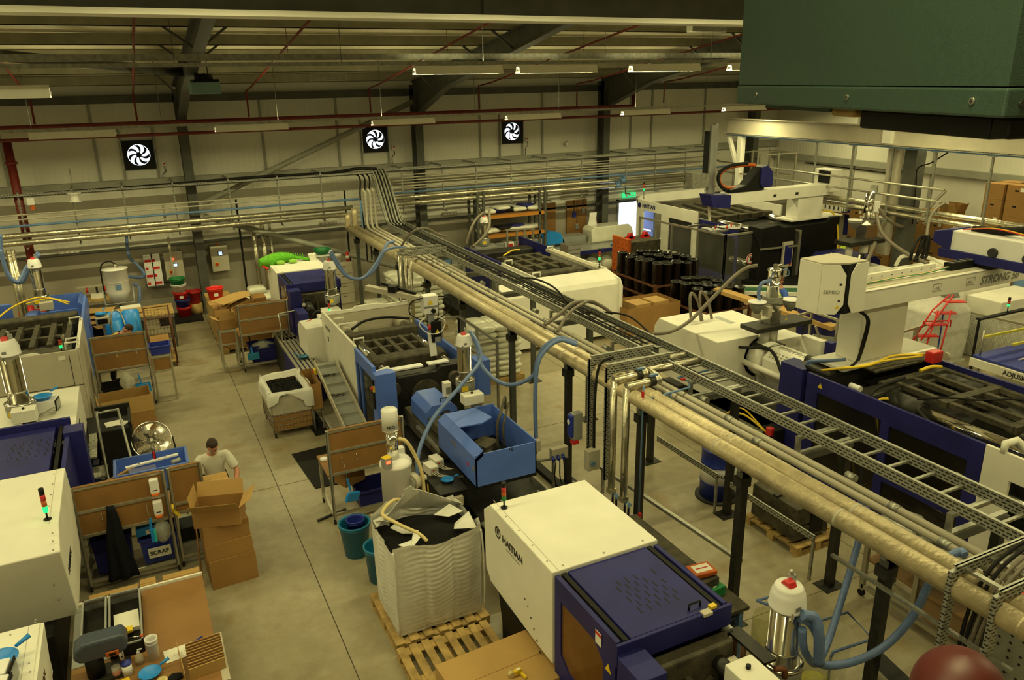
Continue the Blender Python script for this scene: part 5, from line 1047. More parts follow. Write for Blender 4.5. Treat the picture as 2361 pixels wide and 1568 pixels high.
for x,nm in((7.05,'near_rail'),(7.56,'far_rail')):
    M().box(x,ye,2.46,x+.02,yl,2.58).build('side_rail','perf',t); M().box(x-.008,ye,2.575,x+.03,yl,2.59).box(x-.008,ye,2.455,x+.03,yl,2.465).build('rail_lip','galv',t)
y=ye+.3; n=0
while y<yl: M().box(7.07,y,2.48,7.56,y+.035,2.505).build('rung','galv',t); y+=.33
for i,(x,y0) in enumerate(((7.14,9.5),(7.2,8.2),(7.27,10.5),(7.34,9.8),(7.42,12.0),(7.48,10.0))):
    one('power_cable','%s dark power cable lying in the long cable ladder'%ORD[i],'cable',M().tube([(x,y0,2.52),(x+.02,y0+4,2.53),(x-.02,y0+8,2.52),(x,yl,2.525)],.014,6,6),'rubber','cables in the long ladder')
t=T('cable_drop_ladder','sloping cable ladder dropping from wall tray to pipe rack','cable ladder',(7.3,23.8,2.6))
pa,pb_=Vector((7.05,23.35,2.6)),Vector((7.0,24.45,3.92))
for dx in(0,.5): M().bar(pa+Vector((dx,0,0)),pb_+Vector((dx,0,0)),.03,.09).build('side_rail','galv',t)
for i in range(9): f=i/8; c=pa.lerp(pb_,f); M().bar(c,c+Vector((.5,0,0)),.03,.02).build('rung','galv',t)
for i in range(9): 
    x=.05+i*.05; one('power_cable','%s thick cable on the sloping drop ladder'%ORD[i],'cable',M().tube([(7.05+x,23.0,2.56),pa+Vector((x,0,.04)),pa.lerp(pb_,.5)+Vector((x,-.04-.02*(i%3),.07)),pb_+Vector((x,-.02,.08)),(7.0+x-.15,24.62,4.05),(6.2,24.68,4.06)],.018 if i%3 else .026,6,5),'rubber' if i%2 else 'grey','cables on the drop ladder')
for i,x in enumerate((6.75,6.9,6.6)): one('power_cable','%s black cable hanging down the wall left of the drop ladder'%ORD[i],'cable',M().tube([(x-.5,24.65,3.97),(x-.1,24.65,3.98),(x+.06,24.6,3.8),(x+.02,24.6,3.2),(x+.1,24.6,2.0),(x+.1,24.6,1.2)],.024,8,5),'rubber','black hanging cables')
def support(x,y=24.5,z0=2.6,z1=4.1,i=0,side='left'): one('strut_support','galvanised slotted strut carrying pipes on the %s back wall, %s of its row'%(side,ORD[i]),'pipe support',M().box(x-.02,y-.02,z0,x+.02,y+.02,z1).box(x-.02,y,z1-.04,x+.02,YW-.05,z1).box(x-.02,y-.3,2.62,x+.02,y,2.66),'perf','strut hangers on the back wall')
i=0
for x in(-3.9,-2.6,-1.35,-.1,1.2,2.7,4.1,5.4): support(x,i=i,side='left'); i+=1
i=0
for x in(8.0,9.4,10.6,11.9,13.3,14.7,16.6,17.9,19.3,20.6): support(x,i=i,side='right'); i+=1
lw=XL+1
one('lagged_pipe','lower silver lagged pipe along left part of back wall','pipe',M().tube([(lw,24.3,2.79),(6.06,24.3,2.79)],.075,16),'foil','silver pipes on the back wall')
one('lagged_pipe','upper silver lagged pipe along left part of back wall','pipe',M().tube([(lw,24.42,2.97),(6.30,24.42,2.97)],.075,16),'foil','silver pipes on the back wall')
one('lagged_pipe','lower silver lagged pipe along right part of back wall','pipe',M().tube([(7.4,24.3,2.98),(20.5,24.3,2.98)],.07,16),'foil','silver pipes on the back wall')
one('lagged_pipe','upper silver lagged pipe along right part of back wall','pipe',M().tube([(7.4,24.42,3.15),(20.5,24.42,3.15)],.07,16),'foil','silver pipes on the back wall')
for px,py,s_ in((1436,420,'upper'),(1424,430,'lower')):
    c=PY(px,py,24.3); t=T('pipe_valve',s_+' blue valve on the right back wall silver pipes','valve',(c.x,24.3,c.z)); M().cyl((c.x-.09,24.3,3.15 if s_=='upper' else 2.98),(c.x+.09,24.3,3.15 if s_=='upper' else 2.98),.095).build('flange','bpipe',t); M().box(c.x-.03,24.2,(3.15 if s_=='upper' else 2.98)+.09,c.x+.03,24.4,(3.15 if s_=='upper' else 2.98)+.16).build('lever','bpipe',t)
pipe('blue air pipe along left part of back wall',[(lw,24.42,3.22),(6.53,24.42,3.22)],.032,'bpipe')
pipe('blue air pipe along right part of back wall',[(7.6,24.5,3.30),(21.5,24.5,3.34)],.028,'bpipe')
for i in range(2): pipe(('upper','lower')[i]+' thin grey conduit on left back wall above blue pipe',[(lw,24.5,3.50-i*.12),(5.2+i*.6,24.5,3.50-i*.12)],.022,'beige',grp='thin conduits on back wall')
for i in range(6): pipe('%s thin conduit down from tray on right back wall'%ORD[i],[(7.7,24.5,3.86-i*.088),(20.9-.3*(i%3),24.5,3.86-i*.088)],.024 if i%2 else .018,'alu' if i%2 else 'beige',grp='thin conduits on back wall')
for s_,x0,x1,z in(('left',lw,7.3,3.97),('right',7.5,21.0,4.0)):
    t=T('cable_tray','galvanised cable tray on brackets along %s back wall'%s_,'cable tray',((x0+x1)/2,24.6,z)); M().box(x0,24.45,z,x1,24.75,z+.01).build('tray_base','galv',t); M().box(x0,24.45,z,x1,24.46,z+.075).build('tray_edge','perf',t); M().box(x0,24.74,z,x1,24.75,z+.075).build('tray_edge','galv',t)
one('power_cable','fat black cable bundle lying on left back wall tray','cable',M().tube([(-2,24.6,4.0),(1,24.6,4.03),(3.5,24.58,4.08),(5.6,24.6,4.06),(6.6,24.6,4.14),(7.2,24.55,4.1)],.045,8,6),'rubber')
t=T('cable_reel','cream cable reel hanging on the left wall tray','cable reel',(-.9,24.35,3.75)); c=PY(172,454,24.3); M().lathe((c.x,24.3,c.z-.13),[(.17,0),(.17,.02),(.11,.03),(.11,.20),(.17,.22),(.17,.24)],20).build('drum','cream',t); M().cyl((c.x,24.3,c.z+.11),(c.x,24.3,c.z+.75),.014,n=8).build('hanging_rod','galv',t)
c=PY(73,468,24.3); t=T('wall_beacon','white alarm box with orange base on left wall tray','alarm',(c.x,24.3,c.z-.2)); M().box(c.x-.1,24.2,c.z-.05,c.x+.08,24.35,c.z+.14).build('casing','white',t,.02); M().box(c.x-.04,24.2,c.z-.18,c.x+.06,24.35,c.z-.05).build('base','orange',t)
for i,(x,r,mt) in enumerate(((3.35,.07,'foil'),(3.62,.07,'foil'),(3.85,.045,'alu'),(2.95,.03,'rubber'),(6.3,.03,'rubber'),(.9,.035,'beige'))): one('wall_downpipe','vertical pipe down the back wall behind white sacks, %s from its left'%ORD[i],'pipe',M().tube([(x,25.3,.02),(x,25.3,2.7 if i<3 else 3.4)],r,12),mt,'vertical pipes on the back wall')
for i,(x,y) in enumerate(((6.02,9.66),(6.05,9.22))):
    one('slotted_upright',('rear','front')[i]+' tall galvanised slotted upright carrying the isolator boxes','strut',M().box(x-.05,y-.02,.75,x+.05,y+.02,2.62).box(x-.05,y-.02,.75,x-.045,y+.05,2.62).box(x+.045,y-.02,.75,x+.05,y+.05,2.62),'perf','slotted uprights by isolators')
    t=T('cross_ladder',('rear','front')[i]+' short cable channel bridging from upright over the pipes','cable channel',(6.7,y,2.6)); M().box(6.0,y-.015,2.52,7.15,y,2.66).build('web','perf',t); M().box(6.0,y-.02,2.655,7.15,y+.03,2.668).box(6.0,y-.02,2.51,7.15,y+.03,2.522).build('flange','galv',t)
for i,y in enumerate((18.6,18.95)):
    one('slotted_upright',('rear','front')[1-i]+' galvanised slotted upright in far cluster beside sacks','strut',M().box(5.95,y-.02,.75,6.05,y+.02,2.62),'perf','slotted uprights by far sacks')
    t=T('cross_ladder',('rear','front')[1-i]+' far short cable channel bridging over the pipes','cable channel',(6.7,y,2.6)); M().box(6.0,y-.015,2.52,7.15,y,2.66).build('web','perf',t); M().box(6.0,y-.02,2.655,7.15,y+.03,2.668).build('flange','galv',t)
for i,(x,y) in enumerate(((5.86,18.5),(5.95,18.35),(6.0,18.1))): one('lagged_downpipe','vertical foil lagged downpipe beside the far uprights, %s of three'%ORD[i],'pipe',M().tube([(x,y,.8),(x,y,2.58)],.04,12),'foil','far lagged downpipes')
for i,(x,y) in enumerate(((5.98,8.98),(6.0,8.68))):
    t=T('lagged_downpipe',('rear','front')[i]+' vertical foil lagged downpipe with hose taps near isolators','pipe',(x,y,.6),'near lagged downpipes'); M().tube([(x,y,.72),(x,y,2.50)],.055,14).build('lagging','foil',t); M().tube([(x-.01,y,2.50),(x+.55,y-.02,2.52),(x+.6,y+.1,2.52),(x+.62,y+.35,2.52),(x+1.1,y+.35,2.52),(x+1.55,y+.35,2.52)],.06,12).build('cross_pipe','foil',t); M().cyl((x+.38,y-.02,2.52),(x+.46,y-.02,2.52),.075).build('valve_flange','dark',t); M().box(x+.38,y-.05,2.6,x+.5,y+.0,2.63).build('valve_lever','bpipe',t)
    M().cb((x,y,.66),.11,.11,.08).build('manifold','foil',t)
    for j_ in range(2):
        yy=y-.05+j_*.1; M().cyl((x+.05,yy-.02,.56),(x+.05,yy-.02,.66),.018).build('tap','bpipe',t); M().bar((x+.02,yy-.06,.6),(x+.10,yy-.02,.62),.02).build('tap_handle','bpipe',t); M().tube([(x+.05,yy-.02,.56),(x+.05,yy-.02,.4),(x+.08,yy+.02,.2),(x+.0,yy+.05,.06),(x-.3,yy+.1,.02)],.017,8,4).build('rubber_hose','rubber',t)
t=T('air_drop_pipe','thin light blue air drop pipe with red tap beside downpipes','pipe',(6.06,8.3,.6)); M().tube([(6.06,8.36,.5),(6.06,8.36,2.45),(6.06,8.36,2.62)],.014,8).tube([(6.06,8.36,2.4),(6.9,8.4,2.42),(7.05,8.6,2.42),(7.0,8.8,2.42),(7.8,8.85,2.42)],.016,8).tube([(6.55,8.38,2.4),(6.55,8.38,2.28)],.014,8).build('pipe_run','bpipe',t)
M().cb((6.06,8.33,.56),.03,.05,.06).build('red_tap','red',t); M().cb((6.03,8.33,2.46),.02,.04,.09).build('red_tap','red',t); M().cb((6.95,8.62,2.45),.06,.04,.03).build('red_tap','red',t); M().tube([(6.06,8.36,.5),(6.06,8.36,.3),(6.08,8.3,.05)],.016,8).build('rubber_hose','rubber',t)
c=P(1307,940,1.35); t=T('motor_isolator','grey isolator box with blue handle on slotted upright','isolator',(5.95,9.95,1.0)); M().cb((5.80,9.75,1.28),.17,.12,.46).build('casing','tbar',t,.015); M().cb((5.70,9.75,1.34),.06,.13,.38).build('blue_cover','blue',t,.02); M().cyl((5.665,9.75,1.6),(5.66,9.75,1.6),.04).build('dial','white',t); M().cb((5.76,9.73,1.22),.1,.1,.06).build('red_plug','red',t)
t=T('motor_isolator','cream rotary isolator with blue switch, lower of the pair','isolator',(5.95,9.4,.9)); M().cb((5.90,9.42,.88),.22,.13,.34).build('casing','beige',t,.01); M().cyl((5.86,9.34,1.02),(5.86,9.31,1.02),.04).build('dial','bpipe',t); M().tube([(5.95,9.45,1.2),(5.95,9.45,2.0),(6.05,9.5,2.55),(6.3,9.5,2.65)],.022,8,4).build('armoured_cable','rubber',t)
t=T('socket_cluster','cluster of socket boxes with blue and red plugs on short rail','electrical box',(5.3,9.9,.8)); M().cb((5.32,10.2,.98),.13,.1,.2).build('socket_box','beige',t,.01); M().cyl((5.25,10.14,1.05),(5.22,10.12,1.05),.04).build('red_socket','red',t); M().cb((5.62,9.98,.88),.30,.1,.2).build('socket_box','beige',t,.01)
for x in(5.48,5.57,5.66): M().cyl((x,9.93,.95),(x-.02,9.85,.93),.028).build('blue_plug','blue',t)
M().bar((5.1,10.05,.9),(5.8,10.0,.86),.05,.03).build('rail','galv',t); M().box(5.52,10.0,0,5.56,10.04,.88).box(5.14,10.05,.2,5.17,10.08,.9).build('stand_post','galv',t); 
for q in range(3): M().tube([(5.5+q*.07,9.86,.9),(5.45+q*.1,9.8,.6),(5.6+q*.08,9.8,.3),(5.8,9.85,.1+q*.04)],.01,6,5).build('cable','rubber',t)
t=T('air_filter_unit','dark green air filter cylinder with red handle beside blue box','air filter',(5.3,9.0,.56)); M().cyl((5.12,8.75,.57),(5.12,8.75,.90),.055).build('bowl',mat('dark_green',(.01,.03,.02),.4),t); M().cyl((5.12,8.75,.90),(5.12,8.75,.96),.06).build('cap','dark',t); M().bar((5.12,8.75,.94),(5.34,8.78,.94),.03).build('arm','galv',t); M().tube([(5.36,8.78,.95),(5.36,8.78,.7),(5.3,8.72,.58)],.012,6,4).build('hose','rubber',t); M().cb((5.36,8.78,.9),.03,.03,.07).build('red_grip','red',t)
for i,(a,b_,lb) in enumerate((((6.5,10.1,.45),(6.72,6.9,.45),'pale galvanised rail running at low level along rack toward tool bench'),((5.0,11.4,.12),(6.4,7.4,.12),'x'))):
    if i==0: t=T('floor_trunking',lb,'trunking',(6.6,8.5,0)); M().bar(a,b_,.06,.05).build('channel','galv',t); M().box(6.48,10.0,0,6.52,10.05,.42).box(6.70,6.95,0,6.74,7.0,.42).build('leg','galv',t)
one('floor_trunking','black floor cable trunking passing beside the blue box','trunking',M().box(5.85,7.3,.0,6.0,12.2,.09),'black')
for i,(y0,y1) in enumerate(((6.6,8.3),(8.6,10.2))): 
    t=T('slotted_rail',('near','far')[i]+' slotted galvanised rail at knee height between rear rack posts','rail',(7.75,y0,.0)); M().box(7.72,y0,.62,7.74,y1,.72).build('web','perf',t); M().box(7.72,y0,.0,7.75,y0+.04,.62).build('leg','galv',t)
def hose(label,pts,r=.03,mt='hose',k_=8,ribs=True,grp='blue suction hoses'):
    return one('suction_hose',label,'hose',M().tube(pts,r,10,k_),mt,grp)
K['hose']=mat('blue_hose2',(.12,.19,.40),.4,var=.1,scale=30)
def hpx(label,pts,r=.03,mt='hose'):
    # pts: (px,py,Y)
    return hose(label,[PY(a,b_,y) for a,b_,y in pts],r,mt)
hpx('large looping blue hose from foreground loader up to the lagged pipes, lower loop',[(1845,1425,4.35),(1870,1440,4.3),(1888,1480,4.3),(1890,1530,4.4),(1960,1528,4.3),(2040,1490,4.2),(2105,1420,4.1),(2145,1340,4.05),(2180,1290,4.0),(2215,1272,3.95),(2225,1280,3.9)],.040)
hpx('straight blue hose rising from foreground loader to the rack pipes',[(1850,1450,4.3),(1855,1500,4.3),(1880,1530,4.4),(1905,1490,4.6),(1935,1400,4.8),(1968,1290,5.0),(1995,1190,5.1),(1998,1168,5.15),(1980,1160,5.25)],.038)
hpx('thick short blue hose bending down beside the foreground loader',[(1850,1418,4.3),(1878,1425,4.25),(1888,1460,4.2),(1888,1530,4.2)],.05)
hpx('blue hose drooping from centre loader to the lagged pipes',[(1088,770,11.95),(1100,800,11.9),(1112,845,11.7),(1150,880,11.3),(1190,886,11.0),(1230,865,10.8),(1238,835,10.7),(1255,800,10.6),(1290,780,10.5),(1330,790,10.4)],.034)
hpx('second blue hose from the rack dropping down past blue box',[(1330,795,10.2),(1290,785,10.3),(1255,810,10.3),(1238,850,10.3),(1234,930,10.3),(1236,1020,10.3),(1234,1045,10.3)],.034)
hpx('blue hose slanting from centre loader down to white dryer',[(1085,765,11.9),(1100,790,11.6),(1108,830,11.4),(1070,880,11.0),(1010,950,10.6),(985,990,10.4),(965,1045,10.2),(962,1100,10.1)],.032)
hpx('upper blue hose drooping from far loader to rack',[(762,578,18.2),(775,600,18.3),(800,635,18.5),(830,643,18.8),(860,625,19.1),(880,590,19.4),(893,562,19.7),(908,558,19.8)],.04)
hpx('lower blue hose drooping from far loader to rack',[(760,582,18.2),(780,615,18.3),(805,640,18.4),(838,640,18.7),(865,610,19.0),(885,580,19.2),(915,570,19.4),(940,574,19.4)],.036)
hpx('dark blue hose looping at far left beside lagged uprights',[(0,540,22.5),(5,590,22.5),(22,640,22.5),(50,650,22.5),(70,610,22.5),(88,583,22.4)],.05); hpx('second dark blue hose looping at far left below the first',[(0,575,22),(15,625,22),(40,650,22),(62,615,22.2),(92,586,22.3)],.045)
hpx('blue hose at left edge entering nearest left loader',[(-12,820,14.5),(10,815,14.4),(22,800,14.2),(28,797,14.1)],.06)
hpx('grey looping hose over the rack above far white machine',[(925,568,19.5),(940,545,19.2),(960,530,19),(985,527,19),(1010,540,18.8),(1030,545,18.6)],.03,'ghose')
hpx('grey arching hose left over the rack middle',[(1255,750,11.8),(1290,725,11.8),(1320,700,11.9),(1355,695,12.0),(1385,705,12.2),(1410,722,12.4)],.035,'ghose'); hpx('grey arching hose right over the rack middle',[(1285,765,11.4),(1310,725,11.6),(1340,702,11.8),(1365,695,12),(1400,715,12.3)],.03,'ghose')
hpx('black cable sagging out of ladder toward back right machine',[(1200,640,14.2),(1240,645,13.8),(1280,665,13.2),(1310,700,12.8)],.02,'rubber'); hpx('black cable trailing off the ladder toward cream right machine',[(1350,720,12.2),(1420,722,12),(1460,735,11.6),(1505,775,11)],.018,'rubber')
hpx('long grey hose from ladder up to right-hand blender hopper',[(1500,770,11.5),(1545,765,11.6),(1590,740,11.7),(1640,690,11.8),(1690,640,11.9),(1720,618,11.9),(1745,612,11.9)],.036,'ghose')
pallet('weathered wooden pallet under big white granule bag',2.12,7.80,3.38,8.95,0,7)
pallet('wooden pallet with open slats in front of big white bag',2.10,6.55,3.30,7.75,0,8)
t=T('bulk_bag','big white bulk bag of black granules with open torn top, foreground','bulk bag',(2.78,8.36,.145))
x0,x1,y0,y1,zb,zt=2.19,3.34,7.92,8.84,.145,1.36
def bagf(u,v):
    a=v*4; s_=int(a)%4; f=a-int(a)
    cs=[(x0,y0),(x1,y0),(x1,y1),(x0,y1)]; p,q=cs[s_],cs[(s_+1)%4]; x=p[0]+(q[0]-p[0])*f; y=p[1]+(q[1]-p[1])*f
    b_=.07*math.sin(PI*f)*(.35+.65*math.sin(PI*min(1,u*1.05))); nx,ny=[(0,-1),(1,0),(0,1),(-1,0)][s_]
    w_=.0035*math.sin(u*120+4*math.sin(f*5+s_)+2*math.sin(f*17))*math.sin(PI*f)*(.3+.7*abs(math.sin(u*7+f*4)))+.004*math.sin(f*31+u*5)*math.sin(PI*f)-.014*(1 if abs(f-.33)<.03 or abs(f-.66)<.03 else 0)
    z=zb+(zt-zb)*u+(.03*math.sin(f*9+s_)*max(0,u-.85)*6)
    if u>.9: 
        z+= (.16*max(0,1-abs(v-.70)*14)+.10*max(0,1-abs(v-.27)*20)+.05*max(0,1-abs(v-.0)*12))*(u-.9)*10
    if u<.05: b_*=.3
    k_=1-.03*(1-u)
    cx,cy=(x0+x1)/2,(y0+y1)/2
    return (cx+(x-cx)*k_+nx*(b_+w_),cy+(y-cy)*k_+ny*(b_+w_),z)
m=M(); m.grid(bagf,130,160); o=m.build('bag_shell','bag',t); 
M().box(x0+.05,y0+.05,zb,x1-.05,y1-.05,zb+.05).build('bag_bottom','bag',t)
m=M(); rnd=random.Random(3)
m.grid(lambda u,v:(x0+.0+(x1-x0-.0)*u,y0+.0+(y1-y0)*v,1.20+.10*math.sin(u*PI)*math.sin(v*PI)+.025*math.sin(u*9+v*4)+.02*math.sin(v*13+u*5)),24,20); o=m.build('black_granules','granule',t); o['kind']='stuff'
def flap(pts,mt='bag',nm='torn_flap'):
    m=M(); m.add(pts,[tuple(range(len(pts)))]); o=m.build(nm,mt,t); sd=o.modifiers.new('s','SOLIDIFY'); sd.thickness=.006
flap([(2.9,8.86,1.30),(2.55,8.80,1.42),(2.62,8.70,1.72),(2.70,8.66,1.78),(2.80,8.66,1.66)]); flap([(2.72,8.66,1.72),(2.80,8.66,1.70),(3.36,8.6,1.38),(3.36,8.8,1.3),(2.9,8.86,1.30)])
flap([(2.21,8.72,1.36),(2.24,8.55,1.46),(2.34,8.50,1.44),(2.36,8.58,1.33)]); flap([(2.55,8.80,1.42),(2.2,8.78,1.34),(2.2,8.6,1.34),(2.62,8.72,1.64)])
flap([(2.30,8.05,1.37),(2.44,7.98,1.30),(2.62,8.14,1.33),(2.58,8.28,1.36),(2.5,8.12,1.34)]); flap([(3.05,8.1,1.35),(3.30,7.95,1.38),(3.34,8.3,1.42),(3.12,8.25,1.33)]); flap([(2.45,8.36,1.315),(2.62,8.26,1.32),(2.66,8.32,1.32),(2.52,8.42,1.325),(2.44,8.62,1.31),(2.36,8.56,1.31)]); flap([(2.95,8.55,1.34),(3.1,8.4,1.35),(3.3,8.4,1.38),(3.2,8.62,1.40)])
for s_,(x,y) in enumerate(((x0+.0,y0+.0),(x1,y0),)): M().tube([(x+.01,y-.02,zb+.05),(x+.01+(.01 if s_ else -.01),y-.03,.7),(x+.01,y-.02,1.2),(x,y,1.36)],.012,6,5).build('corner_seam','bag',t)
one('suction_pipe','curved cream suction hose lying across granules in big white bag','hose',M().tube([PY(965,1200,9.05) if False else (2.9,9.0,1.0),(2.62,8.95,1.45),(2.30,8.66,1.49),(2.42,8.42,1.43),(2.62,8.22,1.34),(2.70,8.12,1.26)],.024,10,8),'yhose')
q=[P(1003,1542,.80),P(1232,1454,.80),P(1302,1549,.80)]
cA=q[0]; cB=q[1]; cD=q[2]; ang=math.atan2((cB-cA).y,(cB-cA).x)
w_=(cB-cA).length; ctr=cA+(cB-cA)/2+(cD-cB)*.5*1.35
cbox('large tan carton with flat lid in front of big bag, tape gun on it',(2.76,6.16,0),1.12,.82,.80,.06,mt='card2')
t=T('tape_gun','yellow tape gun resting on large tan carton lid','tool',(2.66,5.95,.805)); c=P(1193,1552,.82)
t.location=(c.x,c.y,.81); t['_o']=(c.x,c.y,.81); M().cb((c.x,c.y,.81),.09,.045,.06,.2).build('body','yellow',t,.01); M().cyl((c.x-.07,c.y-.02,.83),(c.x-.07,c.y+.03,.83),.032).build('tape_reel','yhose',t); M().bar((c.x+.03,c.y-.01,.82),(c.x+.05,c.y-.10,.82),.025).build('handle','yellow',t); M().cb((c.x+.01,c.y,.87),.035,.03,.002,.2).build('paper_label','paper',t)
b0=P(828,1285,0); b0.y+=.12; h_=PY(828,1200,b0.y).z
bb=bucket('large teal bin left of big white bag, blue bucket inside',(b0.x,b0.y,0),.17,.225,h_,'teal',nm='waste_bin',cat_='bin')
bucket('dark blue bucket standing inside the large teal bin',(b0.x+.03,b0.y+.05,.08),.10,.13,h_-.06,'blue')
bucket('second teal bin half hidden behind big white bag',(2.42,9.42,0),.17,.21,.55,'teal',nm='waste_bin',cat_='bin')
dx,dy=2.80,9.62
t=T('hopper_dryer','white cylindrical hopper dryer on legs with chrome column and cream hose','dryer',(dx,dy,0)); R_=.215
zc=PY(912,1172,dy).z; zt_=PY(912,1062,dy).z; zh=PY(897,990,dy).z; zh2=PY(897,945,dy).z
for a in(.6,2.2,3.8,5.4): M().bar((dx+math.cos(a)*.24,dy+math.sin(a)*.24,0),(dx+math.cos(a)*.20,dy+math.sin(a)*.20,zc+.02),.035,.02).build('leg','tbar',t)
M().lathe((dx,dy,zc-.02),[(.25,0),(.25,.02),(R_,.03)],28).build('support_ring','tbar',t); M().lathe((dx,dy,zc-.35),[(.05,0),(R_*.95,.36)],24).build('cone','tbar',t)
M().lathe((dx,dy,zc),[(R_,0),(R_,zt_-zc-.06),(R_*1.07,zt_-zc-.05),(R_*1.07,zt_-zc-.02),(R_*.9,zt_-zc+.03),(R_*.5,zt_-zc+.05)],30).build('drum','white',t)
M().cyl((dx-.03,dy,zt_+.03),(dx-.03,dy,zh),.085,n=28).build('chrome_column','chrome',t); M().lathe((dx-.04,dy,zh-.02),[(.11,0),(.125,.02),(.10,.03)],24).build('column_flange','chrome',t)
hd_=M().lathe((dx-.04,dy,zh),[(.113,0),(.113,zh2-zh),(.10,zh2-zh+.015),(0,zh2-zh+.02)],28).build('head','white',t)
for i,ch in enumerate('NCO'):
    a=-PI/2-.55+i*.30; text(ch,.055,'ink',t,(dx-.04+.115*math.cos(a)-.015,dy+.115*math.sin(a),zh+.05),(-math.sin(a),math.cos(a),0),(0,0,1),bold=True)
M().cb((dx-.17,dy-.16,zt_+.0),.11,.11,.16,.3).build('level_switch','tbar',t,.006); M().cb((dx-.17,dy-.16,zt_+.16),.11,.11,.006,.3).build('yellow_lid','yellow',t); M().cb((dx-.16,dy-.222,zt_+.09),.06,.01,.035,.3).build('red_display','er',t)
m=M(); fx_,fy_,fz_=dx+.20,dy-.12,(zc+zt_)/2+.05
M().cyl((fx_-.04,fy_-.02,fz_),(fx_+.04,fy_+.03,fz_),.12,n=24).build('blower','beige',t); M().cyl((fx_+.04,fy_+.02,fz_+.02),(fx_+.2,fy_+.0,fz_+.02),.04,n=16).build('blower_outlet','beige',t); M().cyl((fx_-.06,fy_-.04,fz_),(fx_-.04,fy_-.03,fz_),.09,n=20).build('blower_grille','grey',t)
M().cb((dx+.02,dy-.30,zc-.22),.15,.13,.50).build('control_box','white',t,.008); M().cb((dx+.02,dy-.30,zc+.28),.045,.05,.05).build('red_lamp','red',t); M().cb((dx+.0,dy-.368,zc-.05),.09,.004,.06).build('display','inkg',t); warn(t,(dx+.03,dy-.37,zc-.13),.04,(1,0,0),(0,0,1)); M().cb((dx-.058,dy-.32,zc+.05),.004,.06,.12).build('switch_panel','ink',t)
M().cyl((dx+.16,dy-.2,zc-.5),(dx+.16,dy-.2,zc-.02),.07,n=16).build('filter_tube','beige',t)
M().cb((dx+.14,dy+.2,zt_-.05),.1,.1,.14).build('bracket','white',t)
hose('cream hose curving from dryer column down into big bag',[(dx+.05,dy-.06,zh-.14),(dx+.14,dy-.12,zh-.18),(dx+.26,dy-.12,zt_+.05),(dx+.33,dy-.15,zt_-.25),(dx+.33,dy-.2,zc-.1),(dx+.27,dy-.35,zc-.45)],.026,'yhose',8,True,None)
t=T('temperature_unit','black temperature control cabinet with red plugs beside dryer','cabinet',(3.65,10.2,0)); 
M().box(3.44,9.62,.08,3.86,10.78,.95).build('cabinet','black',t,.012); M().box(3.43,9.61,.95,3.87,10.79,.965).build('lid','dark',t,.004)
for x in(3.5,3.8):
    for y in(9.7,10.7): M().cyl((x,y,0),(x,y,.08),.03).build('foot','rubber',t)
for z in(.74,.45):
    M().cb((3.68,9.585,z),.19,.06,.15).build('socket_box','beige',t,.008); M().cyl((3.67,9.55,z+.07),(3.66,9.50,z+.06),.035).build('red_plug','red',t); M().cyl((3.66,9.50,z+.05),(3.68,9.47,z-.03),.028).build('red_plug_body','red',t); M().tube([(3.68,9.47,z-.03),(3.7,9.45,z-.2),(3.82,9.5,z-.25),(3.86,9.55,z-.1)],.009,6,5).build('cable','rubber',t)
for y,z in((10.05,.6),(10.5,.6)): label_plate(t,'type_plate',(3.438,y-.1,z+.1),.1,.2,(0,-1,0),(0,0,1),'beige')
label_plate(t,'warning_label',(3.438,10.15,.82),.06,.12,(0,-1,0),(0,0,1),'yellow')
for i in range(3): M().tube([(3.6+i*.07,9.6,.3),(3.62+i*.06,9.5,.12),(3.75,9.5,.1),(3.8,9.55,.25)],.008,6,5).build('cable_loop','galv',t)
for i,(x,y) in enumerate(((3.56,10.34),(3.72,10.52))):
    t=T('controller_box',('left','right')[i]+' cream controller box on black temperature cabinet','control box',(x,y,.965),'cream controllers on black cabinet'); M().cb((x,y,.966),.15,.24,.14,.12).build('casing','cream',t,.006); M().cb((x+.015,y-.125,.985),.12,.008,.10,.12).build('face_plate','beige',t); M().cb((x,y-.132,1.05),.03,.006,.02,.12).build('red_switch','red',t)
    for j_ in range(3): M().tube([(x-.03+j_*.03,y-.13,1.03),(x+.02+j_*.04,y-.22,1.0),(x+.14+j_*.03,y-.25,.975)],.006,6,4).build('cable','beige',t)
pan('teal pan with handle on black temperature cabinet',(3.68,9.95,.968),.095,'cyan',-.1)
one('floor_mat','black ribbed rubber floor mat beside centre bench','mat',M().add([tuple(P(672,1047,.0)),tuple(P(760,1025,.0)),(3.0,12.4,0),(2.16,12.45,0)]+[tuple(P(672,1047,.012)),tuple(P(760,1025,.012)),(3.0,12.4,.012),(2.16,12.45,.012)],[(3,2,1,0),(4,5,6,7),(0,1,5,4),(1,2,6,5),(2,3,7,6),(3,0,4,7)]),'rubber')
crate('dark blue crate under the centre packing bench',(3.0,11.6,0),.7,.5,.34,'navy',0,None,'crate')
cbox('open brown carton under the centre packing bench',(2.62,11.75,.38),.4,.3,.25,.4,{'x-':2.6,'x+':2.2},open_=True)
t=T('hanging_dustpan','blue dustpan and brush hanging under centre bench rail','dustpan',(2.45,11.0,.5)); M().cb((2.47,11.0,.50),.26,.05,.16,.5,.2,.3).build('pan','cyan',t,.01); M().bar((2.45,11.02,.6),(2.42,11.05,.8),.03,.02).build('handle','cyan',t); M().cyl((2.42,11.06,.8),(2.40,11.08,1.05),.004,n=5).build('chain','galv',t)
one('white_saucer','small white coil of tape on left of centre worktop','tape',M().lathe((2.22,11.75,.857),[(.06,0),(.06,.04),(.03,.045)],16),'white')
one('floor_bar','loose dark metal bar on floor under centre bench','bar',M().bar((1.95,11.35,.02),(2.45,11.5,.02),.04,.03),'dark')
cx0,cx1,cy0,cy1=1.90,2.68,14.85,16.0
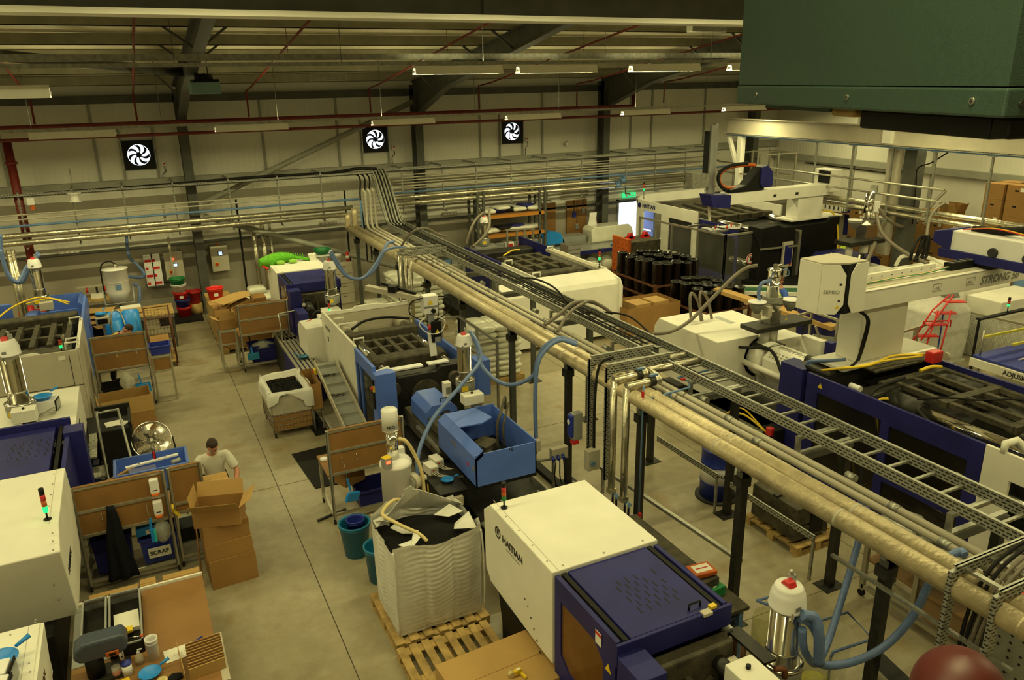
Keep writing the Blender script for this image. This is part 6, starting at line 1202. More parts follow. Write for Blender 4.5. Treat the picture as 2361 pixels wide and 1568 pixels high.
t=T('mesh_trolley','wire mesh trolley with white liner heaped with black rings','trolley',((cx0+cx1)/2,(cy0+cy1)/2,0))
m=M()
for x in(cx0,cx1):
    for y in(cy0,cy1): m.cyl((x,y,.1),(x,y,.98),.014,n=8)
m.each('corner_post','galv',t); m=M()
for z in(.15,.26,.37,.48,.59): m.tube([(cx0,cy0,z),(cx1,cy0,z),(cx1,cy1,z),(cx0,cy1,z),(cx0,cy0,z)],.005,5)
for i in range(13): x=cx0+(cx1-cx0)*i/12; m.cyl((x,cy0,.12),(x,cy0,.62),.004,n=5)
for i in range(15): y=cy0+(cy1-cy0)*i/14; m.cyl((cx0,y,.12),(cx0,y,.62),.004,n=5)
m.build('wire_mesh','galv',t)
M().box(cx0+.02,cy0+.02,.13,cx1-.02,cy1-.02,.60).build('inner_carton','card',t); M().box(cx0-.006,cy0-.006,.5,cx1+.006,cy0-.002,.93).box(cx0-.006,cy0,.5,cx0-.002,cy1,.93).box(cx1+.002,cy0,.5,cx1+.006,cy1,.93).build('film_wrap',K['filmc'],t); M().box(cx0+.03,cy0+.03,.6,cx0+.036,cy1-.03,.93).box(cx1-.036,cy0+.03,.6,cx1-.03,cy1-.03,.93).box(cx0+.03,cy0+.03,.6,cx1-.03,cy0+.036,.93).box(cx0+.03,cy1-.036,.6,cx1-.03,cy1-.03,.93).build('carton_wall','card',t)
def liner(u,v):
    a=v*4; s_=int(a)%4; f=a-int(a); cs=[(cx0,cy0),(cx1,cy0),(cx1,cy1),(cx0,cy1)]; p,q=cs[s_],cs[(s_+1)%4]; x=p[0]+(q[0]-p[0])*f; y=p[1]+(q[1]-p[1])*f
    mx_,my_=(cx0+cx1)/2,(cy0+cy1)/2; wob=.02*math.sin(v*40)+.02*math.sin(v*23+1)
    off=[-.09,-.03,.03,.055,.05][int(u*4)] ; zz=[.86,.955,.965,.90,.70+.12*math.sin(v*19)+.1*(abs(f-.5)<.3)][int(u*4)]
    d=Vector((x-mx_,y-my_)); n_=Vector((math.copysign(1,d.x) if abs(abs(x-mx_)-(cx1-cx0)/2)<.01 else 0,math.copysign(1,d.y) if abs(abs(y-my_)-(cy1-cy0)/2)<.01 else 0))
    return (x+n_.x*(off+wob*(.3+u)),y+n_.y*(off+wob*(.3+u)),zz+wob*.4)
M().grid(liner,4,96).build('white_liner','bag',t)
m=M(); rnd=random.Random(5)
m.grid(lambda u,v:(cx0+.06+(cx1-cx0-.12)*u,cy0+.06+(cy1-cy0-.12)*v,.80+.05*math.sin(PI*u)*math.sin(PI*v)),8,8)
for i in range(330):
    x=rnd.uniform(cx0+.09,cx1-.09);y=rnd.uniform(cy0+.09,cy1-.09); r_=.022; z=.835+.05*math.sin(PI*(x-cx0)/(cx1-cx0))*math.sin(PI*(y-cy0)/(cy1-cy0))+rnd.uniform(-.01,.02)
    ax=Vector((rnd.uniform(-1,1),rnd.uniform(-1,1),rnd.uniform(.2,1))).normalized(); q=Vector((0,0,1)).rotation_difference(ax).to_matrix()
    m.tube([Vector((x,y,z))+q@Vector((r_*math.cos(a),r_*math.sin(a),0)) for a in [k_*PI/4 for k_ in range(9)]],.0045,4,cap=False)
o=m.build('black_rings','rubber',t); o['kind']='stuff'
for x in(cx0+.03,cx1-.03):
    for y in(cy0+.03,cy1-.03): M().cyl((x-.015,y,.05),(x+.015,y,.05),.05).build('castor','rubber',t)
t=T('inclined_conveyor','grey inclined parts conveyor between mesh trolley and centre machine','conveyor',(3.2,14.6,0))
A0,A1=Vector((2.98,15.7,1.12)),Vector((2.98,13.35,.50)); B0,B1=Vector((3.40,15.7,1.12)),Vector((3.40,13.35,.50))
M().add([A0,B0,B1,A1]+[p-Vector((0,0,.03)) for p in(A0,B0,B1,A1)],[(3,2,1,0),(4,5,6,7),(0,1,5,4),(1,2,6,5),(2,3,7,6),(3,0,4,7)]).build('belt','tbar',t)
for a,b_ in((A0,A1),(B0,B1)): M().bar(a+Vector((0,0,.03)),b_+Vector((0,0,.03)),.025,.13).build('side_wall','beige',t)
for i in range(7): f=(i+.4)/7; M().bar(A0.lerp(A1,f)+Vector((.01,0,.015)),B0.lerp(B1,f)+Vector((-.01,0,.015)),.02,.035).build('belt_flight','grey',t)
for p in(A0,B0): M().bar(p,Vector((p.x,15.4,.05)),.04).build('leg','alu',t)
for p in(A1,B1): M().bar(p,Vector((p.x,13.5,.05)),.04).build('leg','alu',t)
M().bar((2.98,15.4,.06),(2.98,13.5,.06),.04).build('base_rail','alu',t); M().cyl((2.93,15.5,1.03),(2.88,15.5,1.03),.03).build('red_stop','red',t); M().cb((2.93,15.5,.97),.05,.1,.12).build('yellow_stop_box','yellow',t)
m=M(); rnd=random.Random(9)
for f in(.22,.52,.95):
    for j_ in range(6): c=A0.lerp(A1,f)+Vector((.08+j_*.04,rnd.uniform(-.05,.05),.04)); m.tube([c+Vector((.03*math.cos(a),.03*math.sin(a),.01*math.sin(a+j_))) for a in [k_*PI/4 for k_ in range(9)]],.006,4,cap=False)
o=m.build('black_rings','rubber',t); o['kind']='stuff'
cbox('tall narrow open carton on frame beside inclined conveyor',(2.80,15.35,.45),.22,.95,.55,0,{},open_=True)
t=T('carton_stand','alu frame standing under tall narrow carton','stand',(2.80,15.35,0)); 
for x in(2.70,2.88):
    for y in(14.9,15.8): M().box(x,y,0,x+.03,y+.03,.44).build('leg','alu',t)
M().box(2.68,14.88,.42,2.92,15.84,.45).build('deck','steel',t); M().box(2.65,14.6,0,2.93,16.2,.008).build('black_floor_plate','rubber',t)
t=T('step_ladder','grey folding step ladder with high handrail before the far bench','ladder',(3.02,18.55,0))
for x in(2.82,3.24): M().tube([(x,18.2,0),(x,18.5,.62),(x,18.55,1.15),(x,18.75,1.45)] if x<3 else [(x,18.3,0),(x,18.6,.75),(x,18.75,1.47)],.016,8,3).build('handrail','galv',t)
M().tube([(2.82,18.75,1.45),(3.24,18.75,1.48)],.016).build('top_rail','galv',t)
for i,(y,z) in enumerate(((18.2,.25),(18.4,.52),(18.62,.78))): M().box(2.84,y,z,3.22,y+.22,z+.03).build('tread','galv',t)
for x in(2.84,3.2): M().bar((x,18.84,.78),(x,19.0,.0),.03).build('rear_leg','galv',t)
polybag('pale polythene bag hanging at step ladder foot',(2.9,18.0,.0),.3,.25,.45)
crate('large navy tub under the far packing bench',(2.55,19.45,.16),.85,.5,.42,'navy',0,None,'tub','plastic_tub'); polybag('grey crumpled sheet over navy tub under far bench',(2.45,19.35,.45),.5,.4,.22)
t=T('hanging_dustpan','turquoise dustpan hanging at left post of the far bench','dustpan',(2.1,19.0,.4)); M().cb((2.17,19.03,.32),.27,.10,.16).build('pan','teal',t,.01); M().bar((2.15,19.03,.48),(2.14,19.04,.64),.03,.02).build('handle','cyan',t)
t=T('hanging_dustpan','blue dustpan hanging inside left packing bench','dustpan',(-.35,17.9,.4)); M().cb((-.32,17.93,.34),.3,.1,.2).build('pan','cyan',t,.01); M().bar((-.35,17.93,.54),(-.38,17.94,.75),.03,.02).build('handle','cyan',t)
polybag('clear polythene bag hanging inside the left packing bench',(-.62,17.9,.45),.3,.22,.42); crate('dark crate on lower shelf of left packing bench',(-.9,18.3,.18),.45,.45,.32,'rubber',0,None,'crate')
t=T('mesh_shelf','dark wire shelf low inside left packing bench','shelf',(-.4,18.3,.4)); m=M(); [m.box(-.55+i*.05,18.05,.40,-.545+i*.05,18.7,.405) for i in range(9)]; m.box(-.55,18.05,.40,-.12,18.06,.41).box(-.55,18.69,.40,-.12,18.7,.41); m.build('wire_grid','galv',t)
pi=0
def pb2(x,y,z,sx,sy,sz,lb,rz=0,**kw): cbox(lb,(x,y,z),sx,sy,sz,rz,**kw)
pallet('wooden pallet under the far carton pile',1.62,20.75,3.0,22.1,0,7)
lay=['bottom','second','third','top']
for L,z in enumerate((.145,.445,.745)):
    for j_,x in enumerate((2.02,2.62)):
        for r_,y in enumerate((21.05,21.75)): pb2(x,y,z,.56,.62,.295,'%s layer carton at %s %s of far carton pile'%(lay[L],('front','back')[r_],('left','right')[j_]),lab=(L==1 and j_==0 and r_==0),slot=(L==1 and j_==0 and r_==0),grp='cartons of the far pile')
    pb2(1.66,21.4,z,.14,1.2,.295,'%s narrow carton on left end of far carton pile'%lay[L],grp='cartons of the far pile')
pb2(2.76,21.5,1.045,.36,.5,.22,'small carton on top right of far carton pile')
t=T('flattened_cartons','open folded carton with fanned brown sheets tipped on far pile','cardboard box',(2.2,21.2,1.05))
for i in range(5): 
    m=M(); m.cb((2.02+i*.035,21.35+i*.02,1.32),.78,.62,.012,.45-i*.13,0,-.10-.02*i); m.build('fanned_sheet','card2',t)
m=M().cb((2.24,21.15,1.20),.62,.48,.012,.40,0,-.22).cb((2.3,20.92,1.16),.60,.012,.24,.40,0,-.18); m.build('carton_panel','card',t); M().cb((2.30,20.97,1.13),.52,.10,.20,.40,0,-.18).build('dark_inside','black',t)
M().cb((1.83,21.1,1.17),.30,.3,.012,.3,0,-.9).build('side_flap','card',t)
t=T('plywood_crate','pale plywood crate behind the far carton pile','crate',(1.72,22.9,0)); M().box(1.58,22.2,.05,2.2,23.7,.95).build('crate_box','wood',t,.01); M().box(1.56,22.2,.95,2.22,23.7,.98).build('lid','card2',t)
bucket('bright red tub with white label on plywood crate',(1.80,22.8,.985),.17,.22,.34,K.setdefault('bred',mat('bright_red',(.75,.02,.012),.4)),None,'plastic_tub','tub',True)
for L in range(4):
    for j_ in range(2): sack('polymer_sack','white film sack behind far cartons, %s layer %s'%(lay[L],('left','right')[j_]),(2.75+j_*.55,23.0,.005+L*.24),.56,.8,.24,'film','white sacks behind the far cartons',.05*j_,seed=L*3+j_)
sack('polymer_sack','single small white sack on top of far sack pile',(2.95,23.1,.96),.5,.5,.2,'film',seed=9)
def wcab(label,pxa,pya,pxb,pyb,scr_,red):
    a=PY(pxa,pya,25.45); b_=PY(pxb,pyb,25.45); t=T('control_cabinet',label,'electrical cabinet',((a.x+b_.x)/2,25.55,b_.z),'grey wall control cabinets')
    M().box(a.x,25.45,b_.z,b_.x,25.75,a.z).build('casing','beige',t,.012); w=b_.x-a.x; h=a.z-b_.z
    M().box(a.x+w*.42,25.44,b_.z+h*.48 if not scr_ else b_.z+h*.62,a.x+w*.70,25.45,b_.z+h*.62 if not scr_ else b_.z+h*.80).build('display_frame','ink',t); M().box(a.x+w*.46,25.435,b_.z+h*(.50 if not scr_ else .64),a.x+w*.66,25.44,b_.z+h*(.60 if not scr_ else .78)).build('display','scr',t)
    M().cyl((a.x+w*.3,25.40,b_.z+h*.3),(a.x+w*.3,25.45,b_.z+h*.3),.04).build('main_switch','red',t); label_plate(t,'yellow_plate',(a.x+w*.3,25.44,b_.z+h*.3),.12,.12,(1,0,0),(0,0,1),'yellow')
    if red: M().cyl((a.x+w*.48,25.42,b_.z+h*.78),(a.x+w*.48,25.45,b_.z+h*.78),.025).build('red_lamp','er',t)
    M().cyl((a.x+w*.45,25.6,a.z),(a.x+w*.45,25.6,a.z+.08),.035).build('top_beacon','orange',t)
    for x in(a.x+.05,b_.x-.05): M().cyl((x,25.7,a.z),(x,25.7,2.1),.012,n=6).build('conduit','galv',t)
wcab('grey wall control cabinet with red lamp, left of the column',376,586,428,642,False,True)
wcab('grey wall control cabinet with lit screen, right of the column',483,570,531,623,True,False)
BX=P(436,722,0); bx_,by_=1.03,24.95
z=0.0
t=T('floor_grid','black slatted floor grid under the bucket stack','platform',(.85,24.9,0)); M().box(.3,24.3,0,1.5,25.4,.06).build('grid','rubber',t)
z=.06
for i,(mt,h_) in enumerate((('bred',.30),('blue',.30),('bred',.30),('white',.30),('green',.25))):
    bucket('%s tub in the tall coloured bucket stack by left wall'%(['bottom red','blue','middle red','white','topmost green'][i]),(bx_-.02*i,by_,z),.17,.21,h_ if mt!='blue' else .30,K[mt],'stacked tubs by the wall','plastic_tub','tub',mt=='bred' and i==2); z+=.235
bucket('red tub standing behind the column beside bucket stack',(1.38,25.2,.35),.15,.2,.4,'red',None,'plastic_tub','tub'); one('yellow_drum','yellowish low drum under red tub behind column','drum',M().cyl((1.38,25.2,0),(1.38,25.2,.35),.2,n=20),'wood')
bucket('small white bin liner pot at the column foot',(1.86,24.6,0),.1,.13,.22,'filmc',None,'waste_pot','bin')
for i in range(2):
    a=PY(328+i*18,584-i*1,25.4); 
    for j_ in range(4): t=T('printed_carton','red and white printed carton in wall stack, %s column, %s up'%(('left','right')[i],ORD[j_]),'carton',(a.x+.12,25.5,.98+j_*.23),'printed cartons stacked by wall'); M().box(a.x,25.4,.98+j_*.23,a.x+.24,25.75,.98+j_*.23+.225).build('carton','white',t); M().box(a.x+.02,25.395,1.02+j_*.23,a.x+.2*(.5+.5*((i+j_)%2)),25.4,1.10+j_*.23).build('red_print','red',t)
one('wall_shelf','thin wall shelf carrying the printed cartons','shelf',M().box(.1,25.35,.95,.75,25.78,.975),'steel')
t=T('assembly_table','wooden assembly table with clamp fixture near left wall','table',(-.9,24.9,0)); a=P(160,632,.92); M().box(-1.85,24.6,.88,-.6,25.4,.94).build('table_top','wood',t,.01)
for x in(-1.8,-.7):
    for y in(24.65,25.3): M().box(x,y,0,x+.06,y+.06,.88).build('leg','dark',t)
t=T('clamp_fixture','cream clamp fixture with red pistons on assembly table','fixture',(-1.2,25.0,.94)); M().cb((-1.2,24.9,.94),.35,.2,.12).build('base','cream',t); M().cb((-1.2,24.95,1.06),.05,.05,.2).build('post','dark',t); M().box(-1.7,24.9,1.26,-.75,25.0,1.30).build('crossbar','beige',t)
for x in(-1.45,-1.0): M().cyl((x,24.93,1.1),(x,24.93,1.25),.03).build('red_piston','red',t)
for x in(-1.6,-.85): M().cyl((x,24.93,1.06),(x,24.93,1.25),.012).build('rod','galv',t)
hx,hy=-.62,23.6; zt_=PY(270,618,hy).z; zb_=PY(272,700,hy).z
t=T('material_hopper','white conical material hopper in tubular frame near left wall','hopper',(hx,hy,0)); M().lathe((hx,hy,zb_),[(.16,0),(.30,.35),(.30,zt_-zb_-.03),(.33,zt_-zb_-.02),(.33,zt_-zb_),(0,zt_-zb_+.01)],26).build('drum','white',t); M().lathe((hx,hy,zb_+.62),[(.305,0),(.312,.01),(.305,.02)],26).build('seam','beige',t)
M().cb((hx+.03,hy-.31,zb_+.45),.14,.01,.14).build('blue_print','bpipe',t); M().cyl((hx+.03,hy,zt_),(hx+.03,hy,zt_+.12),.05).build('inlet','ss',t)
for a,b_ in((-.36,-.3),(.36,-.3),(-.36,.3),(.36,.3)): M().bar((hx+a,hy+b_,0),(hx+a,hy+b_,zb_+.45),.035).build('frame_post','tbar',t)
M().tube([(hx-.38,hy-.3,zb_+.5),(hx-.36,hy-.42,zb_+.1),(hx+.36,hy-.42,zb_+.1),(hx+.38,hy-.3,zb_+.5)],.015,6).build('front_loop','tbar',t); M().tube([(hx+.05,hy,zt_+.1),(hx-.1,hy,zt_+.2),(hx-.33,hy+.05,zt_+.05),(hx-.35,hy+.05,zb_+.3)],.02,8,5).build('suction_line','rubber',t)
hpx('dark blue wall hose drooping right of the white hopper',[(291,540,25.4),(297,590,25.4),(318,612,25.3),(333,632,25.2),(322,640,25.2),(295,637,24.9)],.045)
hpx('blue hose loop on floor behind blue tubes',[(305,655,25),(320,662,24.8),(322,690,24.6),(315,720,24)],.04)
for i,(px,py,r_) in enumerate(((262,722,.19),(300,717,.20),(259,737,.19))):
    y=21.7-(.35 if i==2 else 0); c=PY(px,py,y); h_=c.z; x=c.x
    one('plastic_tube','bright blue plastic tube standing by left aisle, %s'%('rear left','right tallest','front left')[i],'tube',M().lathe((x,y,0),[(r_,0),(r_,h_),(r_-.02,h_),(r_-.02,.01),(r_,.0)],28),'cyan','bright blue tubes')
JJ=stand_J(-.95,19.75,0,1.72,.95,headdown=.9,wL=(-.35,19.95,.85),wR=(-.30,19.5,.85))
person('man in dark top and yellow hi-vis vest bending behind left packing bench',JJ,-.15,'cloth','cloth','hair',.8,'hivis',False,None,(1.2,0))
t=T('roll_cage','rusty mesh roll cage beside the blue crate stand','cage',(.22,21,0)); ry0,ry1=20.4,21.5
for x in(-.08,.50):
    for y in(ry0,ry1): M().cyl((x,y,.08),(x,y,1.32),.02,n=8).build('corner_post','rust',t)
m=M()
for i in range(8): x=-.08+.58*i/7; m.cyl((x,ry1,.2),(x,ry1,1.25),.004,n=5)
for i in range(9): z=.2+i*.13; m.bar((-.08,ry1,z),(.5,ry1,z),.006)
m.build('mesh_panel','rust',t)
for z in(.15,.55,1.0,1.3): M().bar((-.08,ry1,z),(.5,ry1,z),.02).build('cross_rail','rust',t); M().bar((.5,ry0,z),(.5,ry1,z),.02).build('cross_rail','rust',t)
M().box(-.1,ry0,.12,.52,ry1,.15).build('deck','wood',t)
for x in(-.06,.48): 
    for y in(ry0+.03,ry1-.03): M().cyl((x-.02,y,.05),(x+.02,y,.05),.05).build('castor','rust',t)
cbox('brown carton lying in the rusty roll cage',(.18,20.95,.15),.45,.8,.45)
t=T('wood_top_table','worn wood topped steel table behind roll cage','table',(.1,22.8,0)); a=P(326,730,.95); M().box(-.2,22.0,.92,.65,23.1,.97).build('table_top','wood',t,.01); M().box(-.2,22.0,.86,.65,22.05,.92).build('drawer_rail','galv',t)
for x in(-.18,.58):
    for y in(22.05,23.0): M().box(x,y,0,x+.05,y+.05,.9).build('leg','steel',t)
t=T('paper_rack','tilted board with white and tan sheets left of wood table','board',(-.4,22.6,0)); M().cb((-.42,22.6,1.02),.62,.5,.02,.1,.1).build('tan_sheet','card2',t); M().cb((-.38,22.85,1.06),.5,.25,.02,.1,.1).build('white_sheet','paper',t); M().bar((-.1,22.3,0),(-.1,22.3,1.2),.04).build('post','alu',t); M().bar((-.7,22.4,0),(-.7,22.4,1.0),.04).build('post','alu',t)
for i in range(4): one('cardboard_sheet','%s crumpled cardboard sheet heaped behind old left machine'%ORD[i],'cardboard sheet',M().cb((-1.15+.03*i,22.5-.35*i*.4,1.15-.09*i),.75-.05*i,.5,.012,.25*i-.2,.06*i,.03*i),'card2' if i<2 else 'card','heaped cardboard sheets')
one('cardboard_bin','dark wooden bin holding crumpled cardboard sheets','bin',M().box(-1.5,21.95,0,-.8,22.9,.8),'black')
pan('bright blue pan standing at the corner of the old left machine',(-1.02,20.9,1.42),.13,'cyan',1.2)
t=T('pan_stand','grey stand with black controller faces beside old left machine','stand',(-1.0,20.8,0)); M().cb((-1.0,20.85,.0),.06,.06,1.25).build('post','galv',t); M().cb((-1.0,20.85,1.22),.3,.3,.18).build('controller','beige',t,.01); M().cb((-1.0,20.69,1.25),.22,.01,.12).build('display_frame','black',t)
M().tube([(-.85,20.7,.1),(-.82,20.9,1.35),(-.6,21.0,1.4),(-.5,20.6,.9)],.02,8,4).build('handrail','galv',t)
t=T('sprinkler_valve_set','red sprinkler valve assembly with handwheels at far left wall','valve',(-2.5,24.9,0))
for x in(-2.9,-2.35,-1.95): M().cyl((x,24.8,.1),(x,24.8,.95),.09,n=16).build('valve_body','red',t); M().cyl((x,24.8,.7),(x,24.8,.78),.15,n=18).build('flange','red',t)
M().cyl((-3.2,24.8,.75),(-1.8,24.8,.75),.09,n=16).build('manifold','red',t); M().tube([(-2.5+.12*math.cos(a),24.55,1.05+.12*math.sin(a)) for a in [i*PI/8 for i in range(17)]],.015,6).build('handwheel','red',t); M().cyl((-2.5,24.55,1.05),(-2.5,24.8,1.05),.02).build('spindle','dark',t)
for i,(px,py) in enumerate(((25,600),(32,590))): 
    c=PY(px,py,23.6); one('lagged_riser','%s foil lagged riser at the far left under silver pipes'%('thick','thin')[i],'pipe',M().tube([(c.x,23.6,.2),(c.x,23.6,2.75)],.08-.03*i,12),'foil','far left risers')
t0=None
for i,(x,lb) in enumerate(((5.05,'left'),(5.72,'right'))):
    t=T('filing_cabinet',lb+' beige four drawer filing cabinet against back wall','filing cabinet',(x,24.3,0),'beige filing cabinets'); M().box(x-.31,23.95,0,x+.31,24.6,1.34).build('carcass','beige',t,.008)
    for j_ in range(4): o=M().box(x-.29,23.93,.05+j_*.32,x+.29,23.95,.35+j_*.32).build('drawer','beige',t,.004); M().box(x-.06,23.915,.28+j_*.32,x+.06,23.93,.30+j_*.32).build('drawer_handle','galv',o)
t=T('storage_shelf','grey slim shelf with white beakers left of filing cabinets','shelf',(4.5,24.3,0)); M().box(4.2,24.0,0,4.24,24.4,1.35).box(4.68,24.0,0,4.72,24.4,1.35).build('side_frame','galv',t)
for z in(.5,.95,1.35): M().box(4.2,24.0,z-.02,4.72,24.4,z).build('shelf_board','galv',t)
k2=0
for z in(.5,.95,1.35):
    for x in(4.32,4.56): k2+=1; bucket('white beaker with orange print on slim grey shelf, %s from the floor'%ORD[k2-1],(x,24.15,z),.055,.07,.25,'white','white beakers on grey shelf','beaker','beaker')
bucket('wide green bowl on clear box above filing cabinets',(5.2,24.3,1.64),.16,.26,.16,'green',None,'plastic_bowl','bowl'); t=T('storage_box','clear storage box with white lid on left filing cabinet','box',(5.05,24.3,1.345)); M().box(4.8,24.05,1.345,5.3,24.5,1.6).build('box',K['filmc'],t); M().box(4.78,24.03,1.6,5.5,24.52,1.635).build('lid','white',t); M().box(4.85,24.1,1.35,5.2,24.3,1.47).build('papers','bpipe',t)
bucket('white tub on right filing cabinet',(5.62,24.2,1.345),.11,.14,.24,'white',None,'plastic_tub','tub'); t=T('spray_can','red and white canister on right filing cabinet','canister',(6.0,24.2,1.345)); M().cyl((5.96,24.2,1.345),(5.96,24.2,1.62),.06).build('canister','red',t); M().cyl((5.96,24.2,1.43),(5.96,24.2,1.52),.062).build('white_band','white',t)
t=T('waste_bin','black square waste bin in front of filing cabinets','bin',(5.1,20.6,0)); M().box(4.55,19.6,0,5.0,20.1,.85).build('body','black',t,.02); M().box(4.52,19.57,.85,5.03,20.13,.9).build('rim','black',t,.01)
def sackstack(lb,x0,y0,nx,ny,nl,sx,sy,sz,grp,z0=.145,drop=()):
    ns=0
    for L in range(nl):
        for i in range(nx):
            for j_ in range(ny):
                if (i,j_,L) in drop: continue
                if nl-L>1 and 0<i<nx-1 and 0<j_<ny-1: continue
                off=(L%2)*.04; sack('polymer_sack','white sack, %s layer up, %s column %s row, %s'%(ORD[L],('left','right')[i] if nx==2 else 'single',('front','middle','back')[j_],lb),(x0+sx*(i+.5)+off-.02,y0+sy*(j_+.5),z0+L*sz*.86),sx*1.02,sy*1.02,sz,'film',grp,seed=L*31+i*7+j_)
pallet('pallet under the far white sack stack behind the rack',6.35,19.9,7.6,21.8,0,7); sackstack('far stack',6.35,19.95,2,3,9,.60,.62,.17,'sacks of the far stack')
sackstack('near stack by fence',6.45,15.4,2,2,9,.62,.52,.16,'sacks of the near stack')
one('wooden_pallet','dark pallet under near white sack stack','pallet',M().box(6.45,15.4,0,7.75,16.5,.145),'wood')
sackstack('small stack',5.55,19.9,1,2,5,.6,.6,.17,'sacks of the small stack'); one('wooden_pallet','pallet boards under the small sack stack','pallet',M().box(5.5,19.85,0,6.2,21.2,.145),'wood')
t=T('guard_fence','clear panelled aluminium guard fence right of centre machine','fence',(6,14.2,0)); zt_=1.9; fx0,fx1,fy0,fy1=5.62,6.0,13.15,15.3
fx1=6.0; fx0=5.62
def fence(t,pts,z0,zt,w=.045,mid=True,pane='pane',divs=None):
    for i,(a,b_) in enumerate(zip(pts,pts[1:])):
        a=Vector((*a,0));b_=Vector((*b_,0)); L=(b_-a).length; n=max(1,round(L/1.15)) if divs is None else divs[i]
        for j_ in range(n+1):
            if i>0 and j_==0: continue
            c=a.lerp(b_,j_/n); M().box(c.x-w/2,c.y-w/2,0,c.x+w/2,c.y+w/2,zt).build('fence_post','alu',t,.003)
        for z in((z0,zt-w/2)): M().bar(a+Vector((0,0,z)),b_+Vector((0,0,z)),w*.9,w).build('fence_rail','alu',t)
        for j_ in range(n): c=a.lerp(b_,j_/n);e=a.lerp(b_,(j_+1)/n); M().bar(c+Vector((0,0,(z0+zt)/2)),e+Vector((0,0,(z0+zt)/2)),.006,zt-z0-.04).build('clear_pane',pane,t)
fence(t,[(5.62,15.1),(6.02,15.1)],.15,zt_)
fence(t,[(6.02,15.1),(6.02,13.15),(5.64,13.15)],.15,zt_)
tH=T('moulding_machine','biggest cream and navy moulding machine with open clamp, right foreground','machine',(11,8,0),'injection moulding machines')
XH=9.72; zH=2.0
def gl(x,y0,y1,z0,z1,holes,mt,t,nm,th=.05):
    ys_=sorted({y0,y1}|{h[0] for h in holes}|{h[2] for h in holes}); zs_=sorted({z0,z1}|{h[1] for h in holes}|{h[3] for h in holes}); m=M()
    for a,b_ in zip(ys_,ys_[1:]):
        for c,d in zip(zs_,zs_[1:]):
            if any(h[0]<=(a+b_)/2<=h[2] and h[1]<=(c+d)/2<=h[3] for h in holes): continue
            m.box(x,a,c,x+th,b_,d)
    return m.build(nm,mt,t)
gl(XH,5.75,8.85,.15,zH,[(7.35,1.0,8.6,1.72),(5.95,.9,7.2,1.68),(7.35,.3,8.6,.86),(5.95,.3,7.2,.76)],'navy',tH,'sliding_guard')
M().box(XH+.02,5.9,.3,XH+.03,8.65,1.74).build('guard_window','smoke',tH)
M().prism([(XH-.03,8.92),(XH-.03,9.42),(XH+.30,9.45),(XH+.32,9.30),(XH+.06,8.92)],'z',.1,zH+.02).build('corner_post','navy',tH,.006)
warn(tH,(XH-.004,8.55,1.86),.10,(0,-1,0),(0,0,1))
gl(XH-.03,2.6,5.72,.1,zH+.02,[(3.2,.9,5.35,1.66)],'cream',tH,'cream_guard'); M().tube([(XH,5.5,zH),(XH,5.5,zH+.12),(XH+.24,5.5,zH+.12),(XH+.24,5.35,zH+.05)],.05,8).build('grab_handle','cream',tH)
M().box(12.32,4.0,.3,12.38,9.3,1.92).build('far_side_guard','navy',tH); M().box(9.9,3.0,.02,12.2,13.0,.45).build('machine_bed','dark',tH,.02)
M().prism([(9.95,.4),(12.25,.4),(12.25,2.0),(9.95,2.0)],'y',8.6,9.3).build('fixed_platen','dark',tH,.03)
for x in(10.65,12.1):
    for z in(.85,1.64): M().cyl((x,3.0,z),(x,8.7,z),.125,n=24).build('tie_bar','chrome',tH)
M().box(10.0,7.95,.5,12.28,8.3,1.80).build('moving_platen','dark',tH,.05)
m=M(); 
m.box(10.75,8.12,1.76,12.3,8.28,1.84).box(11.0,6.1,1.70,12.3,6.25,1.82).box(10.9,7.15,1.74,12.3,7.3,1.84)
for x in(11.0,11.42,11.84,12.24): m.bar((x,8.2,1.80),(x+.02,6.15,1.78),.10,.08)
m.build('toggle_lattice','iron',tH); M().box(11.0,5.2,.6,12.0,8.1,1.5).build('toggle_body','dark',tH,.04)
for x in(10.65,12.1): M().cyl((x,7.35,1.64),(x,7.95,1.64),.19,n=26).build('tie_bar_sleeve','dark',tH); M().lathe((0,0,0),[(.21,0),(.21,.06)],20,True).build('sleeve_ring','dark',tH) if False else None
for x in(11.2,11.8): M().prism([(6.9,1.5),(6.7,1.78),(6.0,1.72),(5.0,1.55),(4.2,1.5),(4.2,1.25),(6.9,1.2)],'x',x-.16,x+.16).build('toggle_arm','dark',tH,.04)
M().box(10.1,3.2,.5,12.2,4.1,1.75).build('end_platen','dark',tH,.05)
m=M(); m.tube([(10.0,8.9,1.95),(10.05,8.5,2.12),(10.5,8.3,2.16),(11.3,8.5,2.12),(11.9,8.35,2.1)],.022,8,6).tube([(10.05,8.9,1.95),(10.2,8.4,2.14),(10.9,8.35,2.15),(11.8,8.3,2.1)],.018,8,6).tube([(10.02,7.6,1.2),(10.05,7.7,1.8),(10.15,7.6,1.9)],.022,8,6).tube([(11.5,8.1,1.95),(11.7,8.05,2.0),(11.9,8.0,1.98)],.03,8,4)
m.build('yellow_hose','yellow',tH)
M().tube([(10.0,7.6,1.3),(10.0,7.8,1.85),(10.3,7.9,1.95),(11.0,8.0,1.95)],.028,8,6).tube([(10.15,7.1,1.9),(10.1,6.8,1.8),(10.15,6.4,1.65),(10.3,6.1,1.4)],.028,8,6).tube([(10.4,7.3,1.95),(10.7,7.0,2.02),(11.1,6.8,1.98),(11.6,6.5,2.0),(11.9,6.3,1.95)],.016,6,6).build('black_hose','rubber',tH)
M().tube([(10.05,9.0,1.9),(9.98,9.1,2.05),(10.1,8.8,2.15),(10.3,8.6,2.2)],.03,8,6).build('grey_blue_hose','hose',tH)
M().cb((11.95,8.2,2.0),.26,.16,.2).build('red_manifold','red',tH,.02)
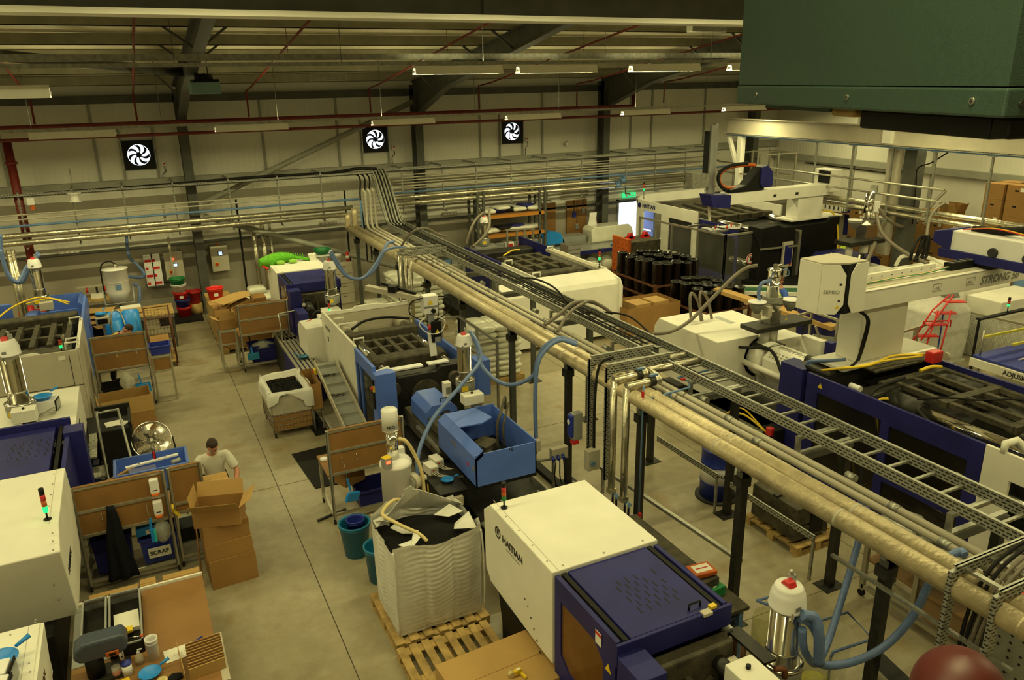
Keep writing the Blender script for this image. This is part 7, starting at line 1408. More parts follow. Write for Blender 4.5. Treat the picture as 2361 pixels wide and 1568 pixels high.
for i in range(3): M().cb((10.05,7.0-.1*i,1.62),.05,.05,.2).build('solenoid','galv',tH)
for i in range(4): M().tube([(9.9,7.4-i*.1,.9),(9.85,7.5-i*.12,.55+.05*i),(9.85,7.9-i*.1,.35),(9.92,8.2-i*.15,.7),(9.95,8.1,1.0)],.016,6,6).build('yellow_hose','yellow' if i<3 else 'hose',tH)
M().cyl((9.95,5.0,.55),(9.95,7.1,.55),.16,n=22).build('lower_cylinder','chrome',tH); M().cyl((XH+.4,8.1,1.88),(XH+.4,8.3,1.88),.05).build('roller','white',tH)
M().cyl((10.4,9.3,1.9),(10.4,9.5,1.9),.09).build('bolt_cap','dark',tH); M().cb((11.4,8.4,2.0),1.5,.25,.03).build('platen_plate','iron',tH); M().cyl((12.25,8.2,2.05),(12.29,8.2,2.05),.07).build('washer','beige',tH)
M().prism([(12.95,.75),(12.95,1.72),(12.8,1.92),(10.95,1.92),(10.95,.75)],'x',9.60,10.62).build('injection_cover','cream',tH,.015)
M().box(10.65,10.9,.9,11.75,13.0,1.74).build('injection_cover','cream',tH,.02); m=M().box(10.9,12.2,1.74,11.15,12.75,1.745).build('recess','tbar',tH)
M().cb((11.28,12.0,1.742),.36,.07,.004,.0).build('hand_slot','tbar',tH)
xb_,zb_=10.70,1.46
def octo(r,y0,y1,x,z,nm,mt,n=8): 
    return M().prism([(x+r*math.cos(PI/8+i*2*PI/n),z+r*math.sin(PI/8+i*2*PI/n)) for i in range(n)],'y',y0,y1).build(nm,mt,tH,.01)
octo(.36,9.55,10.55,xb_,zb_,'barrel_guard','cream'); M().cyl((xb_,10.6,zb_),(xb_,11.0,zb_),.36,n=30).cyl((xb_,10.95,zb_),(xb_,11.15,zb_),.42,n=30).build('drive_housing','cream',tH)
m=M()
for a in(PI*.75,PI*.5):
    for r_ in range(3):
        for i in range(10): 
            aa=a+(r_-1)*.17; rr=.335*math.cos(0)/max(.924,math.cos(((aa-PI/8+PI/8)%(PI/4))-PI/8)) 
            c=Vector((xb_+.337*math.cos(aa),9.66+i*.085,zb_+.337*math.sin(aa))); m.cb((c.x,c.y,c.z),.03,.045,.012,0,0,-(aa-PI/2))
m.build('vent_pattern','grey',tH)
for x in(10.28,11.12): M().cyl((x,9.5,1.42),(x,11.2,1.42),.055,n=16).build('traverse_rod','cream',tH); M().cyl((x,9.3,1.42),(x,9.6,1.42),.03).build('rod_end','chrome',tH)
M().cb((10.35,11.3,1.15),.55,.6,.5).cb((10.1,11.7,1.3),.3,.4,.35).cb((10.0,12.2,1.9),.2,.3,.05).build('hydraulic_block','cream',tH,.03)
M().cyl((10.28,11.5,1.65),(10.28,12.1,1.7),.09).cyl((10.75,11.3,1.75),(10.75,12.4,1.78),.06).build('accumulator','cream',tH)
for i in range(6): M().tube([(9.95+i*.07,11.4+.1*i,1.65),(10.0+i*.06,11.3+.12*i,1.85),(10.2+i*.05,11.5+.1*i,1.70)],.014,6,5).build('black_hose','rubber',tH)
for i in range(2): M().tube([(10.0+i*.25,12.2,1.7),(9.95+i*.25,12.25,2.3),(10.05+i*.25,12.35,2.5),(10.2+i*.25,12.3,2.3),(10.28+i*.25,12.2,1.8)],.03,8,6).build('looped_hose','ghose',tH)
M().tube([(10.1,11.6,1.6),(10.15,10.9,1.75),(10.3,10.3,1.85),(10.25,9.9,1.5),(10.3,9.6,1.15)],.03,8,6).build('black_hose','rubber',tH)
M().cb((11.72,10.6,1.28),.16,.5,.5).build('cream_box','cream',tH,.01); M().cb((11.84,10.28,1.05),.16,.16,.72).build('navy_box','navy',tH,.01)
M().box(9.3,9.5,.42,10.6,12.2,.45).build('chequer_step','chequer',tH); M().box(9.3,9.5,.0,9.45,12.2,.42).build('step_side','black',tH)
M().cb((9.55,9.3,.3),.22,.3,.55).build('black_junction_box','black',tH,.01)
for z in(.75,.55): M().cb((9.42,9.25,z),.10,.12,.14).build('red_socket','red',tH,.01)
M().tube([(9.4,9.3,.78),(9.3,9.8,.95),(9.2,10.1,.8),(9.15,9.9,.5),(9.2,9.5,.45),(9.35,9.35,.55)],.018,8,6).tube([(9.42,9.4,.8),(9.35,9.9,1.02),(9.2,10.15,.85)],.014,8,6).build('yellow_cable','yellow',tH)
M().cb((9.4,9.55,.0),.5,.5,.42).build('tan_carton','card',tH)
bx_,by_=10.78,10.95
t=T('batch_blender','stainless batch blender hopper on black stage above big cream machine','blender',(bx_,by_,1.8))
M().box(bx_-.55,by_-.35,2.08,bx_+.85,by_+.12,2.17).build('black_stage','dark',t,.008); M().bar((bx_+.72,by_-.33,2.1),(bx_+.66,by_-.33,1.92),.05,.05).build('stage_leg','dark',t)
M().cyl((bx_-.12,by_-.1,1.78),(bx_-.12,by_-.1,2.08),.09).cyl((bx_+.1,by_-.1,1.78),(bx_+.1,by_-.1,2.08),.09).build('stage_support','cream',t); M().cb((bx_-.1,by_-.2,1.74),.5,.4,.04).build('foot_plate','dark',t)
M().cb((bx_,by_-.1,2.17),.26,.26,.26).build('mixing_chamber','ss',t,.01); M().lathe((bx_,by_-.1,2.40),[(.13,0),(.26,.16),(.26,.19)],4,False).build('pyramid_hopper','ss',t)
for sx,sz in((-.42,.42),(.42,.20)):
    M().lathe((bx_+sx,by_-.15,2.30+sz*.3),[(.06,0),(.19,.17),(.19,.20)],4,False).build('side_hopper','galv',t); M().cyl((bx_+sx,by_-.15,2.515+sz*.3),(bx_+sx,by_-.15,2.535+sz*.3),.17,n=20).build('hopper_lid','white',t)
M().cb((bx_,by_-.1,2.59),.28,.28,.10).build('neck_plate','galv',t,.005); 
M().lathe((bx_,by_-.1,2.69),[(.12,0),(.12,.20),(.127,.20),(.127,.23),(.12,.23),(.12,.50),(.135,.5),(.135,.53),(.11,.55),(0,.56)],26).build('cylinder','chrome',t); M().cb((bx_,by_-.1,3.24),.08,.05,.08,.3).cyl((bx_+.05,by_-.1,3.28),(bx_+.15,by_-.12,3.30),.02).build('top_valve','ss',t)
warn(t,(bx_+.2,by_-.30,2.27),.06,(1,0,0),(0,0,1)); M().cb((bx_-.2,by_-.2,2.35),.1,.16,.2).build('control_pad','beige',t,.01)
M().tube([(bx_-.1,by_-.12,3.02),(bx_-.3,by_-.1,2.98),(bx_-.36,by_-.1,2.8),(bx_-.3,by_-.1,2.6)],.035,10,5).build('short_hose','hose',t); M().tube([(bx_-.1,by_-.2,3.2),(bx_+.2,by_-.2,3.22),(bx_+.26,by_-.2,3.1),(bx_+.1,by_-.22,3.1)],.008,6,5).build('air_tube','bpipe',t)
t=T('cartesian_robot','cream gantry robot with chamfered end head on pillar above big machine','robot',(11.1,8.8,2.0))
M().box(10.15,8.5,2.03,12.45,9.2,2.08).build('base_plate','cream',t,.006); M().prism([(10.60,8.62),(11.68,8.62),(11.68,9.1),(10.60,9.1)],'z',2.08,3.12).build('pillar','cream',t,.02)
yf_=8.38
M().box(10.17,yf_,3.10,14.4,yf_+.42,3.42).build('beam','cream',t,.008); M().box(10.17,yf_+.36,3.42,12.4,yf_+.42,3.56).build('rear_rib','cream',t); M().box(10.25,yf_+.08,3.42,14.3,yf_+.24,3.432).build('beam_rail','beige',t)
m=M(); [m.cyl((10.35+i*.24,yf_+.355,3.50),(10.35+i*.24,yf_+.36,3.50),.014,n=8) for i in range(9)]; m.each('rib_hole','inkg',t)
m=M(); m.box(10.2,yf_-.004,3.405,14.3,yf_-.001,3.41); m.build('seam_line','inkg',t)
text('STRONG 50',.20,'inkg',t,(13.12,yf_-.003,3.17),(1,0,0),(0,0,1),bold=True,shear=.25,sx=1.0)
for x,s_ in((11.9,'-+X'),(12.75,'X+-')): 
    m=M(); m.box(x,yf_-.003,3.2,x+.22,yf_-.001,3.207).box(x,yf_-.003,3.325,x+.22,yf_-.001,3.332).box(x,yf_-.003,3.2,x+.007,yf_-.001,3.332).box(x+.213,yf_-.003,3.26,x+.22,yf_-.001,3.332); m.build('direction_mark','inkg',t); text(s_,.09,'inkg',t,(x+.03,yf_-.003,3.225),(1,0,0),(0,0,1))
hx0,hx1,hy0,hy1,hz0,hz1=9.42,10.17,8.30,8.95,3.14,3.93
def cham(x0,x1,y0,y1,c=.12): return [(x0+c,y0),(x1-c*.2,y0),(x1,y0+c*.2),(x1,y1),(x0,y1),(x0,y0+c)]
M().prism([(hx0,hy0+.22),(hx0,hy1),(hx1,hy1),(hx1,hy0+.04),(hx0+.52,hy0+.02),(hx0+.34,hy0)],'z',hz0,hz1).build('head_core','black',t)
M().prism([(hx0-.012,hy0+.21),(hx0-.012,hy1),(hx0+.0,hy1),(hx0+.0,hy0+.21)],'z',hz0,hz1).build('head_panel','cream',t)
def panel(a,b_,wl,wr,nm='head_panel'):
    a=Vector((*a,0));b_=Vector((*b_,0)); n=Vector((-(b_-a).y,(b_-a).x,0)).normalized()*-.015
    pts=[(0,hz0),(0,hz1),(1-(.35 if wr else 0),hz1) if not wr else (1,hz1)]
    if wr: poly=[(0,hz0),(0,hz1),(.72,hz1),(1,hz1-.16),(1,hz0+.16),(.72,hz0)]
    else: poly=[(.28,hz0),(0,hz0+.16),(0,hz1-.16),(.28,hz1),(1,hz1),(1,hz0)]
    q=[a.lerp(b_,f)+Vector((0,0,z)) for f,z in poly]; k_=len(q)
    M().add(q+[p+n for p in q],[tuple(range(k_))[::-1],tuple(range(k_,2*k_))]+[(i,(i+1)%k_,k_+(i+1)%k_,k_+i) for i in range(k_)]).build(nm,'cream',t)
panel((hx0,hy0+.21),(hx0+.30,hy0-.0),0,True); panel((hx0+.40,hy0-.0),(hx1,hy0+.0),True,False)
M().prism([(hx0,hy0+.22),(hx0,hy1),(hx1,hy1),(hx1,hy0+.02),(hx0+.34,hy0+.02)],'z',hz1-.001,hz1+.02).build('head_top','beige',t)
d_=Vector((.30,-.21,0)).normalized(); text('SEPRO',.085,'inkg',t,(hx0+.03,hy0+.19-.022,3.47),d_,(0,0,1)); warn(t,(hx0+.22,hy0+.038,3.27),.07,d_,(0,0,1))
for z in(3.62,3.36): label_plate(t,'small_vent',(hx0+.235,hy0+.03,z),.035,.035,d_,(0,0,1),'ink')
M().tube([(10.25,8.45,3.1),(10.5,8.45,2.9),(10.52,8.5,2.5),(10.45,8.5,2.2),(10.3,8.5,2.1)],.022,8,6).tube([(10.28,8.45,3.1),(10.54,8.45,2.88),(10.56,8.5,2.45),(10.48,8.5,2.18)],.018,8,6).build('cable_bundle','rubber',t)
for i,mt in enumerate(('green','yellow','white','orange','tbar')): M().tube([(10.2,8.65+i*.012,3.45),(10.9,8.64+i*.014,3.455),(11.5,8.62+i*.012,3.47),(12.0,8.62+i*.014,3.46),(12.6,8.62+i*.01,3.5)],.009,6,5).build('signal_cable',mt,t)
M().box(12.6,yf_+.2,3.44,14.0,yf_+.36,3.56).build('cable_chain','black',t); m=M(); [m.box(12.65+i*.16,yf_+.22,3.56,12.69+i*.16,yf_+.34,3.57) for i in range(8)]; m.build('chain_links','galv',t)
ax_=13.45
M().box(ax_-.22,6.4,3.62,ax_+.25,9.15,4.0).build('arm_body','white',t,.02); M().prism([(9.1,3.62),(9.45,3.75),(9.45,3.95),(9.15,4.02),(9.1,4.02)],'x',ax_-.26,ax_+.28).build('arm_end_cap','navy',t,.02)
M().box(ax_-.27,6.4,3.50,ax_+.29,9.3,3.66).build('arm_lower_rail','navy',t,.01); M().box(ax_-.2,yf_-.05,3.42,ax_+.25,yf_+.45,3.52).build('carriage','black',t)
for y in(8.3,7.7): M().cyl((ax_-.275,y,3.74),(ax_-.20,y,3.74),.08,n=18).build('cable_port','ink',t)
M().tube([(ax_+.05,8.9,4.02),(ax_+.05,8.2,4.10),(ax_+.05,7.6,4.25),(ax_+.05,7.0,4.22),(ax_+.05,6.9,4.05)],.075,10,6).build('drag_chain','rubber',t)
for i,mt in enumerate(('red','yellow','green','orange')): M().tube([(ax_-.1+i*.05,9.0,4.02),(ax_-.1+i*.06,8.4,4.12),(ax_-.08+i*.05,7.6,4.05)],.010,6,5).build('signal_cable',mt,t)
M().cb((ax_+.25,6.75,3.95),.6,.55,.12).build('tool_tray','black',t,.01)
tG=T('moulding_machine','cream open-top moulding machine behind the rack with lit green light','machine',(10.3,18,0),'injection moulding machines')
gx0,gx1=9.35,11.5; zg=1.75
M().prism([(17.0,.12),(17.0,1.50),(17.08,1.62),(17.75,zg),(17.85,zg-.02),(17.85,.12)],'x',8.05,gx1).build('front_cover','cream',tG,.012)
M().prism([(gx1-.12,.12),(gx1,.12),(gx1,1.45),(gx1-.12,1.66)],'y',16.97,17.3).build('corner_chamfer','cream',tG)
M().prism([(17.85,.3),(17.85,zg),(19.9,zg),(19.9,.3)],'x',gx0-.05,gx0).build('side_panel','cream',tG,.006); M().prism([(17.85,.3),(17.85,zg),(21.0,zg),(21.0,.3)],'x',gx1,gx1+.05).build('side_panel','cream',tG,.006)
M().box(gx1-.16,17.85,zg-.1,gx1,21.0,zg-.02).build('inner_ledge','beige',tG)
M().box(gx0-.05,19.95,.3,gx0,22.6,zg-.02).build('side_guard','navy',tG); M().box(gx1,21.05,.3,gx1+.05,23.2,zg+.0).build('side_guard','navy',tG)
for x,yy in((gx0,18.0),(gx0,19.7),(gx1,18.1),(gx1,20.8)): M().tube([(x-.02,yy,zg-.02),(x-.02,yy,zg+.08),(x+(.2 if x<10 else -.2),yy,zg+.08),(x+(.2 if x<10 else -.2),yy,zg-.04)],.022,8).build('grab_handle','cream',tG)
for x in(gx0+.35,gx1-.4):
    for z in(.8,1.45): M().cyl((x,18.0,z),(x,22.4,z),.07,n=18).build('tie_bar','chrome',tG); M().cyl((x,18.05,z),(x,18.6,z),.13,n=18).build('cylinder_cover','iron',tG)
M().box(gx0+.1,18.6,.5,gx1-.1,19.0,1.62).build('end_platen','iron',tG,.05); M().box(gx0+.1,21.9,.5,gx1-.1,22.4,1.62).build('fixed_platen','dark',tG,.05)
m=M(); 
for i in range(4): m.bar((gx0+.45+i*.42,19.0,1.6),(gx0+.5+i*.38,20.9,1.58),.14,.12)
for y in(19.5,20.2,20.9): m.box(gx0+.35,y,1.5,gx1-.35,y+.16,1.64)
m.build('toggle_lattice','iron',tG); M().box(gx0+.3,19.0,.8,gx1-.3,21.0,1.3).build('toggle_body','dark',tG); M().tube([(gx0+.5,20.9,1.7),(gx0+.9,21.1,1.78),(gx0+1.2,21.2,1.75)],.025,8,5).build('yellow_hose','yellow',tG)
M().box(8.2,17.9,.02,gx1,22.5,.3).build('machine_bed','black',tG)
beacon(PX(1380,655,gx1-.05).x-.05,18.0,zg,'lit green stack light on the cream open-top machine behind rack',.52,'g',.2)
t=T('gate_frame_stand','aluminium profile gate frame behind the open-top machine','frame',(10.4,22.9,0))
for px in(1170,1192,1210,1230): c=PY(px,560,22.9); M().box(c.x-.025,22.88,0,c.x+.025,22.93,PY(px,528,22.9).z).build('post','alu',t)
a=PY(1165,530,22.9);b_=PY(1232,527,22.9); M().bar(a,b_,.05).build('rail','alu',t)
loader(10.35,23.4,1.5,'small loader with red alarm lens in front of pallet racking',.12,.50); one('loader_plinth','grey cabinet under the small loader by pallet racking','cabinet',M().box(9.95,23.1,0,10.75,23.7,1.5),'tbar')
hpx('left dark grey hose arching beside the racking loader',[(1075,565,21.5),(1085,530,21.5),(1098,505,21.7),(1115,490,22)],.04,'ghose'); hpx('right dark grey hose arching beside the racking loader',[(1090,570,21.3),(1115,545,21.4),(1128,520,21.6),(1128,485,22)],.045,'ghose')
for i,(px,py) in enumerate(((1040,545),(1075,530),(1060,560))): c=PY(px,py,23.5); sack('polymer_sack','%s pale sack on low bench left of pallet racking'%ORD[i],(c.x,23.5,1.1),.6,.5,.25,'bag','sacks left of racking',seed=i)
one('low_bench','low bench with bags and cartons left of pallet racking','bench',M().box(8.3,23.1,0,10.0,24.0,1.08),'grey')
for i,(x,mt) in enumerate(((8.5,'orange'),(8.9,'bpipe'),(9.2,'tbar'),(9.6,'yellow'))): t=T('small_carton','small coloured carton on the low bench, %s from left'%ORD[i],'carton',(x,23.15,1.08),'coloured cartons on low bench'); M().cb((x,23.25,1.085),.26,.2,.2).build('carton',mt,t)
rx0,rx1,ry=10.75,13.05,24.2
t=T('pallet_racking','orange beam pallet racking with dark uprights against back wall','racking',(11.9,24.5,0))
for x in(rx0-.25,rx0-.03,rx1-.2,rx1+.02): M().box(x-.04,ry-.0,0,x+.04,ry+.08,3.15).build('upright','steel',t); M().box(x-.04,ry+.75,0,x+.04,ry+.83,3.15).build('upright','steel',t)
for x in(rx0-.03,rx1+.02):
    for i in range(4): M().bar((x,ry+.05,.2+i*.72),(x,ry+.78,.85+i*.72),.03).build('brace','steel',t)
K['obeam']=mat('orange_beam',(.48,.19,.02),.5,var=.1)
for z in(1.55,2.22):
    for y in(ry,ry+.78): M().box(rx0,y,z,rx1,y+.05,z+.10).build('beam','obeam',t)
    M().box(rx0,ry+.02,z+.10,rx1,ry+.8,z+.12).build('shelf_deck','ply',t)
M().box(rx0,ry,.82,rx1,ry+.05,.90).build('beam','obeam',t); M().box(rx0,ry+.02,.9,rx1,ry+.8,.92).build('shelf_deck','ply',t)
sk=[(2.36,[(.25,'film'),(.65,'navy'),(.75,'film'),(1.05,'black'),(1.4,'film'),(1.75,'navy'),(2.0,'film')]),(1.68,[(.1,'film'),(.45,'film'),(.8,'black'),(.95,'card2'),(1.2,'film'),(1.35,'navy'),(1.6,'bag'),(2.0,'film')])]
for z,L in sk:
    for i,(x,mt) in enumerate(L): sack('polymer_sack','%s from left sack on %s racking shelf'%(ORD[i],'top' if z>2 else 'middle'),(rx0+x,ry+.35+.1*(i%2),z+(.10 if i in(2,5) else 0)),.52,.55,.17 if i not in(2,5) else .14,mt,'sacks on the pallet racking',.2*(i%3-1),seed=i*5+int(z*10))
for i in range(6): t=T('shelf_tub','printed tub on the lower racking shelf, %s from left'%ORD[i],'tub',(rx0+.2+i*.37,ry+.3,.92),'tubs on lower racking shelf'); M().cb((rx0+.2+i*.37,ry+.25,.93),.33,.4,.42).build('tub','tbar' if i%2 else 'cream',t,.01); label_plate(t,'printed_label',(rx0+.2+i*.37,ry+.046,1.18),.22,.2,(1,0,0),(0,0,1),('orange','tbar','red','red','bpipe','bpipe')[i])
for i,(pa_,pb2_,lb) in enumerate((((1248,470),(1281,545),'plain brown fibreboard panel on back wall right of racking'),((1307,463),(1352,545),'brown fibreboard wall panel with switch boxes by the right column'))):
    a=PY(*pa_,YW-.1);b_=PY(*pb2_,YW-.1); t=T('wall_board',lb,'board',((a.x+b_.x)/2,YW-.08,b_.z)); M().box(a.x,YW-.1,b_.z,b_.x,YW-.05,a.z).build('panel','ply',t)
    if i: 
        for u,v,mt in((.35,.38,'blue'),(.8,.30,'tbar'),(.5,.7,'tbar')): x=a.x+(b_.x-a.x)*u;z=a.z+(b_.z-a.z)*v; M().box(x-.07,YW-.15,z-.1,x+.07,YW-.1,z+.1).build('switch_box',mt,t,.008); M().cyl((x,YW-.12,z),(x,YW-.12,a.z),.01,n=6).build('cable_drop','ink',t)
a=PY(1365,478,25.0); t=T('feather_banner','white feather banner with red edge leaning left of right column','banner',(a.x,25.0,.2)); m=M(); m.grid(lambda u,v:(a.x-.05+(v-.5)*.55*math.sin(min(1,u*1.25+.05)*PI*.75+.2)+.10*u,25.0+.02*math.sin(v*6),.6+1.35*u),10,6); o=m.build('banner_sheet','white',t); sd=o.modifiers.new('s','SOLIDIFY'); sd.thickness=.01; M().tube([(a.x+.25,25.02,.3),(a.x+.26,25.02,1.2),(a.x+.12,25.02,1.95)],.03,8,5).build('red_edge','red',t)
for i,x in enumerate((16.68,16.86,17.0)):
    t=T('fire_extinguisher','red fire extinguisher by the exit door, %s of three'%ORD[i],'fire extinguisher',(x,25.3,.5),'extinguishers at exit door'); y_=25.25-.06*i
    M().lathe((x,y_,.52),[(.075,0),(.08,.02),(.08,.40),(.05,.47),(.02,.5)],16).build('cylinder','red',t); M().cb((x,y_,1.0),.03,.10,.05).build('handle','black',t); M().tube([(x,y_,1.0),(x+.1,y_-.05,.95),(x+.1,y_-.05,.7)],.012,6,5).build('hose','rubber',t)
one('extinguisher_stand','metal stand board behind the three extinguishers','stand',M().box(16.55,25.42,0,17.03,25.46,1.2).box(16.55,25.12,.47,17.09,25.42,.5).box(16.6,25.2,0,16.64,25.24,.47).box(17.0,25.2,0,17.04,25.24,.47),'tbar')
t=T('wall_louvre','grey louvred panel on back wall between racking and right column','vent',(14.7,YW-.05,2.6)); a=PY(1300,440,YW);b_=PY(1352,450,YW)
M().box(14.55,YW-.06,2.42,15.75,YW-.02,3.5).build('panel','beige',t); m=M(); [m.box(14.58,YW-.07,2.45+i*.07,15.72,YW-.06,2.475+i*.07) for i in range(15)]; m.build('louvre_slats','galv',t)
t=T('cctv_camera','white camera on bracket high on back wall between fan and column','camera',(15.0,YW-.15,4.6)); c=PY(1308,332,YW-.15); M().cyl((c.x-.05,YW-.2,c.z),(c.x+.03,YW-.05,c.z+.05),.05).build('body','white',t); M().cyl((c.x,YW-.1,c.z-.08),(c.x,YW-.02,c.z-.02),.03).build('bracket','white',t)
for i,(px,py) in enumerate(((757,498),(210,583),(600+0,540))):
    pass
for i,(px,py,lb) in enumerate(((757,515,'left of the rack'),(160,583,'above the assembly table'),(1037,493,'left of pallet racking'))): 
    c=PY(px,py,YW-.06); t=T('socket_strip','pale wall socket strip %s'%lb,'socket',(c.x,YW-.06,c.z),'wall socket strips'); M().box(c.x-.28,YW-.09,c.z-.06,c.x+.28,YW-.02,c.z+.07).build('casing','beige',t,.005); m=M(); [m.box(c.x-.22+i_*.13,YW-.095,c.z-.02,c.x-.14+i_*.13,YW-.09,c.z+.04) for i_ in range(4)]; m.each('socket_face','white',t)
t=T('belt_table','long belt table with navy edge before the back wall','conveyor',(14.6,23.9,0)); M().box(13.2,23.5,.86,16.6,24.3,.92).build('belt','tbar',t); M().box(13.2,23.44,.78,16.6,23.5,.90).build('navy_edge','navy',t); M().box(13.2,24.3,.84,16.6,24.35,.97).build('rear_edge','galv',t)
for x in(13.4,14.9,16.4):
    for y in(23.5,24.25): M().box(x,y,0,x+.06,y+.06,.86).build('leg','galv',t)
pan('bright blue pan lying on the long belt table',(15.6,23.7,.925),.12,'cyan',.2)
one('wrapped_pallet_load','white film wrapped block on the wall side of belt table','wrapped load',M().prism([(15.15,.93),(15.1,1.38),(15.25,1.50),(16.75,1.50),(16.9,1.36),(17.0,.93)],'y',24.42,25.1).box(15.1,24.42,.0,17.0,25.1,.93),'film',bev=.03)
for i in range(2): t=T('wrapped_bale','white polythene bale under the belt table, %s'%('left','right')[i],'bale',(14.7+i*.6,23.6,0),'bales under belt table'); M().ball((14.7+i*.6,23.75,.3),.3,.2,.3).build('bale','film',t)
t=T('small_pallet_load','cartons and drawers on the bench left of belt table','carton',(13.3,23.0,0)); M().box(12.0,22.7,0,13.1,23.3,1.0).build('carton','card',t); M().box(13.1,22.7,.7,13.6,23.2,1.35).build('drawer_frame','galv',t); [M().box(13.12,22.68,.75+i*.15,13.58,22.7,.86+i*.15).build('drawer','tbar',t) for i in range(4)]
M().prism([(13.2,1.0),(13.15,1.35),(13.5,1.5),(13.9,1.4),(14.1,1.0)],'y',24.6,24.9).build('blue_bag','cyan',T('blue_sack','light blue bag on the floor stack behind drawers','bag',(13.6,24.75,1.0)))
one('grey_cabinet','grey cabinet behind blue bag near back wall','cabinet',M().box(14.0,24.6,0,15.0,25.2,1.22),'tbar')
t=T('mould_block','orange fronted steel mould block with red lifting eyes','mould',(14.6,21.5,0)); 
M().box(14.40,21.0,.12,14.5,21.95,1.70).build('orange_plate','orange',t); M().box(14.5,21.02,.12,15.7,21.93,1.6).build('steel_body','iron',t,.02)
m=M(); rnd=random.Random(4)
for i in range(9):
    for j_ in range(4): m.cyl((14.393,21.1+j_*.23+rnd.uniform(-.03,.03),.3+i*.15),(14.4,21.1+j_*.23,.3+i*.15),.016,n=8)
m.each('bolt_hole','ink',t); M().cyl((14.37,21.5,.62),(14.4,21.5,.62),.14,n=24).build('locating_ring','iron',t)
for x in(14.8,15.4): M().cb((x,21.5,1.6),.3,.12,.10).cyl((x,21.44,1.72),(x,21.56,1.72),.09,n=16).build('red_lifting_eye','red',t)
M().box(14.35,20.95,0,15.8,22.0,.12).build('timber_base','wood',t)
def stillage(label,x0,x1,y0,y1,h=.75):
    t=T('steel_stillage',label,'stillage',((x0+x1)/2,(y0+y1)/2,0),'rusty stillages')
    for x in(x0,x1):
        for y in(y0,y1): M().box(x-.04,y-.04,.0,x+.04,y+.04,h+.15).build('corner_post','rust',t)
    for z in(.12,h*.6,h+.08):
        M().bar((x0,y0,z),(x1,y0,z),.05).build('side_rail','rust',t); M().bar((x0,y0,z),(x0,y1,z),.05).build('side_rail','rust',t); M().bar((x1,y0,z),(x1,y1,z),.05).build('side_rail','rust',t); M().bar((x0,y1,z),(x1,y1,z),.05).build('side_rail','rust',t)
    M().box(x0,y0,.08,x1,y1,.14).build('deck','rust',t); return t
stillage('rusty steel stillage holding the rear cluster of tall black tubes',13.55,15.35,18.3,20.7); stillage('rusty steel stillage holding the front cluster of black tubes',13.3,14.85,15.75,17.55,.6)
K['gblack']=mat('gloss_black_plastic',(.012,.012,.012),.22,var=.1,coat=.5)
n=0
rnd=random.Random(11)
def btube(x,y,z0,h,r_,lb,g): return one('black_plastic_tube',lb,'tube',M().lathe((x,y,z0),[(r_*.97,0),(r_*.97,h-.03),(r_,h-.03),(r_,h),(r_*.86,h),(r_*.86,.02),(0,.02)],22),'gblack',g)
for j_,y in enumerate((18.55,19.0,19.45,19.95,20.4)):
    for i in range(5):
        x=13.78+i*.345+rnd.uniform(-.03,.03); btube(x,y+rnd.uniform(-.05,.05),.145,1.28+rnd.uniform(-.06,.07),.165,'tall glossy black plastic tube, %s row %s column of rear cluster'%(ORD[j_],ORD[i]),'tall black tubes of rear cluster')
for j_,y in enumerate((15.98,16.4,16.85,17.3)):
    for i in range(4):
        x=13.52+i*.36+rnd.uniform(-.03,.03); btube(x,y,.145,1.12+rnd.uniform(-.05,.05),.168,'glossy black plastic tube, %s row %s column of front cluster'%(ORD[j_],ORD[i]),'black tubes of front cluster')
cbox('huge open brown pallet carton behind big cream machine',(12.3,17.15,.02),1.75,1.05,.85,0,{},open_=True)
cbox('left small tan carton inside huge open carton',(12.15,17.2,.35),.5,.55,.5,.05,mt='card2',grp='small cartons in the huge carton'); cbox('right small tan carton inside huge open carton',(12.75,17.2,.35),.5,.55,.5,.05,mt='card2',grp='small cartons in the huge carton')
tI=T('moulding_machine','far right cream and navy moulding machine inside aluminium guarding','machine',(18.4,21,0),'injection moulding machines')
gl(16.85,20.6,24.1,.2,2.45,[(22.6,.9,23.7,2.1),(20.9,.9,22.2,2.05)],'cream',tI,'side_panel'); M().prism([(16.85,2.3),(16.85,2.45),(17.1,2.6),(19.9,2.62),(19.9,2.3)],'y',24.05,24.15).build('rear_panel','cream',tI); M().box(19.9,20.0,.3,19.96,24.1,2.5).build('far_side_panel','cream',tI)
text('HAITIAN',.2,'navy',tI,(16.84,23.75,2.2),(0,-1,0),(0,0,1),bold=True); M().cyl((16.82,23.92,2.26),(16.85,23.92,2.26),.09,n=16).build('emblem','navy',tI)
M().box(16.9,18.72,1.85,16.96,20.55,2.2).box(16.9,18.72,.3,16.96,18.8,1.85).box(16.9,18.8,.3,16.96,20.55,.6).build('side_guard','navy',tI); M().prism([(17.3,.3),(20.6,.3),(20.6,2.35),(20.2,2.35),(20.0,2.22),(18.2,2.2),(18.0,2.3),(17.3,2.25)],'y',18.1,18.7).build('fixed_platen','black',tI,.03)
for x in(17.5,19.7):
    for z in(1.0,2.1): M().cyl((x,18.6,z),(x,23.4,z),.10,n=20).build('tie_bar','chrome',tI)
M().cyl((17.5,22.9,2.1),(17.5,23.8,2.1),.18,n=20).build('cylinder_cover','dark',tI)
m=M()
for i in range(5): m.bar((17.4+i*.55,20.3,2.2),(17.5+i*.5,22.8,2.3),.2,.14)
for y in(20.4,21.4,22.4): m.box(17.3,y,2.1,19.9,y+.2,2.26)
m.build('toggle_lattice','iron',tI); M().box(17.3,19.6,.6,19.9,22.8,2.0).build('toggle_body','dark',tI,.05); M().box(17.0,17.9,.02,20.2,24.0,.6).build('machine_bed','black',tI)
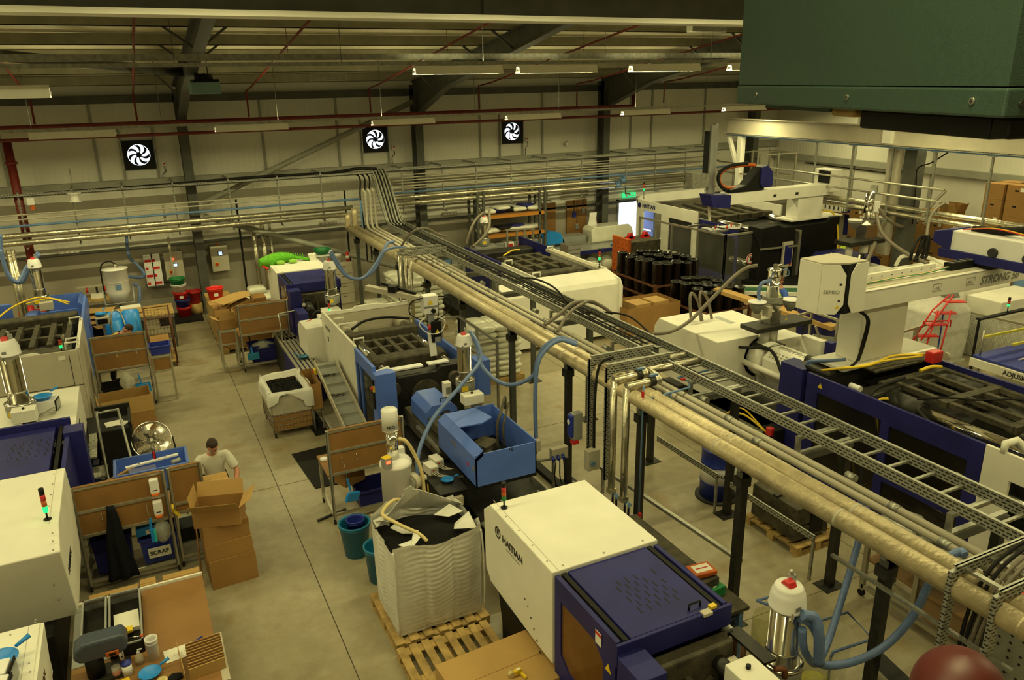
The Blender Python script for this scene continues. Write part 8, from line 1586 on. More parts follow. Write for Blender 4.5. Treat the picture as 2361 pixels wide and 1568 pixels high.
M().tube([(20.0,18.6,2.35),(20.3,18.4,2.5),(20.5,18.2,2.3),(20.5,18.0,1.6),(20.45,17.9,1.2),(20.6,17.5,.7)],.03,8,6).build('yellow_hose','yellow',tI); M().box(20.62,18.3,.3,20.7,19.8,2.3).build('far_side_guard','navy',tI)
M().prism([(19.0,.9),(19.0,1.25),(19.2,1.4),(20.3,1.4),(20.5,1.25),(20.5,.9)],'y',16.3,17.7).build('nozzle_cover','navy',tI,.02); warn(tI,(19.6,16.29,1.12),.14,(1,0,0),(0,0,1)); label_plate(tI,'amber_plate',(19.2,16.29,1.1),.2,.2,(1,0,0),(0,0,1),'wood')
M().box(18.9,14.5,.7,20.0,16.2,1.25).build('barrel_guard','cream',tI,.04)
for y in(15.3,14.9): warn(tI,(18.895,y,1.08),.14,(0,-1,0),(0,0,1))
m=M(); [m.box(18.893,14.6+i*.12,.88,18.9,14.66+i*.12,.93) for i in range(13)]; m.build('guard_vents','grey',tI); M().box(18.88,14.2,.6,19.1,14.5,1.3).build('navy_box','navy',tI)
M().box(17.3,15.5,.0,20.3,17.8,.7).build('bed_front','black',tI,.02); M().box(17.0,15.2,.0,18.6,16.6,.55).build('navy_plinth','navy',tI,.02)
beacon(17.0,23.9,2.47,'lit stack light on the far right machine near the exit door',.62,'g',.3)
t=T('control_terminal','grey control terminal inside far right aluminium guarding','control box',(18.35,18.0,.8)); M().box(18.15,17.98,.95,18.55,18.06,1.75).build('casing','beige',t,.01); M().box(18.2,17.965,1.05,18.5,17.98,1.65).build('keypad','navy',t); M().box(18.3,18.0,.0,18.4,18.06,.95).build('stand','beige',t); M().cb((18.45,17.96,1.0),.05,.03,.05).build('red_button','red',t)
t=T('cartesian_robot','cream gantry robot with orange cable chain on far right machine','robot',(19.4,18.5,2.3))
M().box(18.6,18.2,2.32,20.8,18.9,2.37).build('base_plate','cream',t); M().prism([(18.86,2.37),(19.95,2.37),(19.9,3.05),(18.86,3.05)],'y',18.25,18.75).build('pillar','cream',t,.02)
M().box(16.0,18.2,3.05,20.25,18.62,3.40).build('beam','cream',t,.01); M().box(20.0,18.1,3.15,20.45,18.8,3.84).build('end_housing','cream',t,.01); M().box(19.97,18.15,3.42,20.0,18.6,3.80).build('housing_opening','black',t)
for x in(17.8,18.7): label_plate(t,'small_vent',(x,18.195,3.2),.12,.08,(1,0,0),(0,0,1),'ink')
M().prism([(15.35,3.05),(16.0,2.98),(16.0,3.36),(15.2,3.42)],'y',18.1,18.6).build('end_cap','navy',t,.01)
pts=[(15.95+.55*math.cos(a)*.9+.3,18.35,3.85+.33*math.sin(a)) for a in [PI*1.4-i*PI*1.35/14 for i in range(15)]]
M().tube([(16.6,18.35,3.50),(16.0,18.35,3.55),(15.72,18.35,3.75),(15.75,18.35,4.0),(16.1,18.35,4.15),(16.7,18.35,4.18),(17.05,18.35,4.15)],.06,8,6).build('cable_carrier','orange',t); M().tube([(16.6,18.3,3.46),(15.95,18.3,3.5),(15.66,18.3,3.75),(15.69,18.3,4.03),(16.1,18.3,4.2),(16.7,18.3,4.23)],.05,8,6).build('carrier_sleeve','rubber',t)
M().prism([(16.0,3.42),(16.0,3.5),(16.6,3.6),(17.1,4.1),(17.3,4.15),(17.3,3.42)],'y',18.15,18.5).build('carriage_cover','black',t,.02); M().prism([(17.1,3.6),(17.1,4.1),(17.35,4.15),(17.55,3.95),(17.6,3.6),(17.55,3.5),(17.2,3.5)],'y',18.1,18.5).build('motor_cover','navy',t,.02)
M().box(15.45,18.5,3.3,15.60,18.6,5.35).box(15.62,18.52,3.2,15.72,18.62,5.40).build('vertical_mast','tbar',t); M().box(15.28,18.45,3.9,15.36,18.6,5.2).build('mast_chain','black',t); M().prism([(14.8,3.6),(14.75,4.05),(15.4,4.0),(15.4,3.62)],'y',18.4,18.7).build('transverse_arm','galv',t)
M().bar((15.5,18.5,3.3),(15.5,18.4,2.6),.06,.06).build('wrist','beige',t)
m=M(); 
for i in range(3): m.bar((15.0,17.9+i*.3,2.56),(16.3,17.6+i*.3,2.35),.02)
for i in range(4): m.bar((15.1+i*.35,17.7,2.52-i*.05),(15.2+i*.35,18.5,2.5-i*.05),.02)
m.build('gripper_frame','dark',t); M().cb((15.6,18.0,2.44),1.0,.5,.015,-.15).build('gripper_plate','white',t)
for i in range(7): M().cyl((15.1+i*.17,17.75+.1*(i%3),2.45),(15.1+i*.17,17.75+.1*(i%3),2.56),.02).build('suction_cup','red' if i%2 else 'white',t)
t=T('guard_enclosure','large aluminium and clear panel guard enclosure before far right machine','enclosure',(17,19.5,0))
fence(t,[(15.95,22.6),(16.05,20.9),(16.25,18.5)],.12,2.1,.06,pane='pane',divs=[2,2]); fence(t,[(16.25,18.5),(18.7,18.5)],.12,2.1,.06,divs=[2]); fence(t,[(18.7,18.5),(18.7,17.9)],.12,2.1,.06,divs=[1])
for y in(19.1,19.7,20.3): M().bar((16.2,y,2.07),(17.6,y+.1,2.07),.05).build('roof_rail','alu',t)
M().bar((17.6,18.5,2.07),(17.6,20.4,2.07),.05).build('roof_rail','alu',t); M().bar((18.7,17.95,1.6),(17.3,18.1,1.6),.05).build('roof_rail','alu',t)
t2=T('prohibition_sign','round red and white no-touch hand sign on guard enclosure','sign',(17.3,18.46,1.0)); c=PY(1731,597,18.44)
M().cyl((c.x,18.45,c.z),(c.x,18.44,c.z),.17,n=28).build('sign_plate','white',t2); m=M(); m.tube([(c.x+.15*math.cos(a),18.435,c.z+.15*math.sin(a)) for a in [i*PI/12 for i in range(25)]],.014,6).bar((c.x-.1,18.435,c.z+.1),(c.x+.1,18.435,c.z-.1),.022,.01); m.build('red_ring','red',t2); M().cb((c.x,18.438,c.z-.07),.08,.006,.09).box(c.x-.045,18.435,c.z+.0,c.x-.03,18.441,c.z+.08).box(c.x-.02,18.435,c.z+.0,c.x-.005,18.441,c.z+.09).box(c.x+.005,18.435,c.z+.0,c.x+.02,18.441,c.z+.08).box(c.x+.03,18.435,c.z+.0,c.x+.045,18.441,c.z+.06).build('hand_pictogram','ink',t2)
t=T('green_conveyor','green belt conveyor with cream edge behind the carrying man','conveyor',(16.5,15.7,0)); A=[P(1688,664,.95),P(1850,640,.95) if False else P(1822,675,.95)]
M().add([(14.6,16.7,.92),(15.1,17.1,.92),(16.8,15.6,1.0),(16.3,15.1,1.0),(14.6,16.7,.86),(15.1,17.1,.86),(16.8,15.6,.94),(16.3,15.1,.94)],[(0,1,2,3),(7,6,5,4),(0,4,5,1),(1,5,6,2),(2,6,7,3),(3,7,4,0)]).build('green_belt',mat('green_belt',(.02,.10,.05),.6),t); M().bar((14.6,16.68,.92),(16.3,15.08,1.0),.05,.1).bar((15.1,17.12,.92),(16.8,15.62,1.0),.05,.1).build('side_frame','cream',t)
for p in((14.8,16.6),(16.2,15.3),(15.1,16.95),(16.6,15.7)): M().box(p[0]-.02,p[1]-.02,0,p[0]+.02,p[1]+.02,.88).build('leg','alu',t)
JJ=stand_J(14.95,14.75,PI*1.0-.2,1.74,.08,headdown=.25,wL=(14.62,14.35,1.02),wR=(14.55,14.75,1.02),stride=.5)
person('man in blue shirt and yellow hi-vis vest carrying a long tan board',JJ,PI-.3,'bluecloth','jeans','bhair',.45,'hivis',True,None,(.25,0))
q0=P(1700,650,1.18); q0=Vector((14.0,16.2,1.30)); q1=Vector((14.95,12.8,.78))
one('long_board','long tan cardboard profile carried by the hi-vis man','board',M().bar((13.95,16.1,1.22),(14.75,12.75,.93),.30,.10),'card2')
def stairs(label,x,y,n,w,dx,dy,h):
    t=T('access_steps',label,'steps',(x,y,0),'aluminium access stairs'); d=Vector((dx,dy,0)).normalized(); s_=Vector((-d.y,d.x,0))*w/2
    for i in range(n):
        c=Vector((x,y,0))+d*(.26*i); z=h*(i+1)/n; m=M(); q=[c-s_,c+s_,c+s_+d*.24,c-s_+d*.24]; m.add([p+Vector((0,0,z-.03)) for p in q]+[p+Vector((0,0,z)) for p in q],[(3,2,1,0),(4,5,6,7),(0,1,5,4),(1,2,6,5),(2,3,7,6),(3,0,4,7)]); m.build('tread','chequer',t)
    for sg in(-1,1):
        a=Vector((x,y,0))+s_*sg; b_=a+d*.26*n; M().bar(a+Vector((0,0,.9)),b_+Vector((0,0,h+.95)),.045).build('handrail','alu',t); M().bar(a,a+Vector((0,0,.9)),.045).build('post','alu',t); M().bar(b_,b_+Vector((0,0,h+.95)),.045).build('post','alu',t); M().bar(a+d*.1+Vector((0,0,.1)),b_+Vector((0,0,h)),.04,.12).build('stringer','alu',t)
    return t
stairs('rear aluminium stairs up to the far right machine',17.2,14.9,4,.75,.8,.6,.9); stairs('front aluminium stairs left of the cream robot head',15.9,13.6,3,.7,.8,.6,.7)
t=T('guard_railing','aluminium railing near robot pillar between the big machines','railing',(14.4,13.0,0)); pts=[P(1815,735,1.15),P(1872,718,1.25),P(1932,738,1.25)]
for p in pts: M().box(p.x-.025,p.y-.025,0,p.x+.025,p.y+.025,p.z).build('post','alu',t)
for a,b_ in zip(pts,pts[1:]): M().bar(a,b_,.05).build('rail','alu',t)
for a,b_ in(((1880,752),(1915,850)),((1935,745),(1965,830))): M().bar(P(*a,1.15),P(*b_,.1),.045).build('diagonal_rail','alu',t)
crate('clear plastic crate with blue bowl at foot of railing',(15.4,13.6,0),1.1,.7,.45,K['filmc'],.5,None,'crate'); bucket('blue bowl inside the clear crate by railing',(15.4,13.5,.05),.16,.2,.3,'blue')
tJ=T('moulding_machine','long cream covered machine behind the near robot beam, far right','machine',(19.5,14.5,0),'injection moulding machines')
M().prism([(11.9,.3),(11.9,1.62),(12.1,1.78),(13.9,1.80),(14.35,1.62),(14.35,.3)],'x',18.1,19.9).build('cover','cream',tJ,.03); text('MARS',.28,'ink',tJ,(18.09,13.6,1.35),(0,-1,0),(0,0,1),bold=True); label_plate(tJ,'blue_badge',(18.095,14.1,1.45),.2,.12,(0,-1,0),(0,0,1),'blue'); M().box(18.2,12.0,.0,19.8,14.3,.3).build('base','black',tJ)
M().tube([(18.6,14.3,1.7),(18.6,14.1,2.0),(18.9,13.6,2.02),(19.3,13.2,1.8)],.05,10,6).build('cream_loop_pipe','cream',tJ); M().box(18.2,11.0,.0,20.2,11.9,1.5).build('open_frame','cream',tJ,.02)
M().cb((18.09,13.95,1.1),.02,.3,.12).build('dark_louvre','ink',tJ)
t=T('batch_blender','stainless blender with side hoppers on black stage, far right','blender',(19.3,16.0,1.8)); bx_,by_=19.2,15.9; zb_=2.0
M().box(bx_-.9,by_-.3,zb_,bx_+.5,by_+.3,zb_+.12).build('black_stage','dark',t); M().cyl((bx_,by_,1.7),(bx_,by_,zb_),.12).cyl((bx_-.6,by_,1.6),(bx_-.6,by_,zb_),.10).build('support','cream',t)
M().cb((bx_,by_,zb_+.12),.4,.35,.4).build('mixing_chamber','ss',t); M().lathe((bx_,by_,zb_+.5),[(.15,0),(.3,.2),(.3,.25)],4,False).build('pyramid_hopper','ss',t)
for sx in(-.5,.5): M().lathe((bx_+sx,by_,zb_+.45),[(.05,0),(.25,.2),(.25,.24)],4,False).build('side_hopper','galv',t); M().cyl((bx_+sx,by_,zb_+.7),(bx_+sx,by_,zb_+.72),.2,n=18).build('hopper_lid','white',t)
M().cyl((bx_,by_,zb_+.75),(bx_,by_,zb_+1.5),.13,n=20).build('cylinder','chrome',t); M().cb((bx_+.12,by_,zb_+1.45),.18,.18,.2,.5).build('top_valve','galv',t); M().cb((bx_+.2,by_-.1,zb_+.85),.2,.05,.35).build('white_panel','white',t)
hpx('grey hose sagging from back right pipes to far blender',[(2180,440,15.5),(2150,470,15.5),(2120,505,15.5),(2080,522,15.6),(2045,505,15.7),(2025,480,15.8)],.05,'ghose'); hpx('dark hose dropping from far blender behind robot beam',[(2020,490,15.7),(2030,530,15.3),(2055,560,14.6),(2100,590,13.8),(2140,608,13.0)],.05,'ghose')
hpx('dark hose falling left from far blender to robot head',[(2018,560,15.5),(2005,590,15),(1990,620,14.2),(1982,660,13.2)],.055,'ghose')
for i in range(3): hpx('black looped hose %s in pair behind robot arm'%ORD[i],[(2098+i*12,600,13.5),(2105+i*14,575,13.5),(2118+i*10,550,13.6),(2130+i*6,548,13.6),(2118+i*10,585,13.5),(2108+i*9,602,13.4)],.04,'rubber')
hpx('second grey hose from right pipes down to the looped hoses',[(2178,468,14.5),(2155,485,14.4),(2142,510,14.2),(2136,548,13.9)],.045,'ghose')
t=T('office_desk','dark desk at the right wall column with lit monitor','desk',(22.6,19.6,0)); M().box(21.8,19.2,.72,23.4,20.2,.76).build('desk_top','ply',t)
for x in(21.85,23.3):
    for y in(19.25,20.1): M().box(x,y,0,x+.05,y+.05,.72).build('leg','black',t)
c=PY(1973,549,19.4); t=T('computer_monitor','glowing blue computer monitor on desk at far right','monitor',(c.x,19.5,.76)); M().box(c.x-.32,19.44,c.z-.2,c.x+.32,19.48,c.z+.2).build('bezel','black',t); M().box(c.x-.29,19.435,c.z-.17,c.x+.20,19.44,c.z+.17).build('screen','scrb',t); M().box(c.x-.03,19.45,.77,c.x+.03,19.48,c.z-.2).build('stand','black',t)
gx_,gy_=c.x-.75,18.9
JJ=dict(pel=(gx_,gy_,.52),che=(gx_+.05,gy_+.12,.92),nec=(gx_+.06,gy_+.16,1.08),hed=(gx_+.07,gy_+.2,1.25),sL=(gx_-.12,gy_+.15,.98),sR=(gx_+.24,gy_+.12,.98),eL=(gx_-.2,gy_+.3,.78),eR=(gx_+.32,gy_+.28,.78),wL=(gx_-.02,gy_+.5,.80),wR=(gx_+.2,gy_+.5,.80),hL=(gx_-.09,gy_,.5),hR=(gx_+.09,gy_,.5),kL=(gx_-.12,gy_+.42,.48),kR=(gx_+.12,gy_+.42,.48),aL=(gx_-.12,gy_+.4,.09),aR=(gx_+.12,gy_+.4,.09))
person('man in dark top seated at the desk facing the glowing monitor',JJ,PI/2,'cloth','cloth','hair',.8,None,False,None,(.15,0))
t=T('office_chair','dark office chair under the seated man at desk','chair',(gx_,gy_,0)); M().cb((gx_,gy_,.36),.45,.45,.07).build('seat','black',t,.02); M().cyl((gx_,gy_,.05),(gx_,gy_,.36),.03).build('gas_column','galv',t); [M().bar((gx_,gy_,.06),(gx_+.28*math.cos(a),gy_+.28*math.sin(a),.04),.04).build('base_spoke','black',t) for a in (0,1.26,2.5,3.77,5.0)]; M().cb((gx_,gy_-.25,.48),.42,.05,.4).build('backrest','black',t,.02)
one('hi_vis_jacket','yellow hi-vis jacket heaped beside the seated man','jacket',M().ball((gx_-.55,gy_-.1,.85),.25,.15,.28,12,fn=lambda p:p*(1+.15*math.sin(p.x*30)*math.cos(p.z*25))),'hivis'); one('jacket_stool','low grey stool under hi-vis jacket','stool',M().box(gx_-.8,gy_-.3,0,gx_-.3,gy_+.2,.6),'grey')
t=T('wall_shelf','wooden wall shelf of lever arch files above the desk','shelf',(24.6,21.6,1.7)); xs=24.55; M().box(24.3,20.9,1.66,24.98,23.1,1.69).build('shelf_board','ply',t)
for i in range(12): 
    y=21.2+i*.105; t2=T('lever_file','%s lever arch file on wall shelf, %s spine'%(('dark','white')[i>2] if i<11 else 'black',ORD[i]),'file',(24.45,y,1.69),'lever arch files'); M().box(24.32,y-.045,1.69,24.65,y+.045,2.03).build('cover','navy' if i<2 or i==11 else 'white',t2); M().box(24.315,y-.03,1.75,24.32,y+.03,1.9).build('spine_label','ink' if 2<i<11 and i%2 else 'paper',t2)
t=T('notice_frame','dark framed notice board under the file shelf','notice board',(24.9,21.6,.9)); M().box(24.92,20.9,.75,24.97,21.7,1.6).build('frame','navy',t); M().box(24.9,21.0,.9,24.92,21.4,1.45).build('papers','paper',t)
t=T('wall_planner','red headed wall planner sheet beside the file shelf','poster',(24.9,20.2,1.0)); M().box(24.93,19.5,1.0,24.97,20.6,1.75).build('sheet','white',t); M().box(24.92,19.5,1.65,24.93,20.6,1.75).build('red_header','red',t); m=M()
for i in range(5): m.box(24.922,19.54+i*.21,1.03,24.93,19.70+i*.21,1.62)
m.build('pink_grid',mat('pink_print',(.5,.22,.2),.6),t)
t=T('crane_runway_beam','long cream grey steel runway beam along the right side','beam',(20,14,4.75)); m=M(); hbeam(m,(20,4.5,5.0),(20,23.1,5.0),.24,.52,.025); m.build('i_beam','beige',t); M().box(19.86,4.5,4.70,20.14,23.0,4.735).build('strut_channel','perf',t); M().box(19.9,4.5,4.66,19.95,23.0,4.70).build('blue_conduit','bpipe',t)
M().box(19.86,16.0,4.78,20.02,16.3,5.24).build('splice_plate','cream',t)
one('support_post','cream post with diagonal strut under left end of runway beam','post',M().box(19.9,22.2,0,20.1,22.4,4.66),'cream'); one('runway_strut','cream diagonal brace under left end of runway beam','brace',M().bar((20,22.95,4.6),(20,22.3,3.3),.14,.1),'cream')
one('support_column','dark steel column under the middle of runway beam','post',M().box(20.35,15.45,0,20.75,15.85,5.6),'steel')
one('casing_strip','pale casing strip beside the dark runway column','casing',M().box(20.2,15.9,1.5,20.35,16.3,4.6),'beige')
for i,y in enumerate((18.82,17.38,15.97,14.6,12.99,11.0)): one('drop_hanger','galvanised hanger dropping from runway beam to silver pipes, %s from left'%ORD[i],'pipe support',M().box(19.98,y-.025,2.62,20.03,y+.025,4.66).box(19.9,y-.1,4.64,20.1,y+.1,4.66).box(19.9,y-.04,2.68,20.35,y+.04,2.71),'galv','hangers under the runway beam')
one('lagged_pipe','upper silver lagged pipe hung under runway beam','pipe',M().tube([(20.12,22.5,2.98),(20.12,8.0,2.98)],.07,14),'foil','silver pipes under runway'); one('lagged_pipe','lower silver lagged pipe hung under runway beam','pipe',M().tube([(20.12,22.5,2.79),(20.12,8.0,2.79)],.07,14),'foil','silver pipes under runway')
one('steel_tube','upper thin steel tube with hose, right side','pipe',M().tube([(19.94,23.4,3.70),(19.94,14.16,3.66)],.03,10),'alu','thin steel tubes right side'); one('steel_tube','lower thin steel tube with hose, right side','pipe',M().tube([(19.94,23.4,3.36),(19.94,14.18,3.33)],.03,10),'alu','thin steel tubes right side')
for i,(y,dx) in enumerate(((16.45,0),(16.2,0),(12.4,0),)): one('lagged_riser','%s vertical foil pipe joining silver pipes at right'%ORD[i],'pipe',M().tube([(20.02,y,2.9),(19.85,y,2.9),(19.85,y,.3)],.05,12),'foil','vertical foil pipes right side')
one('black_column_cable','black cable curving over dark runway column','cable',M().tube([(20.4,14.5,4.65),(20.4,15.0,4.3),(20.42,15.42,4.1),(20.45,15.42,3.6),(20.5,15.4,2.5)],.02,6,6),'rubber')
one('wall_conduit','thin black conduit bending down the right wall','conduit',M().tube([(24.95,24,3.3),(24.95,20.2,3.25),(24.95,19.9,3.15),(24.95,19.85,2.9),(24.95,19.85,2.1)],.02,8,2),'rubber')
t=T('tall_rack_frame','tall aluminium rack frames standing in the right far corner','rack',(22.5,23.8,0))
for x in(21.6,22.5,23.4):
    for y in(23.0,24.4): M().box(x-.03,y-.03,0,x+.03,y+.03,3.9).build('post','alu',t)
for z in(.9,2.0,3.0,3.85): M().bar((21.6,23.0,z),(23.4,23.0,z),.04).build('rail','alu',t); M().bar((21.6,24.4,z),(23.4,24.4,z),.04).build('rail','alu',t); M().bar((23.4,23,z),(23.4,24.4,z),.04).build('rail','alu',t); M().box(21.6,23.0,z+.02,23.4,24.4,z+.03).build('deck',K['pane'],t)
for i in range(3): cbox('%s carton standing inside tall aluminium rack frames'%ORD[i],(21.95+i*.55,23.7,.93),.5,.6,.6,grp='cartons in tall rack')
bi=0
hh=.44
def colm(y,x,nl,lb0,dy=.56,z0=.15):
    global bi
    for L in range(nl):
        bi+=1; cbox('brown carton in the right hand stack, %s column from far end, %s layer up'%(lb0,ORD[L]),(x,y,z0+L*hh),.5,dy-.01,hh-.004,0,grp='cartons of the right hand stack',left=(L*7+int(y*10))%5)
ws=['first','second','third','fourth','fifth','sixth','seventh','eighth','ninth','tenth','eleventh','twelfth','thirteenth','fourteenth']
yy=18.9
for i in range(14):
    nl=5 if i<8 else 8
    if i in(2,3,6): nl+=0
    if i==13: nl=9
    colm(yy-i*.58,22.5+(.1 if i%2 else 0),nl,ws[i])
colm(18.9-8*.58,23.1,8,'rear ninth')
for y0 in range(4): one('wooden_pallet','wooden pallet boards under the right hand carton stack, %s from far end'%ORD[y0],'pallet',M().box(22.1,18.9+.3-2.05*(y0+1),0,23.4,18.9+.3-2.05*y0-.02,.145),'wood','pallets under right stack')
cbox('opened carton with raised flaps on top of low right stack',(22.5,15.6,.15+5*hh),.5,.5,.35,.1,{'x-':2,'x+':1.2,'y-':1.9},open_=True); cbox('second loose carton on low right stack beside opened one',(22.5,16.3,.15+5*hh),.5,.5,.3,.0)
t=T('mobile_steps','red tubular mobile step ladder in front of second bulk bag','ladder',(15.3,11.2,0)); K['sred']=mat('scarlet_enamel',(.62,.02,.02),.4)
for dx in(0,.45):
    M().tube([PY(2105+dx*40,785,11.3-dx*.4),PY(2150+dx*50,715,11.3-dx*.4),PY(2190+dx*20,680,11.3-dx*.4)],.02,8,1).build('stringer','sred',t)
    M().tube([(15.6+dx,11.1-dx*.3,0),(15.9+dx*.8,11.15-dx*.3,.7),(16.2+dx*.6,11.2-dx*.3,1.55)],.02,8,1).build('rear_leg','sred',t)
for f in(.1,.35,.6,.85): a=PY(2105,785,11.3).lerp(PY(2190,680,11.3),f); M().bar(a,a+Vector((.42,-.2,0)),.2,.02).build('tread','sred',t)
M().tube([(15.9,11.3,1.15),(15.9,11.3,1.3),(16.5,11.05,1.3),(16.5,11.05,1.15)],.018,8).build('handrail','sred',t)
t=T('bulk_bag','tall white bulk bag with blue seam behind the right railing','bulk bag',(17.2,12.0,0))
def bag2(u,v):
    a=v*2*PI; sp=lambda x,e: math.copysign(abs(x)**e,x); x=sp(math.cos(a),.45)*.66;y=sp(math.sin(a),.45)*.62
    k_=1+.06*math.sin(PI*min(1,u*1.1))-.30*max(0,u-.78)/.22; w_=.004*math.sin(u*150+3*math.sin(a*2))+.05*math.sin(a*3+u*7)*max(0,u-.7)*3
    return (17.2+x*(k_+w_),12.0+y*(k_+w_),.03+1.62*u+.07*math.sin(a*2+.5)*max(0,u-.75)*4)
M().grid(bag2,60,64).build('bag_shell','bag',t); M().lathe((17.2,12.0,1.42),[(0,.05),(.3,.04),(.44,0)],20).build('black_granules','granule',t); M().box(16.6,11.4,0,17.8,12.6,.04).build('bag_base','bag',t)
M().grid(lambda u,v:bag2(.1+u*.75,.66+v*.012) if True else 0,12,2).build('blue_seam','blue',t).scale=(1.01,1.012,1)
t=T('guard_railing','aluminium railing across the right side before the bulk bag','railing',(17,11,0)); R0=[P(2052,775,1.18),P(2228,718,1.18),P(2375,752,1.18)]
for a,b_ in zip(R0,R0[1:]): M().bar(a,b_,.06,.05).build('top_rail','alu',t)
for f in(0,.33,.66): p=R0[0].lerp(R0[1],f); M().box(p.x-.04,p.y-.04,0,p.x+.04,p.y+.04,1.16).build('post','alu',t)
p=R0[1]; M().box(p.x-.05,p.y-.05,0,p.x+.05,p.y+.05,1.16).build('post','alu',t)
a=R0[0];b_=R0[1]; M().bar(Vector((a.x,a.y,.65)),Vector((b_.x,b_.y,.65)),.006,.9).build('clear_pane','pane',t)
def mesh_pane(a,b_,z0,z1,nx,nz,t,nm='wire_mesh'):
    m=M(); a=Vector(a);b_=Vector(b_)
    for i in range(nx+1): p=a.lerp(b_,i/nx); m.cyl((p.x,p.y,z0),(p.x,p.y,z1),.004,n=4)
    for i in range(nz+1): z=z0+(z1-z0)*i/nz; m.cyl((a.x,a.y,z),(b_.x,b_.y,z),.004,n=4)
    return m.build(nm,'galv',t)
mesh_pane((R0[1].x,R0[1].y,0),(R0[2].x,R0[2].y,0),.1,1.12,44,24,t)
t=T('blue_bed_machine','wire fenced machine with blue bed and yellow slotted bars, right edge','machine',(17.6,9.6,0)); 
M().box(16.0,8.2,.80,18.6,10.1,.86).build('blue_bed','blue',t,.01); M().box(15.97,8.2,.64,18.6,8.25,.80).build('cream_apron','cream',t); M().box(15.93,8.2,.62,15.98,10.1,.80).build('cream_apron','cream',t); text('ADJUSK',.14,'ink',t,(15.925,9.35,.66),(0,-1,0),(0,0,1),bold=True)
for x in(16.1,18.4):
    for y in(8.3,10.0): M().box(x-.03,y-.03,0,x+.03,y+.03,.8).build('leg','galv',t); M().cyl((x,y,.86),(x,y,1.42),.02).build('column','alu',t)
K['ybar']=mat('slotted_yellow_bar',(.55,.50,.06),.5,var=.15,scale=30)
for y in(8.7,9.3,9.9): M().bar((16.0,y,1.32),(18.5,y-.1,1.32),.05,.05).build('yellow_bar','ybar',t)
for x,y in((16.6,9.3),(17.3,8.7),(17.6,9.3)): M().cb((x,y,1.30),.12,.1,.12).build('clamp_block','black',t)
for x,y in((16.5,9.4),(16.8,9.0),(17.2,9.5)): M().bar((x,y,.87),(x+.15,y-.03,.89),.03,.02).build('loose_clip','white',t)
t=T('inspection_station','white dryer with blue controller above yellow bar machine, right edge','dryer',(19.0,11.6,0)); c=PY(2318,690,12.0); M().lathe((c.x,12.0,.6),[(.36,0),(.38,.1),(.36,.12),(.36,c.z-.6+.2),(0,c.z-.6+.22)],24).build('drum','white',t); M().lathe((c.x,12.0,.5),[(.5,0),(.5,.08)],24).build('base_ring','white',t); M().cyl((c.x,12.0,0),(c.x,12.0,.5),.3).build('plinth','dark',t); M().cb((c.x+.25,11.8,c.z+.25),.35,.3,.35).build('blue_controller','bpipe',t,.02); M().cb((c.x+.2,11.6,c.z-.3),.3,.2,.4).build('control_box','beige',t,.01); M().cyl((c.x+.25,11.8,c.z+.6),(c.x+.25,11.8,c.z+.66),.05).build('red_lamp','er',t)
c=PY(2326,700,10.3); beacon(c.x,10.3,c.z-.2,'lit green light on thin stem above yellow slotted bars',.34,'g',.14)
one('beacon_beam','black beam with silver edge over the wire fenced machine','beam',M().box(16.3,10.25,PY(2326,700,10.3).z-.24,19.5,10.35,PY(2326,700,10.3).z-.2).box(16.3,10.27,.0,16.34,10.31,PY(2326,700,10.3).z-.24).box(19.4,10.27,.0,19.44,10.31,PY(2326,700,10.3).z-.24),'black')
t=T('blue_racking','blue and orange racking of blue crates behind second bulk bag','racking',(20.6,12.8,0)); 
for x in(19.6,21.6): M().box(x,13.2,0,x+.08,13.28,2.0).build('upright','bpipe',t)
for z in(.7,1.2): M().box(19.6,13.15,z,21.6,13.2,z+.08).build('beam','orange',t); M().box(19.6,13.2,z+.06,21.6,13.9,z+.08).build('deck','wood',t)
for i in range(4): crate('blue crate on the orange beam racking at right, %s from left'%ORD[i],(19.9+i*.45,13.5,1.285),.42,.5,.28,'bpipe',0,'blue crates on right racking','crate')
crate('grey open container left of red steps behind pillar',(14.2,12.4,0),.9,.9,.75,'grey',.5,None,'crate'); one('yellow_block','small yellow block in grey container behind pillar','block',M().cb((14.1,12.5,.72),.2,.14,.08,.4),'wood')
one('navy_cabinet','dark navy cabinet behind pillar beneath robot beam','cabinet',M().box(14.6,13.0,0,15.6,13.8,1.2),'navy')
bxd=(8.14,9.05); t=T('oil_drum','blue and white oil drum with label behind rack posts','drum',(*bxd,0)); M().lathe((*bxd,.03),[(.29,0),(.29,.28),(.30,.29),(.29,.30),(.29,.30)],28).lathe((*bxd,.62),[(.29,0),(.30,.01),(.29,.02),(.29,.27),(.30,.28),(.28,.28),(.28,.25),(0,.25)],28).build('blue_bands','blue',t); M().lathe((*bxd,.33),[(.29,0),(.29,.29)],28).build('white_band','white',t)
for i,ch in enumerate('FUCHS'): a=-PI/2-.75+i*.18; text(ch,.085,'ink',t,(bxd[0]+.293*math.cos(a),bxd[1]+.293*math.sin(a),.47),(-math.sin(a),math.cos(a),0),(0,0,1),bold=True)
M().cb((bxd[0]+.05,bxd[1],.88),.1,.1,.12).build('pump_head','tbar',t); M().lathe((*bxd,0),[(.36,0),(.36,.03),(.2,.035)],24).build('drip_tray','dark',t)
